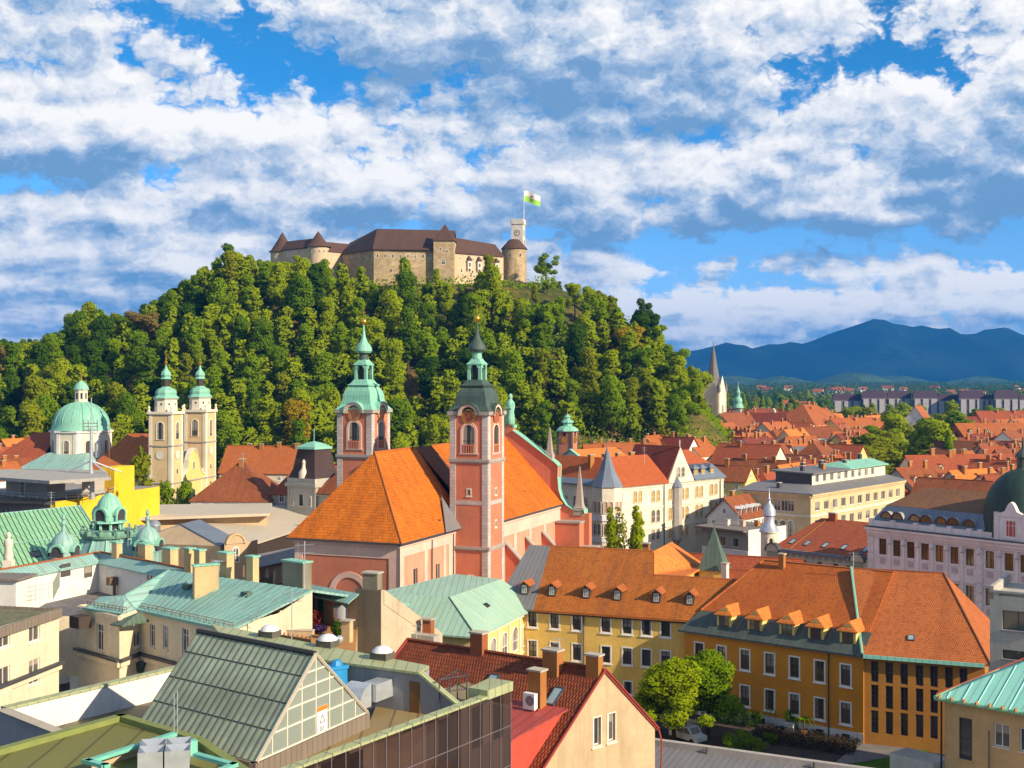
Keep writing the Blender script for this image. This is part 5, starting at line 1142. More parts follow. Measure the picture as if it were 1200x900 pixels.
def make_steeple():
    c = P(836,440,700);cc = (c.x,c.y);root = thing('steeple_church','distant church with a tall pointed grey stone steeple','church',(c.x,c.y,0))
    w = 10.5; Lf = frame2(cc, 30); fp = [Lf(-w/2, -w/2), Lf(w/2, -w/2), Lf(w/2, w/2), Lf(-w/2, w/2)]; zt = 33
    b = MB()
    for i in range(4): facade(root, b, fp[i], fp[(i+1) % 4], 0, zt, [(w/2, 19, 2.6, 7, 'gothicd'), (w/2, 8, 1.4, 3, 'gothicd')] if i < 2 else [])
    b.poly([(p.x, p.y, zt) for p in fp])
    for i in range(4):
        A,B = fp[i],fp[(i+1) % 4];m = (A+B)/2;b.poly([V((A.x,A.y,zt)),V((B.x,B.y,zt)),V((m.x,m.y,zt+9))]);pilaster(b,A,B,.7,1.3,0,zt+1,.3);pilaster(b,A,B,w-.7,1.3,0,zt+1,.3)
    b.build('tower', M['ivory'], root)
    b = MB(); b.lathe(cc, [(w*.50, zt), (w*.31, zt+7), (.1, 59.5)], 8, 0, R(22.5-30)); b.tube((c.x, c.y, 58), (c.x, c.y, 61), .15)
    for p in fp: b.lathe((p.x, p.y), [(.9, zt), (.9, zt+2), (.05, zt+6.5)], 8)
    b.build('spire', M['spire_grey'], root)
    Ln = frame2((c.x,c.y),18);rb = MB();rb.shell(gable_roof_polys(Ln,w/2,38,-7,9,13.5,8.5,ov=.8),.4);rb.build('nave_roof',M['maroon_tile'],root)
    b = MB(); cs = [Ln(w/2, -7), Ln(38, -7), Ln(38, 9), Ln(w/2, 9)]
    for i in range(4): wall(b, cs[i], cs[(i+1) % 4], 0, 13.5)
    b.build('nave_wall', M['cream'], root)
    # green onion turret and little baroque gable of the next church
    c = P(865,460,760);cc = (c.x,c.y);root = thing('onion_spire_church','small distant church with slim green onion spire and cream curved gable','church',(c.x,c.y,0))
    z = lambda v: 42+(440-v)/F*760
    b = MB(); b.box((c.x, c.y, 0), 3.8, 3.8, z(478), 0, R(-25)); b.build('tower', M['greygreen'], root)
    b = MB();b.lathe(cc,[(3.4,z(478)),(3.0,z(476)),(2.2,z(473)),(2.6,z(470)),(2.2,z(467)),(1.2,z(465)),(1.2,z(461)),(1.5,z(460)),(.8,z(457)),(.25,z(453)),(.08,z(447))],10);b.build('onion_spire',M['copper'],root,True)
    Ln = frame2((c.x+1, c.y+4), -20); rb = MB(); rb.shell(gable_roof_polys(Ln, 0, 24, -6, 6, 12, 7), .4); rb.build('roof', M['maroon_tile'], root)
    b = MB(); cs = [Ln(0, -6), Ln(24, -6), Ln(24, 6), Ln(0, 6)]
    for i in range(4): wall(b, cs[i], cs[(i+1) % 4], 0, 12)
    b.build('nave_wall', M['cream'], root)
    b = MB();g = [(-6,0),(6,0),(6,12),(4.8,13.5),(4.0,17),(2.4,18.5),(1.8,21),(0,22.2),(-1.8,21),(-2.4,18.5),(-4,17),(-4.8,13.5),(-6,12)]
    b.poly([Ln(24.5, y, z0) for y, z0 in g]); b.poly([Ln(23.5, y, z0) for y, z0 in g][::-1])
    for p, q in zip(g, g[1:]+g[:1]): b.poly([Ln(24.5, p[0], p[1]), Ln(24.5, q[0], q[1]), Ln(23.5, q[0], q[1]), Ln(23.5, p[0], p[1])])
    b.build('curved_gable', M['cream'], root)
make_steeple()
# ------------------------------------------------------------------ monastery, orange wing, right foreground
def fig_dormer(root, Lf, x, y, z, w, h, dep, wallm, roofm, style='dark', hiproof=False):
    """dormer standing on a roof: front wall at local y, sill z, its roof running back dep metres"""
    A, B = Lf(x-w/2, y), Lf(x+w/2, y); b = MB()
    f = [(x-w/2, y), (x+w/2, y), (x+w/2, y+dep), (x-w/2, y+dep)]
    b.prism([Lf(*p) for p in f], z-.9, z+h)
    b.poly([Lf(x-w/2, y, z+h), Lf(x+w/2, y, z+h), Lf(x, y, z+h+w*.45)])
    o = b.build('dormer', M[wallm], root)
    r = MB(); e = w/2+.28; zz = z+h+w*.5; q = y-.3; hp = .7 if hiproof else 0
    r.shell([[Lf(x-e,q,z+h-.05),Lf(x,q+hp,zz),Lf(x,y+dep+1.6,zz),Lf(x-e,y+dep,z+h-.05)],[Lf(x,q+hp,zz),Lf(x+e,q,z+h-.05),Lf(x+e,y+dep,z+h-.05),Lf(x,y+dep+1.6,zz)]]+([[Lf(x-e,q,z+h-.05),Lf(x+e,q,z+h-.05),Lf(x,q+hp,zz)]] if hiproof else []),.13)
    r.build('dormer_roof', M[roofm], o)
    put_window(root, A, B, w/2, z+.1, w*.68, h*.86, style, 'dormer_window', o)
STY['dormw'] = dict(m=('offw', 'glass_pale', 'darkgrey'), proud=1, hb=(.5,), ft=.07)
STY['dormd'] = dict(m=('wood', 'glass', 'wood'), proud=1, hb=(.5,), ft=.07, sill=0)
def skylight(root, p0, ux, uy, w, h, mat='glass_pale'):
    """roof window lying on a slope: p0 centre, ux along the roof, uy up the slope"""
    n = ux.cross(uy).normalized(); n = n if n.z > 0 else -n; b = MB(); p = p0+n*.06
    q = lambda a, c, o: p+ux*(a*w/2)+uy*(c*h/2)+n*o
    for a0, a1, c0, c1 in ((-1, 1, -1, -.86), (-1, 1, .86, 1), (-1, -.84, -.86, .86), (.84, 1, -.86, .86)):
        r = [q(a0, c0, .1), q(a1, c0, .1), q(a1, c1, .1), q(a0, c1, .1)]; b.poly(r, 0)
        for i in range(4): b.poly([r[i], r[(i+1) % 4], r[(i+1) % 4]-n*.2, r[i]-n*.2], 0)
    b.poly([q(-.85, -.87, .05), q(.85, -.87, .05), q(.85, .87, .05), q(-.85, .87, .05)], 1)
    return b.build('roof_window', [M['darkgrey'], M[mat]], root)
def make_monastery():
    ZM = 11.8;A3,B3 = G(606,708,ZM),G(812,722,ZM);a = math.degrees(math.atan2(A3.y-B3.y,B3.x-A3.x));L = frame2((A3.x,A3.y),a);Ln = (B3-A3).length
    root = thing('monastery','long yellow monastery wing with brown tile roof, small dormers and white framed windows','monastery',L(10,8).to_3d())
    A, B = L(0, 0), L(Ln+1, 0); b = MB(); z = ZM
    ws = [wpx(A,B,u,731,1.15,2.0) for u in (624,650,676,710,735,757.5,780)]+[wpx(A,B,u,766.5,1.15,2.05) for u in (624,650,676,710,735,757.5,780)]+[wpx(A,B,u,803,1.0,1.5) for u in (650,676,736,760)]
    z1 = sum(w[1] for w in ws[:7])/7; z2 = sum(w[1] for w in ws[7:14])/7; z3 = sum(w[1] for w in ws[14:])/4
    ws = [(w[0], z1 if i < 7 else z2 if i < 14 else z3, w[2], w[3]) for i, w in enumerate(ws)]
    facade(root, b, A, B, 0, z, ws, 'monastery'); wall(b, B, L(Ln+1, 6), 0, z); wall(b, L(-.0, 19), A, 0, z); wall(b, L(16, 20), L(0, 20), 0, z)
    b.build('wall', M['yellow'], root)
    b = MB(); band(b, A, B, z-.75, z-.45, .35); band(b, A, B, z-1.0, z-.75, .14); b.build('cornice', M['darkgrey'], root)
    p = L(9.2, -.12); b = MB(); b.tube((p.x, p.y, 0), (p.x, p.y, z-.4), .08); b.build('downpipe', M['darkgrey'], root)
    k = .65; zo = z-.0; rb = MB(); zq = lambda y: ZM+k*y
    E, E2 = Ln+8, -.7
    main = [L(2.5, E2, zq(E2)), L(Ln+.6, E2, zq(E2)), L(E, 6, zq(6)), L(17, 6, zq(6)), L(16, 10, zq(10)), L(1.2, 10, zq(10))]
    rb.shell([main,[L(E,6,zq(6)),L(E,12.6,zq(-.6)),L(17,12.6,zq(-.6)),L(17,6,zq(6))],[L(1.2,10,zq(10)),L(16,10,zq(10)),L(16,20.6,zq(-.6)),L(1.2,20.6,zq(-.6))]],.25)
    rf = rb.build('roof', M['mon_tile'], root)
    b = MB();b.tube(L(1.2,10,zq(10)),L(16,10,zq(10)),.14,0,5);b.tube(L(17,6,zq(6)),L(E,6,zq(6)),.14,0,5);b.build('ridge_tiles',M['orange_tile'],rf)
    rb = MB();rb.shell([[L(-3.2,E2,zq(E2)+.02),L(2.5,E2,zq(E2)+.02),L(1.2,10,zq(10)+.02),L(-1.9,10,zq(10)+.02)]],.25);rb.build('metal_roof',M['greymetal'],root)
    rb = MB(); zz = zq(10)+.05; zw = zq(10)-3.1
    rb.shell([[L(16,10,zz),L(17,6,zq(6)+.06),L(21,6,zq(6)+.03),L(21,20,zw),L(16,20,zz)],[L(16,20,zz),L(11.4,20,zw),L(11.4,9.5,zw),L(16,9.5,zz)]],.25)
    rb.build('side_wing_roof', M['bright_tile'], root)
    b = MB(); fp = [L(11.8, 10.2), L(20.2, 10.2), L(20.2, 19.7), L(11.8, 19.7)]
    for i in range(4): wall(b, fp[i], fp[(i+1) % 4], 0, zw-.2)
    b.poly([L(11.8, 19.7, zw-.2), L(20.2, 19.7, zw-.2), L(16, 19.7, zz-.2)]); b.build('side_wing_wall', M['yellow'], root)
    for u in (614.5, 646.5, 686.5, 723, 769, 808):
        x = su(L(0, 1.6), L(Ln, 1.6), u); fig_dormer(root, L, x, 1.6, zq(1.6)+.1, 1.0, 1.25, 2.6, 'darkwood', 'orange_tile', 'dormw')
    for s in (2.5,): pass
    chimney(root, L(14.6, 11, zq(9)), .9, .7, 1.5, R(-a), 'brick')
    # little pyramid-roofed stair tower behind
    c = G(841,676,14.6);c = V((c.x,c.y+3));b = MB();b.box((c.x,c.y,0),3.4,3.4,15.5,0,R(-a));st = solo('stair_turret','slim turret with a dark green pyramid roof behind the monastery roof','turret',b,M['yellow'],(c.x,c.y,0))
    b = MB();b.lathe((c.x,c.y),[(2.75,15.2),(1.2,18.3),(.05,21.0)],4,0,R(45-a));b.tube((c.x,c.y,20.6),(c.x,c.y,21.8),.05);b.build('roof',M['mottled_green'],st)
    # low red roof line further back
    house('long low red roof running behind the monastery between church porch and turret',0,0,34,8,-21,'red_tile','redplaster',ze=12.4,rise=3.4,wins=None,chim=0,group=None,name='long_shed',cat='building',pos=L(16,27))
    house('red roofed block with a white roof vent right behind the green turret',0,0,9,8,-25,'red_tile','white',ze=12,rise=3.0,wins=None,chim=0,group=None,name='rear_house',cat='house',pos=L(28,19))
    # sacristy: copper hip roof, arched windows
    c0 = g2(555,746,11);S = frame2(c0,21);root = thing('sacristy','pale yellow sacristy with green copper hip roof and arched windows under the church tower','sacristy',S(-5,8).to_3d())
    b = MB();W0,W1 = S(-.4,.5),S(-.4,22);ww = [(s,6.4,1.7,3.0,'archw') for s in (2.8,6.6,10.4,14.2,18)]+[(s,2.6,1.5,1.8,'white') for s in (2.8,6.6,10.4,14.2,18)]
    facade(root,b,W0,W1,0,10.9,ww);facade(root,b,S(-15,.5),W0,0,10.9);wall(b,S(-15,22),S(-15,.5),0,10.9);b.build('wall',M['paleyellow'],root)
    b = MB()
    for s in (.7, 4.7, 8.5, 12.3, 16.1): pilaster(b, W0, W1, s, .55, 0, 10.3, .12)
    band(b, W0, W1, 10.3, 10.85, .3); band(b, W0, W1, 5.5, 5.75, .15); b.build('pilasters', M['ivory'], root)
    rb = MB(); zr = 14.6; ri = S(-5.2, 4.6, zr); rj = S(-4.4, 20, zr)
    rb.shell([[S(-15,-.3,11),S(.5,-.3,11),ri,S(-15,4.6,zr)],[S(.5,-.3,11),S(.5,22,11),rj,ri],[ri,rj,S(-12,22,zr),S(-15,4.6,zr)]],.2);rf = rb.build('roof',M['copper_p'],root)
    b = MB(); b.tube(S(.5, -.3, 11.06), ri, .09, 0, 5); b.build('hip_cap', M['mottled_green'], rf)
    n_ = S(1,.39,0)-S(0,0,0);skylight(rf,S(-2.2,9.5,12.95),(S(0,1,0)-S(0,0,0)).normalized(),(S(-1,0,.66)-S(0,0,0)).normalized(),.9,.7,'black')
MC['x'] = None; M['mottled_green'] = seam('mottled_green_copper', (0.07, 0.11, 0.08), (0.11, 0.17, 0.12), pk=0.4, patina=(0.05, 0.045, 0.035))
make_monastery()
def make_orange():
    A3,B3 = G(802,737,10.4),G(1012,767,10.4);a = math.degrees(math.atan2(A3.y-B3.y,B3.x-A3.x));L = frame2((A3.x,A3.y),a);Ln = (B3-A3).length
    root = thing('orange_wing', 'orange plastered wing with tile roof, copper eaves strip and five yellow dormers', 'building', L(12, 8).to_3d())
    A, B = L(0, 0), L(Ln, 0); b = MB(); z = 10.4; ws = []
    for v0, us in (((772, 786), (819.5, 845.5, 873, 902, 931, 960.5, 991)), ((812, 833), (819.5, 845.5, 873, 902, 931, 960.5, 991))):
        for i, u in enumerate(us): ws.append(wpx(A, B, u, v0[0]+(v0[1]-v0[0])*(u-845)/(991-845), 1.15, 2.35))
    z1 = sum(w[1] for w in ws[:7])/7; z2 = sum(w[1] for w in ws[7:])/7; ws = [(w[0], z1 if i < 7 else z2, w[2], w[3]) for i, w in enumerate(ws)]
    facade(root, b, A, B, 1.4, z, ws, 'orange'); wall(b, L(0, 16), A, 0, z); wall(b, B, L(Ln, 20), 0, z); b.build('wall', M['orangewall'], root)
    b = MB();A2,B2 = L(0,-.08),L(Ln-.02,-.08);facade(root,b,A2,B2,0,1.4,[(su(A2,B2,u),.3,1.0,.75,'dark') for u in (892,931,960.5,991)]);b.prism([A2,B2,L(Ln-.02,0.01),L(0,.01)],1.4,1.43);b.build('plinth',M['basewall'],root)
    b = MB(); band(b, A, B, z-.45, z-.1, .12); b.build('cornice', M['pinkwall'], root)
    p = L(su(A, B, 971.5), -.14); b = MB(); b.tube((p.x, p.y, 0), (p.x, p.y, z), .08); b.build('downpipe', M['darkgrey'], root)
    y1, z1 = 2.3, 12.5; yr, zr = 11.0, 18.2; rb = MB()
    rb.shell([[L(-.6,-.6,z-.1),L(Ln,-.6,z-.1),L(Ln,y1,z1),L(1.0,y1,z1)],[L(-.6,13,z-.1),L(-.6,-.6,z-.1),L(1.0,y1,z1),L(1.0,13,z1)]],.2);rb.build('copper_eaves',M['eaves'],root)
    rb = MB(); Ri = L(5.2, yr, zr); Rj = L(Ln-1.2, yr+.6, zr)
    rb.shell([[L(1.0,y1,z1+.03),L(Ln-.3,y1,z1+.03),Rj,Ri],[L(1.0,21,z1),L(1.0,y1,z1+.03),Ri],[L(Ln-.5,21,z1),L(1.0,21,z1),Ri,Rj]],.25);rf = rb.build('roof',M['mon_tile2'],root)
    b = MB(); b.tube(Ri, Rj, .14, 0, 5); b.tube(L(1.0, y1, z1+.03), Ri, .14, 0, 5); b.build('ridge_tiles', M['orange_tile'], rf)
    for u in (848.5, 884.5, 922, 956, 993.5):
        x = su(L(0, .7), L(Ln, .7), u); fig_dormer(root, L, x, .7, 11.2, 1.95, 1.55, 3.6, 'paleyellow', 'bright_tile', 'dormd', True)
    chimney(root, L(8.2, yr-.8, zr-.6), .7, .6, 1.7, R(-a), 'brick', down=1.2, pots=False)
    chimney(root, L(-3.2, yr+5, zr-3.2), .8, .7, 1.4, R(-a), 'white', down=1.2, pots=False)
    # glazed slot wing on the right
    C3 = G(1154, 778, 10.4); a2 = math.degrees(math.atan2(B3.y-C3.y, C3.x-B3.x)); L2 = frame2((B3.x, B3.y), a2); Ln2 = (C3-B3).length
    r2 = thing('slot_window_wing', 'darker orange wing with tall narrow dark glass slots and plain hipped roof', 'building', L2(6, 8).to_3d())
    A, B = L2(.02, .12), L2(Ln2, .12); b = MB(); ws = []
    for u in (1025, 1042, 1059.5, 1077.5, 1094.5, 1112, 1129):
        s = su(A, B, u)
        for zz, h in ((7.35, 2.35), (4.45, 2.6), (1.6, 2.55)): ws.append((s, zz, .82, h))
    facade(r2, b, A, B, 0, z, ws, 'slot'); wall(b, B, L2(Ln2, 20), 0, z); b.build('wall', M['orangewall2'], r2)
    b = MB(); band(b, A, B, z-.3, z+.12, .75); b.build('gutter', M['copper_t'], r2)
    rb = MB();P0,P1,P2,P3 = L2(0,-.55,z+.1),L2(Ln2+.6,-.55,z+.1),L2(Ln2+.6,24,z+.1),L2(0,24,z+.1);Q0,Q1 = L2(-2.8,12.2,zr+.1),L2(8,12.2,zr+.1)
    rb.shell([[P0, P1, Q1, Q0], [P1, P2, Q1], [P2, P3, Q0, Q1]], .25); rf = rb.build('roof', M['orange_tile'], r2)
    b = MB(); b.tube(P1, Q1, .13, 0, 5); b.tube(Q0, Q1, .13, 0, 5); b.build('ridge_tiles', M['rust_tile'], rf)
    b = MB(); b.tube(P0+V((-.1, 0, .1)), Q0+V((0, 0, .15)), .16, 0, 6); b.build('copper_valley', M['copper'], r2)
    u3 = (L2(1,0,0)-L2(0,0,0)).normalized();up = (L2(0,12.75,7.9)-L2(0,0,0)).normalized();skylight(rf,L2(5.0,2.2,z+.1+2.75*.62),u3,up,.75,.85,'glass_pale')
M['mon_tile2'] = tile('orange_brown_tile', (0.43, 0.095, 0.014), (0.54, 0.15, 0.022), mossk=0.35, moss=(0.22, 0.065, 0.02))
M['eaves'] = seam('dark_weathered_copper', (0.055, 0.065, 0.058), (0.085, 0.10, 0.085), pk=.4, patina=(.12, .22, .16), pitch=.7)
make_orange()
def make_right_front():
    # cream house with the turquoise roof at the right edge
    A3, B3 = G(1096, 817, 14), G(1204, 836, 14); a = math.degrees(math.atan2(A3.y-B3.y, B3.x-A3.x)); L = frame2((A3.x, A3.y), a); Ln = 16
    root = thing('turquoise_roof_house', 'ochre house with bright turquoise seamed metal roof at the lower right edge', 'house', L(6, 6).to_3d())
    A, B = L(.6, .6), L(Ln, .6); b = MB(); z = 14
    ws = [wpx(A, B, 1131.5, 866, 1.15, 3.6, 'tallglass'), wpx(A, B, 1174, 862, 1.35, 1.95, 'office'), wpx(A, B, 1204, 868, 1.3, 1.95, 'office')]
    facade(root, b, A, B, 0, z-.15, ws, 'office'); wall(b, L(.6, 14), A, 0, z-.15); b.build('wall', M['ochre'], root)
    rb = MB();R0 = L(7.5,8,18.0);rb.shell([[L(0,0,z),L(Ln,0,z),L(Ln,8,18.0),R0],[L(0,14.5,z),L(0,0,z),R0]],.2);rf = rb.build('roof',M['copper_t'],root)
    n = 11; b = MB()
    for i in range(n):
        x = 1.0+i*1.35; t = min(1, x/7.5); b.tube(L(x, .05, z+.05), L(x if x > 7.5 else x, 8*t-.2, z+4*t-.05), .05, 0, 4)
    b.build('seams', M['turq_light'], rf)
    b = MB(); b.tube(L(0, -.12, z-.08), L(Ln, -.12, z-.08), .16, 0, 6); b.tube(L(0, -.1, z), L(0, 14, z), .14, 0, 6)
    for i in range(14): x = .4+i*1.1; b.box(tuple(L(x, -.1, z-.02)), .1, .45, .3, 1, R(-a))
    b.build('gutter', [M['copper_g'], M['brick']], root)
    p = L(.4, .35); b = MB(); b.tube((p.x, p.y, 0), (p.x, p.y, z-.3), .09); b.build('downpipe', M['black'], root)
    b = MB(); b.tube(L(.0, .2, z+.25), L(7.2, 7.7, 18.2), .05, 0, 5); b.build('lightning_rail', M['redp'], root)
    q = L(8.6, 7.7, 17.6); chimney(root, L(6.3, 6.8, 16.9), .55, .55, 2.0, R(-a), 'brick', down=1.0, pots=False)
    q = L(9.5, 3.2, 15.7); b = MB(); b.box(tuple(q), .9, .7, .45, 0, R(-a)); b.build('roof_vent', M['galv'], root)
    b = MB(); p = L(4.6, .3); b.tube((p.x, p.y, 8), (p.x, p.y, 11.9), .05); b.build('drain_stub', M['darkgrey'], root)
    # raw concrete block behind it
    C3 = G(1160,690,21);L = frame2((C3.x,C3.y),31);root = thing('concrete_block','bare grey concrete building with one wide dark window at the right edge','building',L(5,5).to_3d())
    A,B = L(0,0),L(14,0);b = MB();facade(root,b,A,B,0,20.7,[wpx(A,B,1193,728,2.9,1.9,'big'),wpx(A,B,1190,768,2.4,.9,'big')]);wall(b,L(0,9),A,0,20.7)
    b.prism([L(0,.0),L(.35,.0),L(.35,9),L(0,9)],20,21.3);b.prism([L(.36,0),L(14,0),L(14,.35),L(.36,.35)],20.4,20.9);b.prism([L(3.7,5),L(14,5),L(14,9),L(3.7,9)],19,24.4);b.poly([L(0,0.1,20.4),L(14,0.1,20.4),L(14,9,20.4),L(0,9,20.4)]);b.build('wall',M['greyhouse2'],root)
    # plain grey metal roof at the bottom
    L = frame2(g2(764,863,8.2),27);root = thing('metal_roof_shed','long low building with grey seamed metal roof below the courtyard trees','shed',L(8,-6).to_3d())
    b = MB(); fp = [L(-1, -16), L(26, -16), L(26, 0), L(-1, 0)]
    for i in range(4): wall(b, fp[i], fp[(i+1) % 4], 0, 7.2)
    b.build('wall',M['tan'],root);rb = MB();rb.shell([[L(-1,-17,5.2),L(26,-17,5.2),L(26,-.6,7.6),L(-1,-.6,7.6)]],.2);rb.build('roof',M['greymetal'],root)
    b = MB(); b.prism([L(-1.2, -.6), L(26, -.6), L(26, 0), L(-1.2, 0)], 0, 8.1)
    for x in (5.6, 15.4): b.box(tuple(L(x, -.8, 7.2)), .12, .3, .9, 1, R(-27))
    b.build('parapet', [M['cornice2'], M['darkgrey']], root)
M['turq_light'] = flat('turquoise_seam',(0.36,0.72,0.58),0.5);M['cornice2'] = plaster('pale_parapet',(0.46,0.41,0.36),0.4);M['greyhouse2'] = plaster('bare_concrete',(0.50,0.46,0.39),0.6,dirt=(.14,.13,.12))
make_right_front()
# ------------------------------------------------------------------ courtyard
def make_court():
    b = MB();b.poly([G(815,850,.2),G(870,846,.2),G(1012,872,.2),G(985,905,.2),G(900,915,.2),G(760,870,.2)]);structure('courtyard',b,M['soil'])
    b = MB(); b.poly([G(1012, 865, .3), G(1083, 862, .3), G(1062, 884, .3), G(1010, 893, .3), G(975, 897, .3)]); structure('plaza', b, M['deck'])
    b = MB();b.poly([G(1062,884,.25),G(1083,866,.25),G(1098,868,.25),G(1075,900,.25),G(1050,915,.25),G(955,912,.25),G(990,893,.25)]);structure('lawn',b,M['grass'])
    b = MB();c = G(1078,893,1.2);b.box((c.x,c.y,0),5.2,3.2,1.9,0,R(-50),1);solo('stair_housing','low white walled stair box beside the lawn at the lower right','stairwell',b,[M['white'],M['cornice2']],(c.x,c.y,0))
    # flower bed
    rg = np.random.default_rng(4); c = G(945, 872, 0); n = 3200; x = rg.uniform(-6.5, 6, n); y = rg.uniform(-3.2, 3.6, n)
    q = np.stack([c.x+x*.84+y*.4,c.y-x*.5+y*.84,rg.uniform(.25,.9,n)],1);m = len(q);nn = rg.normal(size=(m,3));t1 = np.cross(nn,rg.normal(size=(m,3)));t1 /= np.linalg.norm(t1,axis=1)[:,None];t2 = np.cross(nn,t1);t2 /= np.linalg.norm(t2,axis=1)[:,None];s = rg.uniform(.06,.16,m)[:,None]
    v = np.stack([q-t1*s,q+t2*s,q+t1*s,q-t2*s],1).reshape(-1,3);o = link(bpy.data.objects.new('flower_bed',quads('flower_bed',v,leaf('leaf_bed',(0.045,0.05,0.018),(0.10,0.065,0.035)))));tag(o,'low brownish flower bed in the shaded courtyard','flower bed',None,'stuff')
    # trees
    p = G(790,872,0);tree('yellow-green tree with loose upright twigs in front of the yellow monastery',p,10.0,'broad',0,0,15000,.44,None,'courtyard_tree',1.3)
    p = G(830,866,0);tree('dense bright green tree against the corner of the orange wing',p,10.8,'broad',1,1,15000,.44,None,'courtyard_tree',1.15)
    p = G(757, 868, 0); tree('smaller bright green tree beside the cream gable wall', p, 6.8, 'round', 0, 2, 8000, .46, None, 'courtyard_tree', 1.05)
    for u,v,h,w,t,lab in ((871,851,2.3,.8,3,'dark round shrub at the left end of the orange wall'),(884.5,853,2.2,.9,3,'dark clipped shrub left of the potted palm'),(858,881,2.2,1.1,1,'yellow-green rounded shrub beside the parked van'),(876,879,2.4,1.2,1,'bright green hedge shrub in the middle of the courtyard'),(904,873,1.6,1.0,2,'small green shrub beside the flower bed'),(889,884,1.6,1.2,4,'low olive shrub nearest the grey metal roof')):
        tree(lab, G(u, v, .1), h, 'bush', t, 0, 1500, .9, None, 'shrub', w, trunk=False)
    for u,v,lab in ((908,852,'left potted palm against the plinth of the orange wing'),(942,863,'right potted palm in a terracotta pot by the orange wing')):
        p = G(u,v,.1);r = thing('potted_palm',lab,'potted plant',p);b = MB();b.lathe((p.x,p.y),[(.3,.1),(.42,.7),(.46,.75),(.4,.75)],10);b.build('pot',M['brick'],r)
        b = MB(); b.tube((p.x, p.y, .6), (p.x, p.y, 1.7), .09); b.build('stem', M['bark'], r); b = MB()
        for i in range(11):
            t = i*2*math.pi/11; d = V((math.cos(t), math.sin(t), 0)); s = V((-d.y, d.x, 0)); o = V((p.x, p.y, 1.7)); pr = None
            for k in range(6):
                c = o+d*(1.5*k/5)+V((0, 0, .9*math.sin(k*.55)-.12*k)); ww = .17*(1-k/5.5)
                if pr: b.poly([pr[0]-s*pr[1], pr[0]+s*pr[1], c+s*ww, c-s*ww])
                pr = (c, ww)
        b.build('fronds', LEAF[2], r)
    p = G(926,858,.1);r = thing('planter','pale square planter with a round green bush by the orange wing','planter',p);b = MB();b.box((p.x,p.y,.1),1.3,1.3,1.1,0,R(-38));b.box((p.x,p.y,1.2),1.45,1.45,.1,0,R(-38));b.build('box',M['basewall'],r);o = link(bpy.data.objects.new('foliage',crown_mesh('bush',2,0,1500,.9)));o.parent = r;o.location = (0,0,.8);o.scale = (1.5,1.5,2.2)
    # parked white van
    p = G(806,868,.22);a = R(-52);r = thing('parked_van','small white van parked under the courtyard trees','van',p);ca,sa = math.cos(a),math.sin(a)
    T = lambda x,y,z: V((p.x+ca*x-sa*y,p.y+sa*x+ca*y,p.z+z));b = MB();pr = [(-2.2,.35),(2.15,.35),(2.25,.9),(1.45,1.05),(.85,1.78),(-2.05,1.85),(-2.25,1.2)]
    b.poly([T(x, -.85, z) for x, z in pr]); b.poly([T(x, .85, z) for x, z in pr][::-1])
    for u0, u1 in zip(pr, pr[1:]+pr[:1]): b.poly([T(u0[0], -.85, u0[1]), T(u1[0], -.85, u1[1]), T(u1[0], .85, u1[1]), T(u0[0], .85, u0[1])])
    b.build('body', M['whitep'], r)
    for s in (-1, 1):
        for x0, x1, x2, x3 in ((.15, 1.25, .78, .2), (-.95, .05, .05, -.95), (-2.0, -1.05, -1.05, -1.95)):
            b = MB();b.poly([T(x0,s*.862,1.1),T(x1,s*.862,1.1),T(x2,s*.862,1.66),T(x3,s*.862,1.66)]);b.build('side_window',M['glass'],r)
    b = MB(); b.poly([T(1.41, -.72, 1.12), T(1.41, .72, 1.12), T(.92, .66, 1.72), T(.92, -.66, 1.72)]); b.build('windscreen', M['glass'], r)
    b = MB(); b.poly([T(-2.245, -.7, 1.25), T(-2.245, .7, 1.25), T(-2.10, .66, 1.7), T(-2.10, -.66, 1.7)]); b.build('rear_window', M['glass'], r)
    for x in (-1.4, 1.4):
        for s in (-1, 1): b = MB(); b.tube(T(x, s*.7, .33), T(x, s*.9, .33), .33, 0, 14); b.build('wheel', M['black'], r)
make_court()
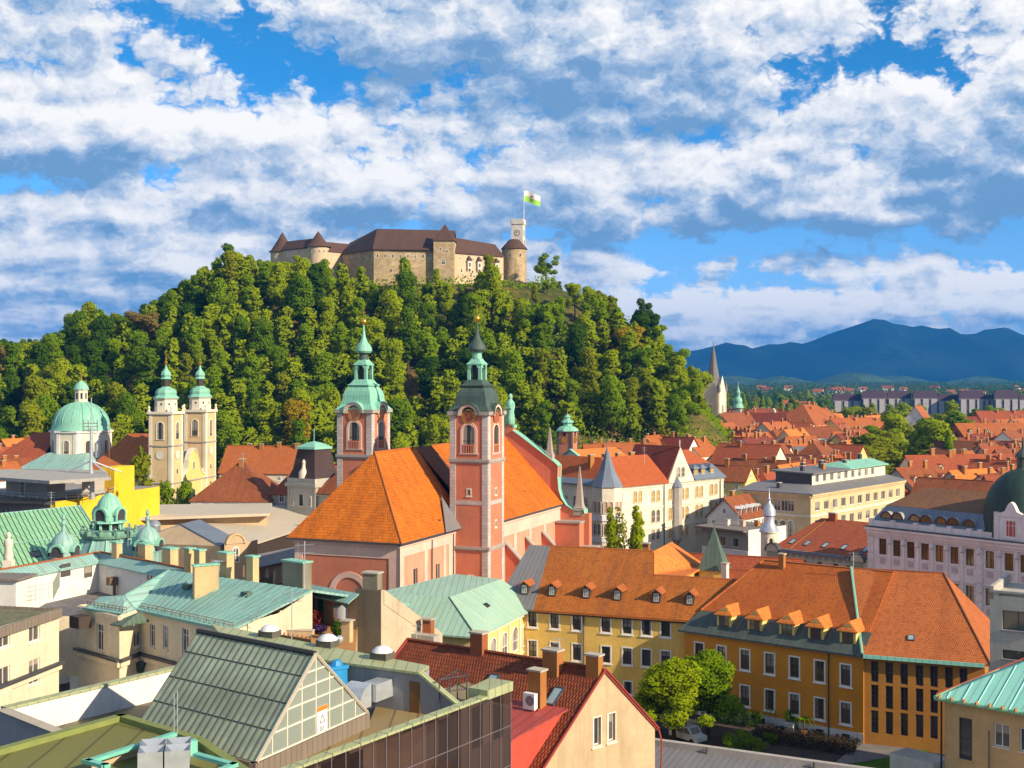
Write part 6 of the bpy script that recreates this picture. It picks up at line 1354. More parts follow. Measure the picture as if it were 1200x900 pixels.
# ------------------------------------------------------------------ town blocks in the middle ground
def make_palace():
    A3,B3 = G(717,570,18.6),G(848,558,18.6);a = -math.degrees(math.atan2(B3.y-A3.y,B3.x-A3.x));L = frame2((A3.x,A3.y),a);Ln = (B3-A3).length
    root = thing('gothic_palace', 'cream neo-gothic palace with red roofs, pointed gable and a slim blue corner spire', 'palace', L(18, 6).to_3d())
    A, B = L(0, 0), L(Ln, 0); z = 18.6; b = MB(); ws = []
    for vs, hh in (((583, 581, 579, 578, 576, 573), 2.5), ((607, 604.5, 602, 600.5, 598, 595), 2.7), ((629, 626, 624, 622, 619, 616), 2.2)):
        for u, v in zip((727, 768, 785, 802, 819, 836), vs):
            if u == 785 or u == 727: ws.append(wpx(A, B, u, v, 1.1, hh, 'gothic'))
            else:
                w = wpx(A, B, u, v, 1.05, hh, 'gothic' if u > 790 or v < 590 else 'gothicd'); ws += [(w[0]-.85,)+w[1:], (w[0]+.85,)+w[1:]]
    for v in (582, 606, 628): w = wpx(A, B, 747, v, 1.05, 2.5, 'gothic'); ws += [(w[0]-.85,)+w[1:], (w[0]+.85,)+w[1:]]
    facade(root, b, A, B, 0, z, ws, 'gothic')
    # left flank in the shade
    C = L(0, 30); lw = []
    for zz in (13.6, 9.0, 4.4): lw += row(C, A, 8, zz, 1.1, 2.3, .02, .80, 'gothicd')
    facade(root, b, C, A, 0, z, lw, 'gothicd'); wall(b, B, L(Ln, 12), 0, z)
    b.build('wall', M['ivory'], root)
    b = MB()
    for zz, o in ((13.0, .14), (8.4, .14), (z-.5, .3), (z-1.0, .15)): band(b, A, B, zz, zz+.28, o); band(b, C, A, zz, zz+.28, o)
    b.build('string_courses', M['offw'], root)
    for u in (716.8+61, 843.5): p = L(su(A, B, u), -.15); b = MB(); b.tube((p.x, p.y, 0), (p.x, p.y, z), .1); b.build('downpipe', M['darkgrey'], root)
    g0, g1, gm = su(A, B, 782), su(A, B, 812.5), su(A, B, 796.5); zg = 26.0
    rb = MB(); e = -.6; zr = 24.2
    rb.shell([[L(-.3,e,z),L(g0,e,z),L(g0+1.5,7,zr),L(4.5,7,zr)],[L(-.3,28,z),L(-.3,e,z),L(4.5,7,zr),L(4.5,28,zr)],[L(g0+1.5,7,zr),L(g0+1.5,14,z),L(9,14,z),L(9,28,z),L(4.5,28,zr),L(4.5,7,zr)]],.3);rb.build('roof',M['orange_red'],root)
    rb = MB();rb.shell([[L(g0-.4,-.1,z),L(gm,-.1,zg+.2),L(gm,13,zg+.2),L(g0-.4,13,z)],[L(gm,-.1,zg+.2),L(g1+.4,-.1,z),L(g1+.4,13,z),L(gm,13,zg+.2)]],.25);rb.build('gable_roof',M['maroon_tile'],root)
    b = MB(); f = .25; b.poly([L(g0, -f, z-.2), L(g1, -f, z-.2), L(gm, -f, zg)])
    b.poly([L(g0,-f,z-.2),L(gm,-f,zg),L(gm,.5,zg),L(g0,.5,z-.2)]);b.poly([L(g1,-f,z-.2),L(gm,-f,zg),L(gm,.5,zg),L(g1,.5,z-.2)]);b.poly([L(g0,-f,z-.2),L(g1,-f,z-.2),L(g1,0,z-.2),L(g0,0,z-.2)])
    ga = b.build('gable',M['ivory'],root);w = (g0+g1)/2-.3;put_window(root,L(0,-f),L(Ln,-f),w-.8,19.4,1.0,2.2,'gothicd','window',ga);put_window(root,L(0,-f),L(Ln,-f),w+.8,19.4,1.0,2.2,'gothicd','window',ga)
    b = MB(); b.tube(L(gm, 0, zg-.1), L(gm, 0, zg+1.6), .12); b.build('finial', M['offw'], ga)
    rb = MB();rb.shell([[L(g1,e,z),L(Ln+.3,e,z),L(Ln-.6,2.6,21.2),L(g1,2.6,21.2)]],.25);ms = rb.build('slate_mansard',M['bluemetal'],root)
    rb = MB();rb.shell([[L(g1,2.6,21.2),L(Ln-.6,2.6,21.2),L(Ln-3,8,24.6),L(g1,8,24.6)],[L(Ln-.6,2.6,21.2),L(Ln+.3,13,z),L(Ln-3,8,24.6)],[L(g1,8,24.6),L(Ln-3,8,24.6),L(Ln,13.5,z),L(g1,13.5,z)]],.25);rb.build('rear_roof',M['orange_red'],root)
    for u in (815.5, 824, 834.5):
        x = su(L(0, .6), L(Ln, .6), u); fig_dormer(root, L, x, .6, 19.4, 1.7, 1.5, 2.0, 'bluemetal', 'bluemetal', 'yelp', True)
    # stair oriel
    s = su(A,B,792);b = MB();b.lathe(L(s,-.2),[(.2,4.0),(1.3,5.6),(1.3,17.2)],8,0,.3);b.lathe(L(s,-.2),[(1.5,17.2),(.1,19.8)],8,1,.3);b.build('oriel',[M['greyhouse'],M['bluemetal']],root)
    # corner turret
    c = L(-.6, .8); cc = (c.x, c.y); b = MB(); r = 3.3; vs = [V((c.x+r*math.cos(R(22.5+45*i)), c.y+r*math.sin(R(22.5+45*i)))) for i in range(8)]
    for i in range(8):
        p, q = vs[i], vs[(i+1) % 8]; n = V(((q-p).y, -(q-p).x)); w2 = []
        if n.dot(-(p+q)) > 0: w2 = [((q-p).length/2+k,zz,.75,2.3,'shutterg' if zz > 12 else 'gothicd') for k in (-.55,.55) for zz in (13.3,8.7,4.2)]
        facade(root, b, p, q, 0, z, w2)
    tu = b.build('corner_turret', M['ivory'], root)
    b = MB();b.lathe(cc,[(r+.3,z),(r*.5,z+3.5),(.08,26.8)],8,0,R(22.5));b.tube((c.x,c.y,26.5),(c.x,c.y,28.6),.06);b.build('spire',M['bluemetal'],tu)
    b = MB()
    for i in range(8): p, q = vs[i], vs[(i+1) % 8]; band(b, p, q, 11.6, 12.8, .2); band(b, p, q, 7.2, 8.2, .2)
    b.build('turret_bands', M['whitep'], tu)
    rb = MB(); rb.shell([[L(-.7, 2, z+.05), L(-.7, 30, z+.05), L(3.5, 26, 22), L(3.5, 9, 22)]], .15); rb.build('side_mansard', M['bluemetal'], root)
    for k in range(4): chimney(root, L(3+k*4.5, 8.6, 23.0), 1.3, .8, 1.7, R(-a), 'brick', pots=False)
M['orange_red'] = tile('palace_red_tile', (0.48, 0.10, 0.025), (0.56, 0.14, 0.035), mossk=0.12)
STY['yelp'] = dict(m=('offw','glass_yel','offw'),proud=1,hb=(),vb=(),ft=.05);STY['shutterg'] = dict(m=('offw','chimbeige_g','offw'),arch=1,mull=0)
M['chimbeige_g'] = flat('rose_blind', (0.45, 0.28, 0.18), 0.7)
make_palace()
def make_lilac():
    A3,B3 = G(1017.5,617,19.2),G(1200,637,19.2);a = math.degrees(math.atan2(A3.y-B3.y,B3.x-A3.x));L = frame2((A3.x,A3.y),a);Ln = (B3-A3).length+6
    root = thing('lilac_palace', 'pale lilac stucco palace with brown roof, round dormers and a large dark green dome', 'palace', L(12, 6).to_3d())
    A, B = L(0, 0), L(Ln, 0); z = 19.2; b = MB(); us = (1034.5, 1051, 1067.3, 1084, 1101, 1118.6, 1136.6, 1160, 1182.5, 1201); ws = []
    zs = [wpx(A, B, u, v, 1.0, 2.1)[1] for u, v in ((1034.5, 642.5), (1182.5, 659))]; zt = sum(zs)/2
    for u in us:
        s = su(A, B, u)
        for zz in (zt, zt-5.2, zt-10.2): ws.append((s, zz, 1.3, 2.4))
    facade(root, b, A, B, 0, z, ws, 'warm'); wall(b, L(0, 14), A, 0, z); b.build('wall', M['lilac'], root)
    b = MB()
    band(b, A, B, z-.25, z+.05, .95); band(b, A, B, z-.8, z-.25, .6); band(b, A, B, z-1.2, z-.8, .3); band(b, A, B, z+.05, z+.2, .9, 1)
    b.prism([L(0, .15), L(Ln, .15), L(Ln, .5), L(0, .5)], z+.05, z+1.0)
    for s in [su(A,B,u) for u in (1020,1045,1072,1092,1112,1135,1148)]: b.prism([L(s-.35,0),L(s+.35,0),L(s+.35,.6),L(s-.35,.6)],z+.2,z+1.25)
    for i in range(len(us)-1):
        s = (su(A,B,us[i])+su(A,B,us[i+1]))/2;pilaster(b,A,B,s,.45,0,z-1.2,.14);b.lathe(tuple(L(s,-.1)),[(.0,z-2.4),(.42,z-2.1),(.42,z-1.6),(0,z-1.3)],6)
    for s in (.5, su(A, B, 1148)): 
        for k in range(14): pilaster(b, A, B, s, 1.0, .5+k*1.25, 1.5+k*1.25, .2)
    for w in ws: b.prism([L(w[0]-.45, -.1), L(w[0]+.45, -.1), L(w[0]+.45, .02), L(w[0]-.45, .02)], w[1]-1.3, w[1]-.5, 2)
    b.build('stucco_relief', [M['lilac'], M['darkgrey'], M['lilac_d']], root)
    s0 = su(A, B, 1150); zm, ym = 22.4, 2.3; zr = 24.9
    rb = MB();rb.shell([[L(.2,.7,z+1.0),L(s0,.7,z+1.0),L(s0,ym,zm),L(1.6,ym,zm)],[L(.2,14,z+1),L(.2,.7,z+1),L(1.6,ym,zm),L(1.6,14,zm)]],.15);mn = rb.build('slate_mansard',M['bluemetal'],root)
    rb = MB();rb.shell([[L(1.6,ym,zm+.02),L(s0,ym,zm+.02),L(s0,9,zr),L(4.0,9,zr)],[L(1.6,15,zm),L(1.6,ym,zm+.02),L(4.0,9,zr)],[L(4,9,zr),L(s0,9,zr),L(s0,15,zm),L(1.6,15,zm)]],.2);rb.build('roof',M['lil_tile'],root)
    for u in (1038.5, 1051.3, 1072, 1085, 1103, 1117, 1135.5):
        s = su(L(0, .8), L(Ln, .8), u); b = MB(); n = 10; r = 1.0; arc = [(r*math.cos(math.pi*i/n), r*math.sin(math.pi*i/n)) for i in range(n+1)]
        zz = z+1.45
        for (x0,q0),(x1,q1) in zip(arc,arc[1:]): b.poly([L(s+x0,.75,zz+q0),L(s+x1,.75,zz+q1),L(s+x1,2.9,zz+q1),L(s+x0,2.9,zz+q0)],0);b.poly([L(s+x0*.8,.70,zz+q0*.8),L(s+x1*.8,.70,zz+q1*.8),L(s+x1*1.06,.70,zz+q1*1.06),L(s+x0*1.06,.70,zz+q0*1.06)],2)
        b.poly([L(s+x*.82,.78,zz+q*.82) for x,q in arc],1);b.poly([L(s-.03,.76,zz),L(s+.03,.76,zz),L(s+.03,.76,zz+.66),L(s-.03,.76,zz+.66)],2);b.build('round_dormer',[M['zinc'],M['glass_warm'],M['maroon']],mn)
    c = L(su(L(0,5.2),L(Ln,5.2),1199),5.2);cc = (c.x,c.y);r = 5.3;zb = 21.6;b = MB();b.lathe(cc,[(r+.1,zb-2),(r,zb)]+[(r*math.cos(t),zb+.6+r*1.28*math.sin(t)) for t in [i*math.pi/2/10 for i in range(9)]]+[(.9,zb+.6+r*1.26)],28);dm = b.build('dome',M['dome_green'],root,True)
    b = MB();z2 = zb+.5+r*1.26;b.lathe(cc,[(1.15,z2),(.85,z2+.3),(.8,z2+1.7),(1.15,z2+1.8),(.9,z2+2.3),(.25,z2+3.0),(.08,z2+4.6)],12);b.build('dome_lantern',M['copper_d'],dm)
    sg = su(A, B, 1185); b = MB(); x0, x1 = sg-1.7, sg+1.9; A2, B2 = L(x0, -.2), L(x1, -.2)
    facade(root, b, A2, B2, z, z+3.4, [(1.8, z+.7, 1.5, 2.3, 'red')]); wall(b, B2, L(x1, 3), z, z+3.4); wall(b, L(x0, 3), A2, z, z+3.4)
    xm = (x0+x1)/2;g = [(x0-.25,z+3.4),(x1+.25,z+3.4),(x1+.1,z+3.8),(xm+.9,z+4.2),(xm+.55,z+4.9),(xm+.3,z+5.3),(xm,z+5.5),(xm-.3,z+5.3),(xm-.55,z+4.9),(xm-.9,z+4.2),(x0-.1,z+3.8)]
    b.poly([L(x, -.3, q) for x, q in g]); b.poly([L(x, .4, q) for x, q in g][::-1])
    for p, q in zip(g, g[1:]+g[:1]): b.poly([L(p[0], -.3, p[1]), L(q[0], -.3, q[1]), L(q[0], .4, q[1]), L(p[0], .4, p[1])])
    for x in (x0-.35, x1+.35): b.prism([L(x-.35, -.35), L(x+.35, -.35), L(x+.35, .4), L(x-.35, .4)], z, z+4.0)
    b.build('dormer_gable', M['lilac'], root)
M['lil_tile'] = tile('old_brown_tile',(0.20,0.085,0.035),(0.28,0.13,0.055),mossk=.4);M['zinc'] = flat('pale_zinc',(0.36,0.36,0.34),0.5);M['maroon'] = flat('maroon_frame',(0.10,0.04,0.035),0.6);M['dome_green'] = seam('deep_green_copper_dome',(0.014,0.03,0.026),(0.03,0.075,0.052),pk=.5,patina=(0.03,0.035,0.03))
make_lilac()
def make_office():
    C3,B3,A3 = G(950,579,17),G(1060,562,17),G(880,573,17);a = -math.degrees(math.atan2(B3.y-C3.y,B3.x-C3.x));L = frame2((C3.x,C3.y),a);Ln = (B3-C3).length
    root = thing('office_block','large beige office block with flat grey roof, penthouse storey and pale green copper end','office',L(20,8).to_3d())
    A, B = L(0, 0), L(Ln, 0); D = L(0, 16); z = 17; b = MB(); ws = []
    s0 = su(A, B, 958)
    for zz in (13.2, 9.4, 5.4): ws += [(s0+k*(su(A, B, 1035)-s0)/8.0, zz, 2.2, 1.9) for k in range(0, 11)]
    facade(root, b, A, B, 0, z, [w for w in ws if w[0] < Ln-1.5], 'office')
    lw = [(su(D, A, u), 13.0, 1.5, 2.3) for u in (910.5, 919, 926.5)]+[(su(D, A, u), 7.4, 1.7, 3.6, 'archc') for u in (909, 918, 926.5)]
    facade(root, b, D, A, 0, z, lw, 'office'); wall(b, B, L(Ln, 16), 0, z); b.build('wall', M['beigewall'], root)
    b = MB()
    for P0, P1 in ((A, B), (D, A)): band(b, P0, P1, z-.5, z, .5); band(b, P0, P1, 12.0, 12.5, .15, 1); band(b, P0, P1, z-.9, z-.5, .25)
    b.build('cornice', [M['beigewall'], M['ivory']], root)
    rb = MB();rb.shell([[L(-.6,-.6,z+.05),L(Ln,-.6,z+.05),L(Ln,5,z+1.2),L(6,5,z+1.2)],[L(-.6,17,z+.05),L(-.6,-.6,z+.05),L(6,5,z+1.2),L(6,17,z+1.2)],[L(6,5,z+1.2),L(Ln,5,z+1.2),L(Ln,17,z+1.2),L(6,17,z+1.2)]],.15);rb.build('roof',M['greymetal'],root)
    b = MB(); P0, P1 = L(9, 4.2), L(Ln-1.5, 4.2); x1 = P1; zz = z+3.7; ws = [(k*3.6+2.5, z+1.5, 1.7, 1.6) for k in range(9)]
    facade(root,b,P0,P1,z,zz,[w for w in ws if w[0] < (P1-P0).length-1],'office');wall(b,P1,L(Ln-1.5,12),z,zz);pent = b.build('penthouse',M['ivory'],root)
    b = MB(); wall(b, L(9, 13), L(9, 4.2), z, zz); b.build('shaded_end_wall', M['darkgrey'], pent)  # unlit end of the penthouse, its shade painted as dark grey
    rb = MB();rb.shell([[L(8.4,3.5,zz),L(27,3.5,zz),L(27,14,zz+.3),L(8.4,14,zz+.3)]],.3);rb.build('penthouse_roof',M['greymetal'],pent)
    rb = MB();rb.shell([[L(27,3.5,zz),L(Ln-1,3.5,zz),L(Ln-1.5,8,zz+1.3),L(30,8,zz+1.3)],[L(27,14,zz),L(27,3.5,zz),L(30,8,zz+1.3)],[L(Ln-1,14,zz),L(27,14,zz),L(30,8,zz+1.3),L(Ln-1.5,8,zz+1.3)]],.2);rb.build('green_roof',M['copper'],pent)
    for i,(x,y,h) in enumerate(((12,8,1.2),(16,10,1.6),(20,7,1.3),(23,9,1.8),(31,7,1.6),(36,8,1.3),(Ln-3,10,2.2),(3,9,.9))): chimney(root,L(x,y,zz if x > 8 else z+.8),1.0,.7,h,R(-a),'brick' if i % 3 == 2 else 'darkgrey',name='roof_vent',down=.6,pots=False)
make_office()
def make_nouveau():
    A3,B3 = G(893,641,12.8),G(1018,656,12.8);a = math.degrees(math.atan2(A3.y-B3.y,B3.x-A3.x));L = frame2((A3.x,A3.y),a);Ln = (B3-A3).length
    root = thing('turret_house', 'patterned beige house with red roof, roof windows and a silver onion-domed turret', 'house', L(9, 6).to_3d())
    A, B = L(0, 0), L(Ln, 0); z = 12.8; b = MB(); ws = [(s, zz, .9, 1.5) for s in (2.0, 5.5, 8.5, 11.5, 14.5, 17) for zz in (10.0, 6.3)]
    facade(root, b, A, B, 0, z, [w for w in ws if w[0] < Ln-.8], 'dark'); wall(b, L(0, 12), A, 0, z); b.build('wall', M['nouveau'], root)
    b = MB()
    for i in range(14):
        for zz in (11.8, 9.0): b.prism([L(.9+i*1.28, -.07), L(1.6+i*1.28, -.07), L(1.6+i*1.28, .01), L(.9+i*1.28, .01)], zz, zz+.55)
    for x in (1.9, Ln-2.2): b.prism([L(x-1.2, -.12), L(x+1.2, -.12), L(x+1.2, .01), L(x-1.2, .01)], 11.4, 12.2)
    b.build('sage_panels', M['sage'], root)
    for x in (2.2, Ln-2.0):
        b = MB(); arch_hood(b, A, B, x, z-.5, 0, 1.35, .25, 0); arch_hood(b, A, B, x, z-.5, 1.3, 1.47, .4, 1)
        b.build('arched_gable', [M['nouveau'], M['darkgrey']], root)
    b = MB(); band(b, L(4.2, 0), L(Ln-4, 0), z-.25, z+.15, .5); b.build('gutter', M['bluemetal'], root)
    rb = MB();zr = 17.3;yr = 11;rb.shell([[L(1.5,.4,z),L(Ln+.4,.4,z),L(Ln+.4,yr,zr),L(4.5,yr,zr)],[L(1.5,20,z),L(1.5,.4,z),L(4.5,yr,zr)],[L(4.5,yr,zr),L(Ln+.4,yr,zr),L(Ln+.4,21,z),L(1.5,20,z)]],.2);rf = rb.build('roof',M['red_tile'],root)
    u3 = (L(1, 0, 0)-L(0, 0, 0)).normalized(); up = (L(0, 10.6, 4.2)-L(0, 0, 0)).normalized()
    for u, v in ((929, 624.5), (946.5, 633), (967.5, 634.5), (989.5, 636.5), (1014.5, 634)):
        x = su(L(0, 3.0), L(Ln, 3.0), u); skylight(rf, L(x, 3.0, z+2.6*.396), u3, up, .85, 1.7)
    b = MB(); b.tube(L(5.2, .6, z+.15), L(6.0, 10.8, zr+.05), .07, 0, 4); b.build('roof_cable', M['brick'], rf)
    chimney(root,L(7,yr-.3,zr-.2),1.4,.7,1.2,R(-a),'brickred',pots=False);chimney(root,L(Ln-.8,yr-1.5,zr-.7),1.2,.9,1.6,R(-a),'brickred',pots=False)
    c = G(902.5,641,16);c = L(.6,1.2);cc = (c.x,c.y);b = MB();b.lathe(cc,[(1.45,0),(1.45,15.2),(1.7,15.3),(1.7,15.5)],14);tu = b.build('turret',M['ivory'],root,True)
    put_window(root, V((c.x-1, c.y-1.46)), V((c.x+1, c.y-1.46)), 1, 13.2, .6, 1.2, 'archc', 'window', tu)
    b = MB();b.lathe(cc,[(1.75,15.5),(1.55,15.8),(1.2,16.3),(.95,16.8),(.92,18.0),(1.2,18.2),(1.15,18.4),(1.1,19.0),(.72,19.8),(.28,20.3),(.22,20.7),(.35,20.9),(.1,21.2),(.05,23.0)],14);b.build('onion_dome',M['silver'],tu,True)
M['silver'] = flat('silver_zinc', (0.48, 0.50, 0.54), 0.35, 0.5)
make_nouveau()
def make_small_middle():
    # flat-roofed white and grey-green building
    C3 = G(877,622,12.5);A3 = G(823,616,12.5);a = math.degrees(math.atan2(A3.y-C3.y,C3.x-A3.x));L = frame2((A3.x,A3.y),a);Ln = (C3-A3).length
    root = thing('flat_roof_house', 'small white and grey-green house with flat brown roof behind the green pyramid turret', 'house', L(5, 5).to_3d())
    A,B = L(0,0),L(Ln,0);z = 12.2;b = MB();facade(root,b,A,B,8.6,z,[(s,9.2,1.2,1.5,'dark') for s in (2.2,5.2,8.2)]);up = b.build('upper_wall',M['greygreen2'],root)
    b = MB();facade(root,b,L(0,-.1),L(Ln,-.1),0,8.6,[(s,zz,1.1,1.3,'dark') for s in (2.2,5.2,8.2) for zz in (5.2,1.6)]);wall(b,B,L(Ln,12),0,z+.4);wall(b,L(0,12),A,0,z);b.build('wall',M['white'],root)
    b = MB(); b.prism([L(-1.2, -1.2), L(Ln-.2, -1.2), L(Ln-.2, 12), L(-1.2, 12)], z, z+.35); b.build('roof', M['brownmetal'], root)
    b = MB(); n = 8
    for i in range(n):
        t0,t1 = math.pi/2*i/n,math.pi/2*(i+1)/n;b.poly([L(Ln-1.3+1.3*math.sin(t0),-.14,z-1.3+1.3*math.cos(t0)),L(Ln-1.3+1.3*math.sin(t1),-.14,z-1.3+1.3*math.cos(t1)),L(Ln+.02,-.14,z)])
    b.build('curved_eave', M['white'], root)
    for x,y,m in ((3,4,'white'),(6,5,'pinkwall'),(8,7,'brick')): chimney(root,L(x,y,z+.3),.9,.8,1.1,R(-a),m,name='roof_vent',down=.5,pots=False)
    # white house with four white dormers
    house('white house with orange roof and a row of four small white dormers',863,602,11,8,53,'rust_tile','white',ze=12.5,rise=3.8,wins=(6,3,2),chim=1,group=None,dorm=0,name='dormer_house')
    r = bpy.data.objects['dormer_house']; Lh = frame2(g2(863, 602, 12.5), -53)
    for k in range(4): fig_dormer(r, Lh, -4.2+k*2.5, -3.5, 12.9, .9, 1.3, 1.6, 'whitep', 'whitep', 'dormd')
    # little classical front with pediment and the clock turret behind
    A,B = P(650,560,342),P(688,560,335);A,B = V((A.x,A.y)),V((B.x,B.y));Lf = frame2(A,math.degrees(math.atan2(A.y-B.y,B.x-A.x)));W = (B-A).length;root = thing('pediment_church','pale stone church front with a triangular pediment left of the gothic palace','church',Lf(W/2,6).to_3d())
    b = MB();z = 19.0;facade(root,b,A,B,0,z,[(W*.5,11.5,1.5,4.2,'archw'),(W*.18,12,1.0,2.6,'dark'),(W*.82,12,1.0,2.6,'dark')]);wall(b,B,Lf(W,20),0,z);wall(b,Lf(0,20),A,0,z);b.poly([Lf(0,0,z),Lf(W,0,z),Lf(W/2,0,z+3.3)]);b.build('wall',M['ivory'],root)
    b = MB()
    for s in (.05, .33, .67, .95): pilaster(b, A, B, W*s, .8, 0, z-.8, .2)
    band(b, A, B, z-.8, z, .5); b.build('pilasters', M['offw'], root)
    rb = MB();rb.shell([[Lf(-.5,-.6,z),Lf(W/2,-.6,z+3.6),Lf(W/2,.6,z+3.6),Lf(-.5,.6,z)],[Lf(W/2,-.6,z+3.6),Lf(W+.5,-.6,z),Lf(W+.5,.6,z),Lf(W/2,.6,z+3.6)]],.3);rb.build('pediment_cap',M['copper'],root)
    rb = MB();rb.shell([[Lf(-.4,.6,z),Lf(W/2,.6,z+3.3),Lf(W/2,20,z+3.3),Lf(-.4,20,z)],[Lf(W/2,.6,z+3.3),Lf(W+.4,.6,z),Lf(W+.4,20,z),Lf(W/2,20,z+3.3)]],.2);rb.build('roof',M['bright_tile'],root)
    c = P(665,500,362);zz = lambda v: 42+(440-v)/F*362;cc = (c.x,c.y);root = thing('clock_turret','slender green clock turret with onion cap against the trees left of the palace','turret',(c.x,c.y,0))
    b = MB(); w = 4.6; Lt = frame2(cc, 25); fp = [Lt(-w/2, -w/2), Lt(w/2, -w/2), Lt(w/2, w/2), Lt(-w/2, w/2)]
    for i in range(4): wall(b,fp[i],fp[(i+1) % 4],0,zz(505));pilaster(b,fp[i],fp[(i+1) % 4],.35,.6,0,zz(505),.1,1);pilaster(b,fp[i],fp[(i+1) % 4],w-.35,.6,0,zz(505),.1,1)
    b.build('shaft', [M['redplaster'], M['copper_m']], root)
    for i in (0,1): clock_disc(root,fp[i],fp[i+1],w/2,zz(515),1.0,[M['gold'],M['rednum']]);put_window(root,fp[i],fp[i+1],w/2,zz(511.5),1.1,1.2,'tinydark')
    b = MB();b.lathe(cc,[(3.4,zz(505)),(3.1,zz(503)),(2.4,zz(500.5)),(1.5,zz(499))],8,0,R(22.5));b.lathe(cc,[(1.3,zz(499)),(1.3,zz(495.5)),(1.9,zz(495)),(1.6,zz(493)),(.8,zz(491.5)),(.8,zz(489.5)),(1.1,zz(488.8)),(.5,zz(486.5)),(.15,zz(485))],8);b.build('onion_cap',M['copper'],root)
    b = MB(); b.tube((c.x, c.y, zz(485.4)), (c.x, c.y, zz(479)), .12); b.build('finial', M['gold'], root)
    # two slim poplars before the palace
    for u,v,h,t,k,lab in ((716,655,21,0,0,'left slim green poplar in front of the palace turret'),(747,650,25,0,1,'tall green poplar in front of the cream gothic palace'),(726.5,650,22,4,2,'thin half-bare poplar between the two green poplars')):
        p = G(u,v+55,0);p = P(u,0,235);tree(lab,(p.x,p.y,0),(v-(582 if u > 740 else 590 if u < 720 else 584))/F*235+8.5,'poplar',t,k,4200 if t == 0 else 1000,.42,None,'poplar_tree',.82)
    for u, lab in ((662, 'left'),): pass
M['greygreen2'] = plaster('grey_green_panel', (0.30, 0.32, 0.27), 0.3)
make_small_middle()
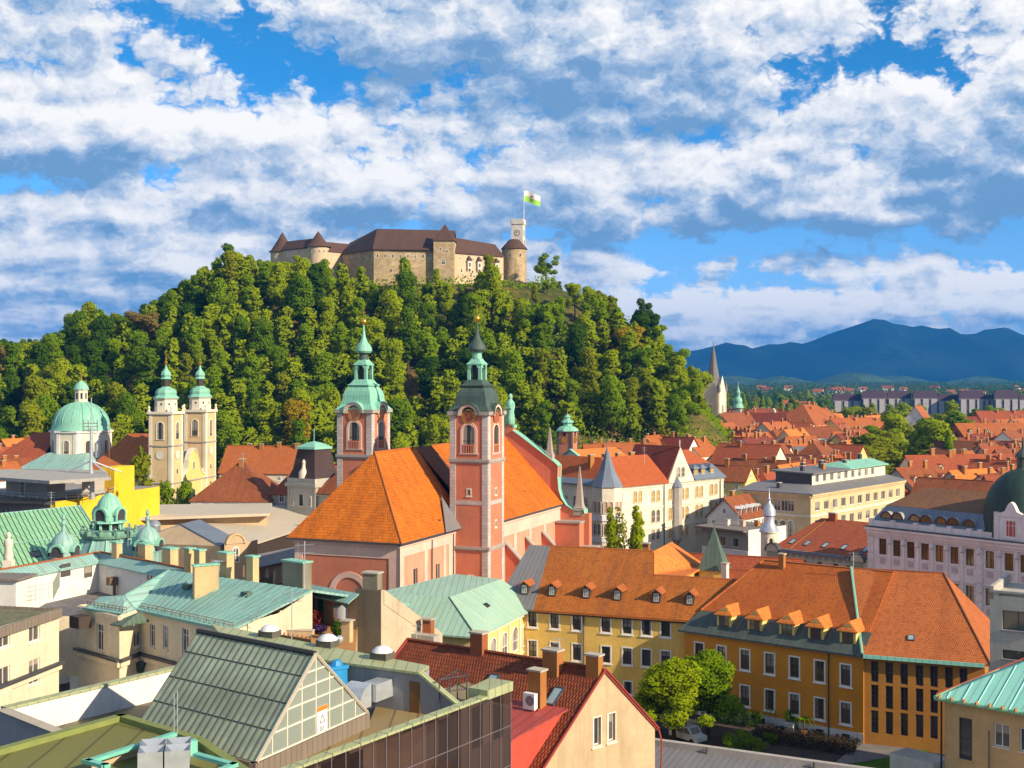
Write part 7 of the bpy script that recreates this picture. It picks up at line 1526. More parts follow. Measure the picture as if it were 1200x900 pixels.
# ------------------------------------------------------------------ left side
def seam_ribs(b, p00, p10, p11, p01, n, r=.05):
    """standing ribs on the quad p00-p10 (lower edge) / p01-p11 (upper edge)"""
    for i in range(n+1):
        t = i/n; b.tube(p00.lerp(p10, t)+V((0, 0, .04)), p01.lerp(p11, t)+V((0, 0, .04)), r, 0, 4)
def make_left():
    # ---- bright green gabled copper roof
    r0, r1 = G(-30, 605, 22), G(91, 593, 22); e0, e1 = G(-45, 668, 16.5), G(128, 652, 16.5); d = (r1-r0)
    e0 = r0+(e1-r1)
    root = thing('green_gable_building','building under a big bright green seamed copper gable roof at the left edge','building',(-64,184,0));b = MB();bk = lambda e,r: V((2*r.x-e.x,2*r.y-e.y,e.z))
    fp = [V((e0.x, e0.y)), V((e1.x, e1.y)), V((bk(e1, r1).x, bk(e1, r1).y)), V((bk(e0, r0).x, bk(e0, r0).y))]
    for i in range(4): wall(b, fp[i], fp[(i+1) % 4], 0, 16.4)
    b.poly([V((fp[1].x, fp[1].y, 16.4)), V((fp[2].x, fp[2].y, 16.4)), r1-V((0, 0, .1))]); b.build('wall', M['white'], root)
    dn = d.normalized()*.5;rb = MB();rb.shell([[e0-dn,e1+dn,r1+dn,r0-dn],[bk(e1,r1)+dn,bk(e0,r0)-dn,r0-dn,r1+dn]],.25);rf = rb.build('roof',M['copper_g'],root)
    b = MB(); seam_ribs(b, e0, e1, r1, r0, 22, .06); b.build('roof_seams', M['mottled_green2'], rf)
    b = MB();b.tube(e1+dn,r1+dn,.16,0,5);b.tube(r0,r1+dn,.12,0,5);b.tube(e0.lerp(r0,.42)+V((0,0,.1)),e1.lerp(r1,.42)+V((0,0,.1)),.08,0,4);b.build('ridge_cap',M['copper_b'],rf)
    up = (r0-e0).normalized(); ux = d.normalized()
    for t, k in ((.37, .2), (.63, .25), (.86, .3)): skylight(rf, e0.lerp(e1, t).lerp(r0.lerp(r1, t), k), ux, up, 1.5, 1.9, 'darkslate')
    # ---- L-shaped white back wing with turquoise metal coping
    A,B,C = G(-25,677,20),G(115,651,20),G(203,669,20);root = thing('white_back_wing','white walled back wing with narrow turquoise metal roof behind the cream houses','building',(B.x,B.y,0));b = MB();q = lambda p: V((p.x,p.y))
    n1 = V(((B-A).y, -(B-A).x)).normalized(); n2 = V(((C-B).y, -(C-B).x)).normalized(); off = 1.1
    facade(root,b,q(A),q(B),10,19.2,[wpx(q(A),q(B),76.5,668,1.6,1.5,'tinydark'),wpx(q(A),q(B),103,669,1.3,1.5,'tinydark')]);facade(root,b,q(B),q(C),10,19.2,[wpx(q(B),q(C),175.5,675,.9,.9,'tinydark')])
    wall(b, q(A)-n1*5, q(A), 10, 19.2); wall(b, q(C), q(C)-n2*4, 10, 19.2); b.build('wall', M['white'], root)
    rb = MB(); B1 = q(B)+(n1+n2).normalized()*.4; bm = q(B)-(n1+n2).normalized()*2.2; t3 = lambda p, z: V((p.x, p.y, z))
    rb.shell([[t3(q(A)+n1*.3,19.15),t3(B1,19.15),t3(bm,20.1),t3(q(A)-n1*1.5,20.1)],[t3(B1,19.15),t3(q(C)+n2*.3,19.15),t3(q(C)-n2*1.5,20.1),t3(bm,20.1)]],.15);rf = rb.build('roof',M['copper_b'],root)
    b = MB();b.tube(t3(q(A)-n1*1.5,20.15),t3(bm,20.15),.13,0,5);b.tube(t3(bm,20.15),t3(q(C)-n2*1.5,20.15),.13,0,5);b.build('ridge_cap',M['brickred'],rf)
    p = q(B).lerp(q(C),.26)+n2*.5;b = MB();b.box((p.x,p.y,17.0),1.2,.9,.9,0,R(45));b.tube((p.x+.2,p.y,15.2),(p.x+.2,p.y,17),.2);b.build('vent_hood',M['rusty'],root)
    # flat roof in the crook of the L
    fl = [G(28,722,15.6),G(150,722,15.6),G(172,690,15.6),G(118,683,15.6),G(93,684,15.6)];b = MB();b.prism([q(p) for p in fl],9,15.6,0,1);solo('flat_roof_link','low link building with grey flat roof between the cream houses','building',b,[M['cream'],M['flatgrey']],(fl[2].x,fl[2].y,0))
    # ---- cream house with big blue-green copper roof
    z = 18.0; W = [q(G(92, 709, z)), q(G(140, 721, z)), q(G(164, 713.5, z)), q(G(262, 736, z))]
    root = thing('copper_roof_house', 'cream house with a broad blue-green copper roof and a row of beige chimneys', 'house', (-30, 133, 0)); b = MB()
    E = W[3]
    facade(root,b,W[0],W[1],0,z,[wpx(W[0],W[1],117,747,1.35,2.7),(3.9,6.5,1.35,2.6)],'casement');facade(root,b,W[1],W[2],0,z,[wpx(W[1],W[2],161,749,1.3,1.5,'casement2')],'casement2')
    facade(root,b,W[2],E,0,z,[wpx(W[2],E,178.5,745,.95,2.3),wpx(W[2],E,194,747,.95,2.3),wpx(W[2],E,217,751,1.15,2.4),(3.5,9.0,1.1,2.0),(6.2,9,1.1,2)],'casement')
    nn = V((-.75,.66));wall(b,W[0]+V((9,8.5)),W[0],0,z);b.poly([t3(E,0),V((-22.9,125.4,0)),V((-22.9,125.4,18.7)),t3(E,z-.1)]);rq = G(366,691,20.8);b.poly([V((-22.9,125.4,0)),V((rq.x,rq.y,0)),rq-V((0,0,.15)),V((-22.9,125.4,18.7))]);b.build('wall',M['cream'],root)
    b = MB()
    for P0,P1,e in ((W[0],W[1],.25),(W[1],W[2],0),(W[2],E,0)): band(b,P0,P1,13.35,13.6,.5,1,.25);band(b,P0,P1,12.8,13.35,.3,0,.15);band(b,P0,P1,z-.5,z-.1,.2,0,.1)
    b.build('cornice', [M['cream'], M['darkgrey']], root)
    zr = 20.8;ra,rbp = G(198,668,zr),G(366,691,zr);lo = [G(160,714.5,z),G(268,738.5,z)];hl = [G(97,712.5,z),G(131,719,z),G(143,720,z)];ap = G(146,697.5,19.4)
    rb = MB(); rr = G(310, 719, 18.9)
    rb.shell([[lo[0],lo[1],rr,rbp,ra,ap],[hl[0],hl[2],lo[0],ap],[hl[0],ap,G(118,699,19.0)]],.25);bkz = [V((rbp.x+9,rbp.y+8,z)),V((ra.x+9,ra.y+8,z))]
    rb.shell([[rbp, bkz[0], bkz[1], ra]], .25); rf = rb.build('roof', M['copper_b'], root)
    b = MB(); n = 20
    for i in range(n+1):
        t = i/n; b.tube(lo[0].lerp(lo[1], t)+V((0, 0, .03)), ra.lerp(rbp, t*1.0)+V((0, 0, .03)), .045, 0, 4)
    b.build('roof_seams', M['copper_b2'], rf)
    b = MB();b.tube(lo[0],lo[1],.09,0,5);b.tube(hl[0],hl[2],.09,0,5);b.tube(ra,ap,.1,0,5);b.build('roof_edge',M['copper_b2'],rf);b = MB()
    for p0, p1 in ((lo[0], lo[1]), (hl[0], hl[2])):
        for zz in (.35, .6): b.tube(p0+V((.3, .5, zz)), p1+V((.3, .5, zz)), .03, 0, 4)
        for i in range(12): p = p0.lerp(p1, i/11)+V((.3, .5, 0)); b.tube(p, p+V((0, 0, .62)), .03, 0, 4)
    b.build('snow_guard', M['brickred'], rf)
    # little hipped bay roof and lower canopy
    b = MB();c0,c1,c2,c3 = G(129,731,17.2),G(143,733.5,17.2),G(175,727,17.2),G(163,717,18.2);rb = MB();rb.shell([[c0,c1,c3],[c1,c2,c3]],.15);rb.build('bay_roof',M['mottled_green2'],root)
    P0,P1 = G(152,783,12.0),G(203,788,11.6);rb = MB();rb.shell([[G(153,782,12.1),G(163,787,11.7),G(203,782,11.7),G(171,771,13.2)]],.15);rb.build('canopy',M['copper_d'],root)
    for u,v,zc,w,d_,h,lab in ((137,656,19.6,1.1,.8,2.1,'x'),(170.5,659,19.6,1.5,1.1,2.2,''),(199.5,664,19.8,1.6,1.1,2.1,''),(222,664,20.5,1.0,.8,2.0,''),(234,666,20.6,1.0,.8,2.0,''),(265,672,20.7,1.5,1.0,2.2,''),(296,677,20.7,1.1,.8,2.2,'')):
        p = G(u, v, zc); chimney(root, p, w, d_, h, R(-40), 'chimbeige', down=2.5, cap='copper', pots=False)
    p = G(348,684,20.4);chimney(root,p,3.1,1.2,2.3,R(-38),'sootbrick',down=2,cap='copper',pots=False);p = G(241,692,19.9);chimney(root,p,2.5,.7,2.6,R(30),'chimbeige',down=2.0,cap='copper',pots=False)
    for u,v in ((285,676),(322,683),(247,668)): p = G(u,v,20.3);b = MB();b.tube(p,p+V((0,0,1.2)),.16,0,8);b.build('vent_pipe',M['rusty'],root)
    for u,v in ((220,688),(289,697)): p = G(u,v,19.9);b = MB();b.box((p.x,p.y,p.z-.2),1.0,.7,.5,0,R(-38));b.build('roof_hatch',M['mottled_green2'],root)
    p = G(257,671,20.9);b = MB();b.lathe((p.x,p.y),[(.1,p.z+1.0),(.75,p.z+1.25)],14);b.tube((p.x,p.y,p.z-.5),(p.x,p.y,p.z+1.1),.05);o = solo('satellite_dish','grey satellite dish between beige chimneys on the copper roof','dish',b,M['galv'],tuple(p))
    # ---- cream house at the left edge
    z = 18.6;A,B = q(G(-40,748,z)),q(G(69,713,z));root = thing('terrace_house','cream house at the left edge with white windows and a netted roof terrace','house',(A.x-4,A.y,0));d = (B-A).normalized();n = V((d.y,-d.x));b = MB()
    ws = [wpx(A,B,u,v,1.9,h) for u,v,h in ((5,746,2.0),(40.5,739.5,2.0),(5,796,2.3),(40.5,787,2.4))]+[(wpx(A,B,5,746,1,1)[0],6,1.5,2.2),(wpx(A,B,40.5,746,1,1)[0],6,1.5,2.2)]
    facade(root,b,A,B,0,z-.9,ws,'casement2');wall(b,B,B-n*12,0,z-.9);wall(b,A-n*12,A,0,z-.2);wall(b,B-n*12,A-n*12,0,z-.2);b.build('wall',M['cream'],root)
    b = MB();band(b,A,B,z-.9,z,.25,0,.25);b.prism([B+n*.25,B-n*12+d*.25,B-n*12,B],z-.9,z);b.build('parapet',M['brownmetal'],root);b = MB();band(b,A,B,13.0,13.3,.45,1,.4);band(b,A,B,12.5,13.0,.25,0,.2);b.build('cornice',[M['cream'],M['darkgrey']],root)
    b = MB(); b.poly([t3(A, z-.3), t3(B, z-.3), t3(B-n*12, z-.3), t3(A-n*12, z-.3)]); b.build('terrace_floor', M['mossfloor'], root)
    b = MB()
    for P0, P1 in ((q(G(31, 713, 17.9)), q(G(62, 707, 17.9))), (q(G(62, 707, 17.9)), q(G(70, 690, 17.9)))):
        k = max(2, int((P1-P0).length/.5))
        for i in range(k+1): p = P0.lerp(P1, i/k); b.tube(t3(p, z-.4), t3(p, z+1.5), .014, 0, 4)
        for zz in (.1, .55, 1.0, 1.5): b.tube(t3(P0, z+zz), t3(P1, z+zz), .014, 0, 4)
    b.build('fence_netting', M['greenwire'], root)
    c = G(9,709,18.3);b = MB();b.box((c.x,c.y,18.0),3.6,3.2,3.1,0,R(-8));b.box((c.x,c.y,21.1),4.4,4,.22,1,R(-8));b.build('stair_head',[M['white'],M['brownmetal']],root)
    # dark passage bracket between the houses
    c = G(94,726,17);b = MB();b.box((c.x,c.y,16.2),1.8,1.4,1.2,0,R(-40));b.build('gutter_box',M['darkwood'],bpy.data.objects['copper_roof_house'])
    b = MB();p0,p1 = q(G(70,735,15)),q(G(92,740,15));p0,p1 = p0+V((1.5,6)),p1+V((1.5,6));wall(b,p0,p1,0,15.2);b.prism([p0+V((0,.1)),p1+V((0,.1)),p1+V((0,4)),p0+V((0,4))],0,15.2);solo('link_wall','dark iron clad stair wall in the gap between the two cream houses','building',b,M['darkgrey'],(p0.x,p0.y,0))
    # ---- white parapet wall and lower roofs
    zt = 18.0;A,B = G(7,832,zt),G(196,787,zt);root = thing('parapet_wall','long white parapet wall with olive coping running up to the glass roof','wall',(A.x,A.y,0));d = (q(B)-q(A)).normalized();n = V((d.y,-d.x));B2 = q(B)+d*4
    b = MB();b.prism([q(A),B2,B2-n*.5,q(A)-n*.5],0,zt);b.build('wall',M['whitestain'],root);b = MB();b.prism([q(A)+n*.15,B2+n*.15,B2-n*.65,q(A)-n*.65],zt,zt+.18);b.build('coping',M['olivemetal'],root)
    b = MB();C0 = G(75,858,zt-.1);b.prism([q(A)-n*.0,q(C0)+V((1.2,-1.4)),q(C0)+V((.9,-1.7)),q(A)+V((-.4,-.2))],0,zt);b.poly([t3(q(A)+V((.2,.0)),zt+.18),t3(q(C0)+V((1.2,-1.4)),zt+.18),t3(q(C0)+V((.5,-1.9)),zt+.18),t3(q(A)+V((-.5,-.6)),zt+.18)],1);b.build('return_wall',[M['greywall'],M['chimcap']],root)
    fl = [q(A)+n*.01,B2+n*.01,B2+V((9,-9)),q(A)+V((16,-9))];b = MB();b.prism(fl,0,15.9,0,1);solo('lower_roof','low building with dark olive sheet roof at the foot of the white parapet','building',b,[M['greywall'],M['brownolive']],(fl[0].x,fl[0].y,0))
    # ---- olive flat roof in the corner
    zo = 19;pts = [G(-60,900,zo),G(143,843,zo),G(238,872,zo),G(300,915,zo),G(300,1100,zo),G(-60,1100,zo)];root = thing('olive_roof_building','flat olive green roof at the lower left corner with turquoise pipe frame','building',(pts[2].x,pts[2].y,0))
    b = MB();b.prism([q(p) for p in pts][::-1],0,zo);b.build('wall',M['cream'],root);b = MB();b.prism([q(p) for p in pts][::-1],zo,zo+.06);b.build('roof',M['olive'],root)
    b = MB()
    for P0, P1 in ((pts[0], pts[1]), (pts[1], pts[2]), (pts[2], pts[3])):
        dd = (q(P1)-q(P0)).normalized(); m = V((dd.y, -dd.x)); b.prism([q(P0)+m*.55-dd*.0, q(P1)+m*.55, q(P1)-m*.06, q(P0)-m*.06], zo+.06, zo+.42)
    b.build('kerb', M['olivek'], root)
    b = MB(); zz = zo+.9; rail = [G(101, 891, zz), G(205, 858, zz)]; b2 = [G(101, 891, zz), G(124, 895, zz)]
    def duct(p0, p1, w=.42, h=.22):
        dd = (q(p1)-q(p0)).normalized(); m = V((dd.y, -dd.x))*w/2; b.prism([q(p0)+m, q(p1)+m, q(p1)-m, q(p0)-m], p0.z-h, p0.z)
    duct(*rail);duct(G(99,889,zz),G(126,896,zz));p = G(123,895,zz);b.box((p.x,p.y,zo),.42,.42,.9,0,.4);p = G(205,858,zz);p = G(226,868,zz);b.box((p.x,p.y,zo),.5,.5,.95,0,.4)
    duct(G(229, 882, zz), G(276, 895, zz)); duct(G(250, 905, zz), G(276, 893, zz)); b.build('turquoise_duct', M['turq'], root)
    b = MB();p0,p1 = G(107,893,zo+.5),G(205,863,zo+.5);dd = (q(p1)-q(p0)).normalized();m = V((dd.y,-dd.x));b.prism([q(p0)+m*.05,q(p1)+m*.05,q(p1)-m*.05,q(p0)-m*.05],zo,zo+.7);b.build('low_screen',M['tan'],root)
    # four steel ventilator boxes with folded crosses on top
    zb = zo+.1; bs = 1.45; o = G(188, 903, zo); Lb = frame2((o.x, o.y), -12)
    for i, (x, y) in enumerate(((-.55, .3), (.95, .3), (-.55, 1.8), (.95, 1.8))):
        lab = ('steel ventilator box, front left of four beside the turquoise duct','steel ventilator box, front right of four beside the turquoise duct','steel ventilator box, rear left of four beside the turquoise duct','steel ventilator box, rear right of four beside the turquoise duct')[i]
        b = MB(); h = 1.1; s = bs/2-.02; k = [Lb(x-s, y-s), Lb(x+s, y-s), Lb(x+s, y+s), Lb(x-s, y+s)]; c = Lb(x, y, zb+h-.55)
        for j in range(4):
            p0, p1 = k[j], k[(j+1) % 4]; b.poly([t3(p0, zb), t3(p1, zb), t3(p1, zb+h), t3(p0, zb+h)], 0); mm = (p0+p1)/2
            b.poly([t3(p0, zb+h), t3(p1, zb+h), c], 0 if j % 2 == 0 else 1)  # alternate fold faces take a darker blue-grey as painted shade
        solo('ventilator_box', lab, 'ventilator', b, [M['galv'], M['steel_shade']], tuple(Lb(x, y, zb)), 'roof ventilator boxes', False)
    for u,v,h,lab in ((204,866,4.6,'thin grey aerial rod by the ventilator boxes, left of a pair'),(208,866,5.0,'thin grey aerial rod by the ventilator boxes, right of a pair')): p = G(u,v,zo);b = MB();b.tube(p,p+V((0,0,h*.62)),.03,0,5);solo('aerial_rod',lab,'aerial',b,M['galv'],tuple(p),'aerial rods')
M['darkslate'] = flat('dark_slate_glass',(0.06,0.055,0.06),0.4);M['mottled_green2'] = M['mottled_green'];M['rusty'] = flat('rusty_metal',(0.16,0.10,0.06),0.7);M['flatgrey'] = ground_mat('bitumen_roof',(0.16,0.15,0.16),(0.20,0.19,0.19),(0.13,0.12,0.11),.15,1.0);M['copper_b2'] = flat('copper_seam',(0.15,0.34,0.29),0.6);M['sootbrick'] = plaster('sooty_render',(0.26,0.23,0.16),0.7,dirt=(.06,.05,.04));M['mossfloor'] = ground_mat('mossy_terrace',(0.16,0.16,0.10),(0.22,0.20,0.14),(0.11,0.12,0.06),.3,1.5);M['greenwire'] = flat('green_netting',(0.06,0.12,0.06),0.7);M['whitestain'] = plaster('stained_white_wall',(0.80,0.76,0.72),0.5,dirt=(.4,.34,.3));M['brownolive'] = seam('dark_olive_sheet',(0.13,0.115,0.06),(0.17,0.15,0.08),pitch=2.6,pk=.3);M['olivek'] = flat('olive_kerb',(0.20,0.23,0.06),0.7);M['steel_shade'] = flat('steel_shadow_fold',(0.20,0.24,0.30),0.4,.5)
make_left()
def make_dome_building():
    """copper corner dome with a kiosk crown and two small dome turrets"""
    c = P(128,650,168);cc = (c.x,c.y);zv = lambda v: 42+(440-v)/F*168;root = thing('ornate_copper_dome','ornate copper dome with crowned lantern kiosk rising behind the white wall','dome',(c.x,c.y,0))
    b = MB(); b.lathe(cc, [(4.9, 0), (4.9, zv(663))], 16); b.build('base_wall', M['cream'], root)
    b = MB();b.lathe(cc,[(5.1,zv(663)),(4.75,zv(655)),(4.35,zv(647)),(3.9,zv(640)),(3.55,zv(634)),(3.2,zv(629))],12,0,.2);lo = b.build('lower_dome',M['copper_b'],root,False)
    b = MB(); 
    for i in range(12):
        a = .2+i*math.pi/6; pr = [(5.15, 663), (4.8, 655), (4.4, 647), (3.95, 640), (3.6, 634), (3.25, 629)]
        for (r0,v0),(r1,v1) in zip(pr,pr[1:]): b.tube((cc[0]+r0*math.cos(a),cc[1]+r0*math.sin(a),zv(v0)),(cc[0]+r1*math.cos(a),cc[1]+r1*math.sin(a),zv(v1)),.10,0,5)
    b.build('dome_ribs', M['copper'], lo)
    b = MB(); b.lathe(cc, [(3.3, zv(629)), (3.6, zv(628)), (3.7, zv(625)), (3.3, zv(623)), (3.2, zv(621)), (1.9, zv(620))], 24)
    for i in range(12): a = i*math.pi/6;b.lathe((cc[0]+3.45*math.cos(a),cc[1]+3.45*math.sin(a)),[(.32,zv(625)),(.36,zv(621.5)),(.15,zv(620)),(.25,zv(618)),(.05,zv(616))],7)
    b.build('crown_gallery', M['copper_m2'], root)
    b = MB(); b.lathe(cc, [(1.55, zv(621)), (1.55, zv(612))], 8, 1, R(22.5))
    for i in range(8): a = R(22.5+45*i);b.tube((cc[0]+1.7*math.cos(a),cc[1]+1.7*math.sin(a),zv(621)),(cc[0]+1.7*math.cos(a),cc[1]+1.7*math.sin(a),zv(612)),.2,0,6)
    b.lathe(cc, [(2.3, zv(612)), (2.25, zv(610)), (1.8, zv(609))], 8, 0, R(22.5)); b.build('kiosk', [M['copper'], M['black']], root)
    b = MB();b.lathe(cc,[(1.75,zv(609)),(1.75,zv(600)),(1.62,zv(593)),(1.35,zv(587)),(.95,zv(582)),(.45,zv(579)),(.3,zv(577.5))],16);ln = b.build('lantern_dome',M['copper'],root,True)
    for a in (-110, -20, 70, 160, -65):
        if a == -65: continue
        d = V((-math.sin(R(a)),math.cos(R(a))));m = V((cc[0]+1.72*math.cos(R(a)),cc[1]+1.72*math.sin(R(a))));b = MB();arch_hood(b,m-d,m+d,1.0,zv(603),.0,.85,.12,1);arch_hood(b,m-d,m+d,1.0,zv(603),.8,1.1,.25,0)
        pilaster(b,m-d,m+d,.08,.25,zv(609),zv(603),.2,0);pilaster(b,m-d,m+d,1.92,.25,zv(609),zv(603),.2,0);b.prism([m-d*.8+V((math.cos(R(a)),math.sin(R(a))))*.1,m+d*.8+V((math.cos(R(a)),math.sin(R(a))))*.1,m+d*.8,m-d*.8],zv(608.5),zv(603),1);b.build('round_window',[M['copper'],M['darkslate']],ln)
    b = MB();b.lathe(cc,[(.3,zv(577.8)),(.38,zv(576)),(.12,zv(574.5)),(.28,zv(572.8)),(.1,zv(571))],8);b.tube((cc[0],cc[1],zv(571.5)),(cc[0],cc[1],zv(497)),.035,0,5);b.build('finial',M['brick'],root)
    for u,vb,lab in ((74.5,652,'small copper dome turret with oval window, left of the ornate dome'),(173,645,'small copper dome turret with oval window, right of the ornate dome')):
        p = P(u,vb,160 if u < 100 else 164);k = F/p.y;zt = p.z;r = 1.62;t = thing('dome_turret',lab,'turret',(p.x,p.y,zt-4),'copper dome turrets')
        b = MB();b.lathe((p.x,p.y),[(r+.15,zt-4),(r+.15,zt-.2),(r+.3,zt),(r,zt+.1),(r,zt+1.3),(r*.86,zt+2.1),(r*.55,zt+2.75),(.32,zt+3.1),(.2,zt+3.9),(.35,zt+4.0),(.3,zt+4.2),(.14,zt+4.5),(.28,zt+4.7),(.08,zt+5.3)],14);sh = b.build('dome',M['copper_b'],t,True)
        for a in (-100, -10, -190):
            d = V((-math.sin(R(a)),math.cos(R(a))));n = V((math.cos(R(a)),math.sin(R(a))));m = V((p.x,p.y))+n*(r-.05);b = MB();arch_hood(b,m-d,m+d,1.0,zt+.7,0,.8,.18,1);arch_hood(b,m-d,m+d,1.0,zt+.7,.72,1.0,.32,0);b.prism([m-d*.8+n*.16,m+d*.8+n*.16,m+d*.8-n*.1,m-d*.8-n*.1],zt+.05,zt+.7,1);b.build('oval_window',[M['copper'],M['darkslate']],sh)
    # pale stone figure on the roof edge
    p = G(10,658,19.5);b = MB();b.box((p.x,p.y,18.6),1.1,1.1,1.1);b.lathe((p.x,p.y),[(.55,19.7),(.62,20.2),(.42,21.0),(.58,21.6),(.5,22.1),(.2,22.3),(.3,22.6),(.3,22.8),(.08,23.05)],10);solo('roof_statue','pale stone statue standing on the roof edge at the far left','statue',b,M['offw'],(p.x,p.y,18.6),smooth=True)
M['copper_m2'] = seam('tarnished_copper', (0.13, 0.28, 0.20), (0.22, 0.42, 0.30), pk=.6, patina=(0.06, 0.05, 0.03))
make_dome_building()
def make_left_mid():
    q = lambda p: V((p.x, p.y)); t3 = lambda p, z: V((p.x, p.y, z))
    # ---- yellow modern building with aerial mast
    z = 18;A,B,Z = q(G(-40,581,z)),q(G(65,588,z)),q(G(187,570,z));d = (Z-B).normalized();n = V((d.y,-d.x));root = thing('yellow_block','modern flat-roofed building with bright yellow side wall, roof terrace and aerial mast','building',(-85,258,0))
    b = MB(); b.prism([B, Z, Z-n*1.2, B-n*1.2], 0, z); yw = b.build('yellow_wall', M['brightyellow'], root)
    b = MB();A2 = A+V((0,0));facade(root,b,A2,B-n*.1+V((0,-.05)),0,z-.6,[(s,14,2.4,2.0,'big') for s in (4,8,12,16)]);b.prism([A2,B-n*.1,B-n*24,A2-n*20],z-.6,z-.02);b.build('wall',M['brownmetal'],root)
    b = MB();b.poly([t3(B,z+.02),t3(Z,z+.02),t3(Z-n*30,z+.02),t3(B-n*30,z+.02)]);b.poly([t3(A,z+.03),t3(B,z+.03),t3(B-n*26,z+.03),t3(A-n*20,z+.03)]);b.build('terrace',M['terracef'],root)
    s0,s1 = su(B,Z,134),su(B,Z,157.5);H0,H1 = B+d*s0,B+d*s1;b = MB();b.prism([H0,H1,H1-n*3.5,H0-n*3.5],z-.02,23.2);b.build('yellow_tower',M['brightyellow'],root)
    C0, C1 = H0-n*1.2, q(G(58, 562, 22.4)); C1 = V((C1.x-2, C1.y+3)); b = MB(); f = V((0, 3))
    b.prism([q(G(-20,558,22.6)),q(G(58,563.5,22.6)),q(G(130,559,22.6)),H0-n*3,H0-n*14,q(G(-20,550,22.6))],22.0,22.6);b.build('roof_slab',M['greyroof'],root)
    b = MB();m0,m1 = q(G(0,571,20)),q(G(48,575,20));b.prism([m0+V((0,3)),m1+V((0,3)),m1+V((1.5,9)),m0+V((0,9))],z,22.0);m2,m3 = q(G(70,571,20)),q(G(128,568,20));b.prism([m2+V((2,7)),m3+V((0,6)),m3+V((0,9)),m2+V((2,10))],z,22);b.build('penthouse',M['greyhouse'],root)
    p = G(30, 574, 19.5); put_window(root, m0+V((0, 3)), m1+V((0, 3)), 5.3, z+.3, 1.6, 3.0, 'proud', 'door')
    p = G(106, 586, z); b = MB(); b.tube((p.x, p.y+1, z), (p.x, p.y+1, 22.0), .45, 0, 12); b.build('column', M['galv'], root)
    b = MB()
    for P0, P1 in ((q(G(64, 581, z+1)), q(G(105, 578, z+1))), (q(G(105, 578, z+1)), q(G(134, 572, z+1))), (q(G(-5, 576, z+1)), q(G(64, 581, z+1)))):
        for zz in (1.1, .6): b.tube(t3(P0, z+zz), t3(P1, z+zz), .09, 0, 5)
        k = max(2, int((P1-P0).length/2.2))
        for i in range(k+1): pp = P0.lerp(P1, i/k); b.tube(t3(pp, z), t3(pp, z+1.1), .07, 0, 5)
    b.build('terrace_railing', M['galv'], root)
    # aerial mast with struts and antenna frames
    p = P(107,553,254);zv = lambda v: 42+(440-v)/F*254;b = MB();b.tube((p.x,p.y,22.6),(p.x,p.y,zv(500)),.42,0,8,.3);b.tube((p.x,p.y,zv(500)),(p.x,p.y,zv(466)),.10,0,6);mt = thing('aerial_mast','tall grey aerial mast with struts on the yellow building roof','mast',(p.x,p.y,22.6));b.build('mast',M['galv'],mt)
    b = MB()
    for dx, dy in ((-5.5, 1.5), (5.5, 1.5), (3.5, -1.5)): b.tube((p.x, p.y, zv(540)), (p.x+dx, p.y+dy, 22.7), .16, 0, 6)
    b.build('struts', M['galv'], mt); b = MB()
    for v in (496, 500, 504): b.tube((p.x-1.6, p.y, zv(v)), (p.x+1.3, p.y, zv(v)), .09, 0, 5)
    for dx in (-1.6, -.6, 1.2): b.tube((p.x+dx, p.y, zv(506)), (p.x+dx, p.y, zv(492)), .1, 0, 5)
    b.tube((p.x+.9, p.y, zv(536)), (p.x+.9, p.y, zv(519)), .28, 0, 8); b.build('antennas', M['midgrey'], mt)
    # tree growing beside the yellow wall and the bush behind the hall
    pt = P(165,560,300);tree('slim yellow-green tree between the yellow building and the cathedral tower',(pt.x,pt.y,0),25.5,'tall',4,1,3000,.55,None,'street_tree',.72)
    for u,v,lab in ((196,588,'flowering green bush in front of the cathedral front'),(216,587,'round green bush right of the flowering bush by the cathedral')): tree(lab,(P(u,v,330).x,330,0),15.5,'round',1,0,2500,.55,None,'street_tree',.95)
    # ---- long flat beige market hall
    root = thing('market_hall','long low hall with pale beige flat roof behind the green ridged roof','hall',tuple(G(225,598,0)));pts = [G(150,606,12),G(313,600,12),G(313,590,12),G(166,592,12)];b = MB();b.prism([q(p) for p in pts],0,11.4);b.build('wall',M['tan'],root);b = MB();b.prism([q(pts[0])+V((-1,-2.5)),q(pts[1])+V((1,-2.5)),q(pts[2])+V((1,1)),q(pts[3])+V((-1,1))],11.4,12.0);b.build('roof',M['beigeroof'],root)
    # ---- beige hall with pitched sheet roof
    root = thing('beige_hall','big hall with pale beige ribbed roof next to the salmon church','hall',tuple(G(300,620,0)));f0,f1 = G(294,638.5,8),G(374,613,8);k0,k1 = G(230,608.5,10.6),G(338,589.5,10.6)
    rb = MB();rb.shell([[f0,f1,k1,k0],[k0,k1,V((2*k1.x-f1.x,2*k1.y-f1.y,8)),V((2*k0.x-f0.x,2*k0.y-f0.y,8))]],.3);rb.build('roof',M['beigeroof'],root)
    b = MB();i0,i1 = q(f0)+(q(k0)-q(f0)).normalized()*1.0,q(f1)+(q(k1)-q(f1)).normalized()*1.0;b.prism([i0,i1,q(k1),q(k0)],0,7.6);b.build('wall',M['darkwood'],root)
    a0,a1 = q(G(272,669,4.6)),q(G(352,652,4.6));b = MB();facade(root,b,a0,a1,0,4.4,[(s,1.9,1.0,1.6,'dark') for s in (3,5.6,8.2,10.8,13.4,16)]);b.prism([a0,a1,a1+V((-3,8)),a0+V((-3,8))],0,4.35);b.build('lean_to_wall',M['tan'],root);rb = MB();rb.shell([[t3(a0+V((.3,-.8)),4.4),t3(a1+V((.3,-.8)),4.4),t3(a1+V((-2,5)),5.9),t3(a0+V((-2,5)),5.9)]],.2);rb.build('lean_to_roof',M['greymetal'],root)
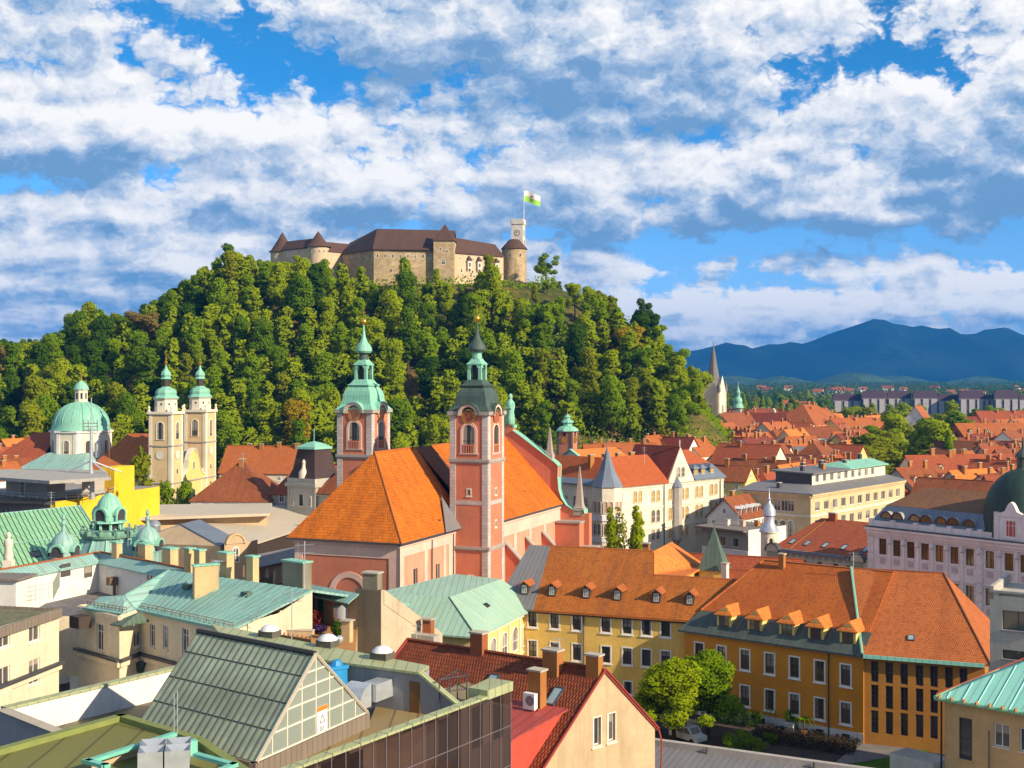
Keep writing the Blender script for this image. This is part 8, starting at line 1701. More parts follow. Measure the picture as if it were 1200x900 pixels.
    # ---- tan house with blue-grey metal roof
    c0,c1 = G(260,639,14.5),G(213,613.5,16.8);root = thing('tan_gable_house','tan walled house with blue-grey metal roof and small arched front bay','house',tuple(G(240,650,0)));e0,e1 = G(212,614,16.5),G(258,639.5,14.2);e2,e3 = G(277,631,14.2),G(234,608.5,16.5)
    rb = MB();rb.shell([[e1,e2,e3,e0],[e0,e3,V((e3.x-9,e3.y+1,13.5)),V((e0.x-9,e0.y+1,13.5))]],.25);rb.build('roof',M['bluemetal'],root)
    b = MB();fp = [q(e0)+V((-8.5,0)),q(e1)+V((-8.5,0)),q(e1),q(e2),q(e3),q(e0)+V((-8.5,8))];b.poly([V((e1.x,e1.y+.3,0)),V((e1.x,e1.y+.3,14.1)),V((e0.x,e0.y+.3,16.4)),V((e0.x-9,e0.y,13.3)),V((e0.x-9,e0.y,0))]);wall(b,q(e1)+V((0,.3)),q(e2),0,14.0);b.build('wall',M['tan'],root)
    B0,B1 = q(G(263,642,14)),q(G(289,640,14));b = MB();facade(root,b,B0,B1,0,14.6,[((B1-B0).length/2,11.6,.9,2.3,'archw')]);arch_hood(b,B0,B1,(B1-B0).length/2,14.55,0,1.5,.15);wall(b,B0+V((-.5,4)),B0,0,14.6);wall(b,B1,B1+V((1,4)),0,14.6);bay = b.build('front_bay',M['tan'],root);b = MB();arch_hood(b,B0,B1,(B1-B0).length/2,14.55,1.4,1.7,.3);b.build('bay_moulding',M['chimbeige'],bay)
    for u,v,lab in ((166,622,'white roof ventilator drum beside the tan house, left one'),(181,616,'white roof ventilator drum beside the tan house, right one')): p = G(u,v,14.5);b = MB();b.lathe((p.x,p.y),[(1.1,12.5),(1.1,14.4),(1.25,14.5),(.9,15.2),(.2,15.6)],12);solo('ventilator_drum',lab,'ventilator',b,M['grey'],(p.x,p.y,12.5),'ventilator drums',True)
    # ---- hip roofs and the mansard tower between market and church
    rt = dict(group='roofs beside the market')
    house('rust red hip roofed house right of the cathedral front',0,0,19,22,-4,'rust_tile','white',ze=12,rise=8.5,hip=(9,9),wins=(6,5,2),chim=2,pos=V((-67.5,320)),**rt)
    house('bright orange roofed house behind the rust red hip roof',0,0,26,14,-8,'orange_tile','cream',ze=14.5,rise=7,wins=(5,2,1),chim=4,pos=V((-70,372)),chh=1.4,**rt)
    house('red roofed house left of the green dome church tower',0,0,22,14,-6,'red_tile','greygreen',ze=13.5,rise=6.5,hip=(5,0),wins=(6,2,3),wst='proud',chim=2,pos=V((-47,318)),ww=1.2,wh=2.0,**rt)
    A,B = V((P(337,0,305).x,305)),V((P(369,0,300).x,300));Lt = frame2(A,math.degrees(math.atan2(A.y-B.y,B.x-A.x)));W = (B-A).length;root = thing('mansard_tower','grey stone tower house with a dark steep mansard roof and green copper cap','tower house',(A.x,A.y,0));fp = [Lt(0,0),Lt(W,0),Lt(W,W),Lt(0,W)];zt = 16.5;b = MB()
    for i in range(4): facade(root,b,fp[i],fp[(i+1) % 4],0,zt,[(W/2,11.2,1.3,2.7,'greenw'),(W*.18,11.2,.8,2.4,'blindw'),(W*.82,11.2,.8,2.4,'blindw'),(W/2,6.2,1.3,2.6,'greenw')] if i < 2 else [])
    b.build('wall', M['greygreen'], root); b = MB()
    for i in range(4): band(b,fp[i],fp[(i+1) % 4],zt-.8,zt,.5,0,.48);band(b,fp[i],fp[(i+1) % 4],zt,zt+1.2,.1,0,.09);pilaster(b,fp[i],fp[(i+1) % 4],.4,.6,0,zt-.8,.15)
    b.build('cornice',M['greygreen'],root);c = Lt(W/2,W/2);q2 = math.sqrt(2);rot = R(45)-math.atan2((A-B).y,(B-A).x);k = W/2*q2;b = MB();b.lathe((c.x,c.y),[(k*.98,zt+1.2),(k*.80,zt+3.2),(k*.62,zt+8.0)],4,0,rot);mr = b.build('mansard_roof',M['mansard'],root)
    b = MB();b.lathe((c.x,c.y),[(k*.70,zt+8.0),(k*.66,zt+8.5),(k*.3,zt+9.4),(.1,zt+9.8)],4,0,rot);b.tube((c.x,c.y,zt+9.5),(c.x,c.y,zt+12.8),.1);b.build('copper_cap',M['copper'],mr)
    b = MB(); m = Lt(W/2, .9); b.lathe((m.x, m.y), [(1.2, zt+1.2), (1.2, zt+2.6), (.5, zt+3.6), (.35, zt+4.6), (.45, zt+5.0), (.1, zt+5.6)], 10)
    b.build('lucarne', M['offw'], mr, True)
    A,B = Lt(W+.1,.8),Lt(W+13,.8);root = thing('stone_wing','grey stone wing with tall windows right of the mansard tower','building',(A.x,A.y,0));b = MB();facade(root,b,A,B,0,14.4,[(s,9.6,1.3,2.7,'greenw') for s in (4.2,6.6,9.0,11.4)]+[(s,5,1.3,2.6,'greenw') for s in (4.2,6.6,9,11.4)]);wall(b,B,Lt(W+13,10),0,14.4);band(b,A,B,13.8,14.4,.5);b.build('wall',M['greygreen'],root);rb = MB();rb.shell([[Lt(W-.4,.2,14.4),Lt(W+13.4,.2,14.4),Lt(W+12,7,20.5),Lt(W+3,7,20.5)],[Lt(W+13.4,14,14.4),Lt(W-.4,14,14.4),Lt(W+3,7,20.5),Lt(W+12,7,20.5)]],.25);rb.build('roof',M['rust_tile'],root)
    # little houses at the far left edge
    for u,v,L_,W_,an,rf,wl,ze,lab in ((8,540,16,11,40,'red_tile','orangewall',13,'red roofed orange house at the far left edge above the terrace'),(24,528,14,10,55,'bright_tile','salmon',16,'small pink gabled house beside the trees at the far left'),(-6,560,14,10,60,'orange_tile','white',13,'white gabled house cut by the left edge'),(14,552,12,9,30,'rust_tile','orangewall',13,'rust roofed orange house under the left edge trees'),(52,532,14,9,10,'red_tile','cream',13,'red roofed house tucked behind the cathedral choir')):
        house(lab, u, v, L_, W_, an, rf, wl, ze=ze, wins=(3, 2, 2), chim=2, **rt)
STY['greenw'] = dict(m=('greenp', 'glass', 'offw'), trim=.15, hb=(.7,)); STY['blindw'] = dict(m=('greyhouse', 'greyhouse', 'offw'), arch=1, mull=0)
M['terracef'] = ground_mat('pale_terrace',(0.30,0.27,0.24),(0.36,0.32,0.28),(0.24,0.22,0.2),.2,1.2);M['greyroof'] = flat('concrete_slab',(0.36,0.34,0.30),0.8);M['mansard'] = tile('dark_slate_mansard',(0.06,0.035,0.035),(0.09,0.055,0.05),mossk=.2)
make_left_mid()
# ------------------------------------------------------------------ centre foreground
def make_front():
    q = lambda p: V((p.x, p.y)); t3 = lambda p, z: V((p.x, p.y, z))
    # ---- glass roofed atrium
    g0, g1 = G(300, 893, 18), G(430, 835, 18); gm = (g0+g1)/2; ap = V((gm.x, gm.y, 23.4)); rb_ = G(232, 740, 23.4); rdir = rb_-ap; bl = g0+rdir
    root = thing('glass_roof_hall', 'hall under a steep green ribbed glass roof with white framed glazed gable', 'hall', (gm.x, gm.y, 0))
    far = g1+rdir;rb = MB();rb.shell([[g0,ap,rb_,bl]],.12);rf = rb.build('glass_roof',M['glass_greenroof'],root);rb = MB();rb.shell([[g1,far,rb_,ap]],.12);rb.build('rear_glass_roof',M['glass_greenroof'],root)
    b = MB(); n = 19
    for i in range(n+1): t = i/n; b.tube(g0.lerp(bl, t)+V((0, 0, .06)), ap.lerp(rb_, t)+V((0, 0, .03)), .04, 0, 4)
    b.build('ribs', M['darkrib'], rf); b = MB()
    for k in (.27, .52, .78): b.tube(g0.lerp(ap, k)+V((0, 0, .03)), bl.lerp(rb_, k)+V((0, 0, .03)), .04, 0, 4)
    b.build('cross_bars', M['darkrib'], rf); b = MB(); b.tube(ap+V((0, 0, .05)), rb_+V((0, 0, .05)), .2, 0, 6); b.build('ridge_cap', M['darkrib'], rf)
    d = (q(g1)-q(g0)); W = d.length; d = d/W; nn = V((d.y, -d.x)); pt = lambda s, z, o=0.: V((g0.x+d.x*s+nn.x*o, g0.y+d.y*s+nn.y*o, z))
    b = MB(); b.poly([pt(.1, 18), pt(W-.1, 18), pt(W/2, 23.3)], 0); gl = b.build('gable_glazing', M['glass_wire'], root)
    b = MB(); hgt = lambda s: 18+5.4*(1-abs(s-W/2)/(W/2))
    for k in range(1, 8): s = W*k/8; b.prism([q(pt(s-.05, 0, .07)), q(pt(s+.05, 0, .07)), q(pt(s+.05, 0, -.03)), q(pt(s-.05, 0, -.03))], 18, hgt(s))
    for zz in (18.04,19.35,20.5,21.5,22.4): s0 = (zz-18)/5.4*W/2;b.prism([q(pt(s0,0,.06)),q(pt(W-s0,0,.06)),q(pt(W-s0,0,-.03)),q(pt(s0,0,-.03))],zz-.05,zz+.05)
    b.build('white_mullions', M['offwhite'], gl); b = MB()
    for s0 in (0, W): b.tube(pt(s0, 18, .05), pt(W/2, 23.45, .05), .13, 0, 5)
    b.build('verge', M['chimcap'], root)
    b = MB();b.prism([q(pt(-.2,0,.12)),q(pt(W+.2,0,.12)),q(pt(W+.2,0,-.4)),q(pt(-.2,0,-.4))],0,17.95);db = (q(bl)-q(g0)).normalized();nb = V((-db.y,db.x));b.prism([q(bl)+nb*.2,q(g0)+nb*.2,q(g0)-nb*.4,q(bl)-nb*.4],0,17.95);b.build('base_wall',M['brownmetal'],root)
    # warning sign on the glazing
    b = MB();s0,s1 = W*.50,W*.60;b.prism([q(pt(s0+.07,0,.13)),q(pt(s1-.05,0,.13)),q(pt(s1-.05,0,.09)),q(pt(s0+.07,0,.09))],18.1,19.85,0);sm = (s0+s1)/2;o = .14
    b.poly([pt(s0+.07, 19.55, o), pt(s1-.05, 19.55, o), pt(s1-.05, 19.85, o), pt(s0+.07, 19.85, o)], 1)
    tri = [(-.3, 0), (.3, 0), (0, .52)]
    for (x0, z0), (x1, z1) in zip(tri, tri[1:]+tri[:1]): b.tube(pt(sm+x0, 18.75+z0, o), pt(sm+x1, 18.75+z1, o), .025, 2, 4)
    for k in range(3): b.poly([pt(sm-.32, 18.42-k*.1, o), pt(sm+.3-.1*k, 18.42-k*.1, o), pt(sm+.3-.1*k, 18.47-k*.1, o), pt(sm-.32, 18.47-k*.1, o)], 2)
    b.build('warning_sign', [M['whitep'], M['orangep'], M['black']], gl)
    # ---- long dark bronze glass parapet front
    A,B = G(300,915,18.5),G(598,805,18.5);dd = (q(B)-q(A)).normalized();n2 = V((dd.y,-dd.x));L = (q(B)-q(A)).length;root2 = thing('bronze_panel_front','long dark bronze glass panelled front with olive coping along the lower edge','building',(B.x,B.y,0));pz = lambda s,z,o=0.: V((A.x+dd.x*s+n2.x*o,A.y+dd.y*s+n2.y*o,z))
    b = MB();b.prism([q(pz(-20,0,0)),q(pz(L,0,0)),q(pz(L,0,-.5)),q(pz(-20,0,-.5))],0,18.3,0);b.build('glass_panels',M['glass_brown'],root2)
    b = MB(); k = int((L+20)/1.35)
    for i in range(k+1): s = L-i*1.35; b.prism([q(pz(s-.035, 0, .05)), q(pz(s+.035, 0, .05)), q(pz(s+.035, 0, -.1)), q(pz(s-.035, 0, -.1))], 4, 18.3)
    for zz in (15.6, 12.6, 9.6): b.prism([q(pz(-20, 0, .045)), q(pz(L, 0, .045)), q(pz(L, 0, -.1)), q(pz(-20, 0, -.1))], zz-.03, zz+.03)
    b.build('glazing_bars', M['lilacbar'], root2)
    b = MB(); i = 0; s = L
    while s > -18:
        b.prism([q(pz(s-1.3, 0, .1)), q(pz(s, 0, .1)), q(pz(s, 0, -.65)), q(pz(s-1.3, 0, -.65))], 18.28, 18.46-.012*(i % 2)); s -= 1.35; i += 1
    b.prism([q(pz(L-3.2,0,.12)),q(pz(L+.2,0,.12)),q(pz(L+.2,0,-2.0)),q(pz(L-3.2,0,-1.6))],18.2,18.9);b.build('coping',M['olivemetal'],root2)
    b = MB();fl = [q(pz(-20,0,-.5)),q(pz(L,0,-.5)),q(pz(L,0,-.5))+V((-3,8)),q(g1)+V((0,6)),q(g1),q(g0),q(g0)+V((-6,-12))];b.prism(fl,0,16.9,0,0);b.build('inner_roof',M['copperbrown'],root2)
    # ---- grey plant room with pale olive sheet roof
    z = 20;U0,U1,D1,D0 = G(248,731,z),G(503,780,z),G(491,788,z),G(374,772.5,z);D0 = D1+(q(D0)-q(D1)).normalized().to_3d()*18;root3 = thing('plant_room','grey rendered plant room with pale olive sheet roof and acrylic domes','building',(D1.x,D1.y,0))
    rb = MB(); rb.shell([[D0, D1, U1, U0]], .18); rf3 = rb.build('roof', M['olivemetal'], root3)
    W0, W1 = q(D0), q(D1); dw = (W1-W0).normalized(); nw = V((dw.y, -dw.x)); W0, W1 = W0-nw*.25, W1-nw*.25; sd = su(W0, W1, 486)
    b = MB();E = W1+dw*4.4;facade(root3,b,W0,W1,10,z-.2,[]);b.poly([t3(W1,10),t3(E,10),t3(E,17.3),t3(W1,z-.15)]);wall(b,E,E-nw*2.6,10,17.3);wall(b,W1-nw*.1,q(U1),10,z-.2)
    b.build('wall', M['greywall'], root3)
    rb = MB();rb.shell([[t3(W1+nw*.2,z-.05),t3(E+nw*.2,17.35),t3(E-nw*.35,17.35),t3(W1-nw*.35,z-.05)]],.2);rb.build('raking_coping',M['olivemetal'],root3)
    dr = thing  # noqa
    b = MB();p0,p1 = W0+dw*(sd-.45),W0+dw*(sd+.45);b.prism([p0+nw*.05,p1+nw*.05,p1-nw*.02,p0-nw*.02],16.9,19.2);b.build('door',M['wood'],root3)
    for u,v,lab in ((316,746,'white acrylic roof dome on dark kerb, left of three on the olive roof'),(384,757.5,'white acrylic roof dome on dark kerb, middle of three on the olive roof'),(448,772,'white acrylic roof dome on dark kerb, right of three on the olive roof')):
        p = G(u,v,z);rz = math.atan2(dw.y,dw.x);t = thing('roof_dome',lab,'skylight',tuple(p),'acrylic roof domes');b = MB();b.box(tuple(p),1.5,1.2,.55,0,rz);b.build('kerb',M['darkkerb'],t);b = MB();b.lathe((p.x,p.y),[(.82,z+.55),(.74,z+.72),(.5,z+.92),(.2,z+1.02),(.02,z+1.04)],16);b.build('dome',M['dome'],t,True)
    # ducts on the grey wall
    p = W0+dw*su(W0, W1, 452); b = MB(); c = p+nw*1.1; rz = math.atan2(dw.y, dw.x); b.box((c.x, c.y, 17.9), 1.3, 2.2, 1.3, 0, rz); c2 = p+nw*2.3-dw*.6
    for i in range(6):
        a0, a1 = math.pi/2*i/6, math.pi/2*(i+1)/6; f = lambda a, r: (c2+nw*(r*math.sin(a)*.9), 17.6+r*math.cos(a))
        for sgn in (-1,):
            P0, P1 = f(a0, 1.7), f(a1, 1.7); b.poly([t3(P0[0]-dw*.9, P0[1]), t3(P1[0]-dw*.9, P1[1]), t3(P1[0]+dw*.9, P1[1]), t3(P0[0]+dw*.9, P0[1])])
            for o in (-.9, .9): b.poly([t3(c2+dw*o, 17.6), t3(P0[0]+dw*o, P0[1]), t3(P1[0]+dw*o, P1[1])])
    solo('ventilation_duct', 'big bent sheet metal ventilation duct on the grey plant room wall', 'duct', b, M['galv'], (p.x, p.y, 16.9))
    p = G(393,783,19.6);b = MB();b.box((p.x,p.y,16.9),1.5,1.1,2.7,0,.6);b.box((p.x,p.y,19.6),1.7,1.3,.25,0,.6);b.lathe((p.x+.1,p.y),[(.5,19.85),(.35,20.2),(.05,20.3)],8);solo('blue_unit','bright blue ventilation unit between the glass gable and plant room','ventilator',b,M['blue'],(p.x,p.y,16.9))
    # railing frame at the right end
    b = MB()
    for (u, v) in ((515, 832), (527, 829), (536, 820), (547, 826)):
        p = G(u, v, 17.4); b.tube((p.x, p.y, 16.9), (p.x, p.y, 19.7), .05, 0, 5)
    for z0 in (19.6, 18.6):
        for a,c in (((515,832),(527,829)),((527,829),(547,826)),((515,832),(536,820)),((536,820),(547,826))): b.tube(t3(G(a[0],a[1],17.4),z0),t3(G(c[0],c[1],17.4),z0),.045,0,5)
    p = G(530,828,17.4);solo('steel_cage','dark open steel railing frame between plant room and red tiled house','railing',b,M['darkgrey'],(p.x,p.y,16.9))
    # ---- house with dark red pantiles and the sunlit plaster gable
    gc = V((3.0,104.0));er = V((-.818,.575));eg = V((.716,.700));Hh = lambda a,b_,z=None: (gc+er*a+eg*b_) if z is None else t3(gc+er*a+eg*b_,z)
    root4 = thing('gable_house','house with worn cream gable wall and dark red pantile roof in the foreground','house',tuple(Hh(8,5,0)));LL = 21.6;sl = 6/6.7;zr = 17.0;b0,b1 = -4.2,13.5;zf = lambda x: 11+sl*x if x < 6.7 else 17-sl*(x-6.7)
    GA, GB = Hh(0, b0), Hh(0, b1); gw = MB(); s = lambda u: su(GA, GB, u); Lg = (GB-GA).length
    w1,w2 = wpx(GA,GB,699.5,858.5,.95,2.35),wpx(GA,GB,716.5,851,.95,2.35);zz = (w1[1]+w2[1])/2;w1,w2 = (w1[0],zz,.95,2.35),(w2[0],zz,.95,2.35)
    facade(root4, gw, GA, GB, 0, 10.2, [w for w in ()]); za = zf(b0)
    # gable with true openings: grid wall up to the roof line, cut as strips
    hol = [(w[0]-.475,w[0]+.475,w[1],w[1]+2.35) for w in (w1,w2)];xs = sorted({0,10.9,Lg,*[h[0] for h in hol],*[h[1] for h in hol]});dg = (GB-GA)/Lg;ng = V((dg.y,-dg.x));pg = lambda s,z,y=0.: t3(GA+dg*s-ng*y,z)
    rl = lambda s: zf(b0+s)-.05
    gw = MB(); xs = sorted(set(xs)|{6.7-b0})
    for s0, s1 in zip(xs, xs[1:]):
        h = [h for h in hol if h[0] <= s0+1e-4 and h[1] >= s1-1e-4]
        if h:
            gw.poly([pg(s0,0),pg(s1,0),pg(s1,h[0][2]),pg(s0,h[0][2])]);gw.poly([pg(s0,h[0][3]),pg(s1,h[0][3]),pg(s1,rl(s1)),pg(s0,rl(s0))])
            for (a,e),(c,f) in (((s0,h[0][2]),(s1,h[0][2])),((s1,h[0][2]),(s1,h[0][3])),((s1,h[0][3]),(s0,h[0][3])),((s0,h[0][3]),(s0,h[0][2]))): gw.poly([pg(a,e),pg(c,f),pg(c,f,.3),pg(a,e,.3)])
        else: gw.poly([pg(s0, 0), pg(s1, 0), pg(s1, rl(s1)), pg(s0, rl(s0))])
    STY['gablew'] = dict(m=('whitep', 'glass', 'offw'), depth=.3, hb=(), vb=(.36,), trim=.12)
    for w in (w1, w2): put_window(root4, GA, GB, w[0], w[1], .95, 2.35, 'gablew')
    wall(gw,GB,Hh(LL,b1),0,10.8);wall(gw,Hh(LL,b0),GA,0,7);wall(gw,Hh(LL,b1),Hh(LL,b0),0,7);gw.build('wall',M['oldplaster'],root4)
    R3 = lambda a,x,dz=0.: Hh(a,x,zf(x)+dz);rb = MB();rb.shell([[R3(-.15,b0),R3(-.15,6.7),R3(LL,6.7),R3(LL,b0)],[R3(-.15,6.7),R3(-.15,b1+.3),R3(LL,b1+.3),R3(LL,6.7)]],.2,0,1);rf4 = rb.build('roof',[M['dark_tile'],M['redp2']],root4)
    b = MB();b.tube(R3(-.2,b0,.08),R3(-.2,6.7,.1),.09,0,5);b.tube(R3(-.2,6.7,.1),R3(-.2,b1+.3,.06),.09,0,5);b.build('red_verge',M['redp2'],rf4);b = MB();b.tube(R3(LL,b0,.08),R3(LL,6.7,.1),.14,0,5);b.build('red_verge',M['redp2'],rf4);b = MB();b.tube(R3(0,6.7,.06),R3(LL,6.7,.06),.15,0,6);b.build('ridge_tiles',M['dark_tile'],rf4)
    b = MB();p = Hh(-.25,b1+.2);b.tube(t3(p,10.6),t3(p+V((.25,-.1)),9.6),.08,0,6);b.tube(t3(p+V((.25,-.1)),9.6),t3(p+V((.0,-.1)),0),.08,0,6);b.build('downpipe',M['redp2'],root4)
    rz = math.atan2(er.y, er.x)
    chimney(root4, Hh(.7, 6.4, 16.6), 1.25, .8, 1.6, rz, 'brick', down=.8); chimney(root4, Hh(4.6, 6.0, 16.2), 1.5, 1.0, 2.0, rz, 'brick', down=1.0)
    c3 = Hh(3.6,2.9,13.5);chimney(root4,c3,1.25,.95,3.6,rz,'brick',down=1.0);chimney(root4,Hh(13.2,6.7,16.8),1.35,.9,1.8,rz,'brickred',down=1.0)
    b = MB(); cc = Hh(3.5, 2.2); b.box((cc.x, cc.y, 13.2), 1.35, .25, .9, 0, rz); b.build('red_flashing', M['redp2'], root4)
    # AC unit on the chimney
    cc = Hh(3.55,2.0);ca,sa = math.cos(rz),math.sin(rz);t = thing('air_conditioner','white air conditioning unit hung on a brick chimney of the pantile roof','air conditioner',(cc.x,cc.y,14.0));b = MB();b.box((cc.x,cc.y,14.0),1.15,.5,1.35,0,rz);b.build('casing',M['whitep'],t);b = MB();fy = V((sa,-ca)) if (V((sa,-ca)).dot(-cc) > 0) else V((-sa,ca));f = cc+fy*.27;ex = V((ca,sa,0))
    ring = lambda r, o: [t3(f+fy*o, 14.75)+ex*(r*math.cos(x)-.12)+V((0, 0, r*math.sin(x))) for x in [k*math.pi/10 for k in range(20)]]
    b.poly(ring(.42, .0)); b.build('fan_grille', M['midgrey'], t); b = MB(); b.poly(ring(.14, .02)); b.build('fan_hub', M['grey'], t)
    ux, uy = er.to_3d(), (Hh(0, 1, sl)-Hh(0, 0, 0)).normalized()
    skylight(rf4, R3(2.9, 4.2), ux, uy, .95, 1.9); skylight(rf4, R3(9.8, 4.4), ux, uy, 1.0, 1.8)
    # red sheet-metal shed dormer
    o = MB();o.shell([[Hh(.9,-3.2,12.9),Hh(9.5,-3.2,12.9),Hh(9.5,3.4,14.15),Hh(.9,3.4,14.15)]],.16);dm = o.build('red_dormer_roof',M['redmetal'],root4)
    b = MB(); b.poly([Hh(1.2, -3.0, 7.5), Hh(1.2, -3.0, 12.8), Hh(1.2, 3.3, 14.0), Hh(1.2, 3.3, 13.5)]); b.build('red_dormer_cheek', M['redp'], dm)
    b = MB();DA,DB = Hh(8.5,-3.0),Hh(1.2,-3.0);facade(dm,b,DA,DB,7.4,12.75,[(5.9,10.6,1.1,1.3,'white'),(2.6,10.6,1.1,1.3,'white')],'white');b.build('red_dormer_front',M['cream'],dm)
    b = MB(); b.tube(Hh(1.0, -3.45, 12.75), Hh(9.5, -3.45, 12.75), .11, 0, 6); b.tube(Hh(1.0, -3.4, 12.75), Hh(1.0, -3.3, 8.5), .07, 0, 6)
    for zz in (.3, .5): b.tube(Hh(1.2, -2.8, 12.95+zz), Hh(9.5, -2.8, 12.95+zz), .025, 0, 4)
    p = Hh(4.2, 0.5, 13.6); b.tube(p, p+V((0, 0, 1.2)), .09, 0, 6); b.build('red_gutter', M['redp2'], dm)
    # ---- weathered firewall with chimney
    z = 20.3;c0,c1,c2 = q(G(416,690,z)),q(G(446.5,692,z)),q(G(518,742,13.2));root5 = thing('firewall','tall weathered concrete firewall stepping down in a sunlit slope before the salmon church','wall',(c1.x,c1.y,0));nn5 = V(((c2-c1).y,-(c2-c1).x)).normalized()
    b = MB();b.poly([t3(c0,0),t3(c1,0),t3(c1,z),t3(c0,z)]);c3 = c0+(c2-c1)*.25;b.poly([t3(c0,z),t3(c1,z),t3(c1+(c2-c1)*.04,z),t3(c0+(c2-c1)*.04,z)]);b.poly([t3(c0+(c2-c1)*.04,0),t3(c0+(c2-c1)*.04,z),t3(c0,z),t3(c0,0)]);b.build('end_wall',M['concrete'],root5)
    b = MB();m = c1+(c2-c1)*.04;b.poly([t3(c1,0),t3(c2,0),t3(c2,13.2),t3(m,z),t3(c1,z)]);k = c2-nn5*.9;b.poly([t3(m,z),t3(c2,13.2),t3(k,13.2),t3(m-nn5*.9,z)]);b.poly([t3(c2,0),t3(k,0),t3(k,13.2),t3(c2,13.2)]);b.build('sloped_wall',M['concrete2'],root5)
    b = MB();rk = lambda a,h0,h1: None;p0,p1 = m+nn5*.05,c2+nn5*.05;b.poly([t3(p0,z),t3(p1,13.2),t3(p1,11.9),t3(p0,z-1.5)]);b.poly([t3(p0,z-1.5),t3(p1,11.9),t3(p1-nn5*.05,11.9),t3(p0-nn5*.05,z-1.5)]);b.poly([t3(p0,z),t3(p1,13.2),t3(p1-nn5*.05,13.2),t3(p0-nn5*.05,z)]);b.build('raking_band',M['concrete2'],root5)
    cm = (c0+c1)/2;b = MB();b.box((cm.x+.4,cm.y+.5,z-.1),1.7,1.1,1.7,0,R(-22));b.box((cm.x+.4,cm.y+.5,z+1.6),1.95,1.35,.15,1,R(-22));b.build('chimney',[M['sootbrick'],M['chimcap']],root5)
    p = G(502,741,14.6);chimney(root5,p,1.0,.9,1.4,R(-22),'brickred',down=3,pots=True);b = MB();b.box((p.x-1,p.y-.6,0),4.6,1.2,14.6,0,R(-30));b.build('grey_back_wall',M['greyhouse'],root5)
    p = G(488, 760, 15.2); b = MB(); b.tube(p, p+V((0, 0, 2.4)), .05, 0, 5)
    for k, w in ((2.2, 1.3), (1.7, 1.1), (1.2, .8)): b.tube(p+V((-w/2, .1, k)), p+V((w/2, -.1, k)), .025, 0, 4)
    solo('tv_aerial', 'thin rooftop television aerial near the brick chimney of the pantile roof', 'aerial', b, M['galv'], tuple(p))
    # ---- roof terrace between copper roof and firewall
    zt = 16.4;fl = [q(G(300,752,zt)),q(G(416,770,zt)),q(G(420,722,zt)),q(G(330,712,zt))];root6 = thing('roof_terrace_building','building with cluttered planted roof terrace and narrow turquoise awning roof','building',(fl[1].x,fl[1].y,0));b = MB();b.prism(fl,0,zt,0,1);b.build('base',[M['oldplaster'],M['terraceo']],root6)
    A,B = q(G(352,690,19.4)),q(G(418,703,19.4));b = MB();facade(root6,b,A,B,zt,19.4,[]);dA = (B-A).normalized();nA = V((dA.y,-dA.x));wall(b,A+nA*5.5-dA*2.4,A,zt,19.3);b.build('back_wall',M['oldplaster'],root6)
    rb = MB();rb.shell([[t3(A+nA*1.1,19.2),t3(B+nA*1.1,19.2),t3(B-nA*.3,20.0),t3(A-nA*.3,20.0)]],.12);rb.build('awning_roof',M['copper_b'],root6);s = su(A,B,376);p0,p1 = A+dA*(s-.45),A+dA*(s+.45);b = MB();b.prism([p0+nA*.06,p1+nA*.06,p1-nA*.02,p0-nA*.02],zt,zt+2.4);b.build('door',M['greenp'],root6)
    # sloping cream party wall with red creeper
    w0,w1 = q(G(308,735,17.0)),q(G(362,700,19.0));b = MB();dw2 = (w1-w0).normalized();nw2 = V((dw2.y,-dw2.x));b.poly([t3(w0,15),t3(w1,15),t3(w1,19.4),t3(w0,17.6)]);b.poly([t3(w0,17.6),t3(w1,19.4),t3(w1-nw2*.4,19.4),t3(w0-nw2*.4,17.6)]);b.build('party_wall',M['cream'],root6)
    def leaves(name, label, cat, c, sx, sy, sz, n, mat, s0=.12, seed=1):
        rg = np.random.default_rng(seed);x = rg.normal(size=(n,3));x /= np.linalg.norm(x,axis=1)[:,None];x *= rg.uniform(.3,1,n)[:,None]**.5;Q = np.array(tuple(c))+x*np.array([sx,sy,sz])+np.array([0,0,sz]);nn_ = rg.normal(size=(n,3));t1 = np.cross(nn_,rg.normal(size=(n,3)));t1 /= np.linalg.norm(t1,axis=1)[:,None];t2 = np.cross(nn_,t1);t2 /= np.linalg.norm(t2,axis=1)[:,None];S = rg.uniform(.6,1.4,n)[:,None]*s0
        v = np.stack([Q-t1*S,Q+t2*S,Q+t1*S,Q-t2*S],1).reshape(-1,3)-np.array(tuple(c));o = link(bpy.data.objects.new(name,quads(name,v,mat)));o.location = c;tag(o,label,cat);UNIQ.append((o,V(c)));return o
    redl = leaf('leaf_red', (0.16, 0.03, 0.03), (0.28, 0.05, 0.04)); purp = leaf('leaf_purple', (0.06, 0.03, 0.14), (0.12, 0.06, 0.22))
    leaves('red_shrub','dark red leafed potted shrub beside the green terrace door','shrub',G(366,733,zt),1.1,.9,.9,700,redl);leaves('purple_plant','low purple flowers in front of the red terrace shrub','flowers',G(374,741,zt),.9,.7,.35,400,purp,.09,3);leaves('red_creeper','red creeper climbing the sloping cream terrace wall','creeper',tuple(t3(w0.lerp(w1,.25)+nw2*.15,16.6)),.3,.3,.9,260,redl,.10,5);leaves('terrace_bush','dark green bush beside the steel tank on the terrace','bush',G(396,746,zt),.7,.6,.8,500,LEAF[3],.1,7);leaves('wall_creeper','red creeper on the low end of the cream terrace wall','creeper',tuple(t3(w0+nw2*.15,16.2)),.25,.25,.8,200,redl,.10,8)
    p = G(401,734,zt);b = MB();b.lathe((p.x,p.y),[(.85,zt),(.85,zt+.9),(1.0,zt+.95),(1.0,zt+2.0),(.8,zt+2.2),(.1,zt+2.3)],16);solo('steel_tank','round stainless steel extractor on the roof terrace','extractor',b,M['galv'],tuple(p),smooth=True)
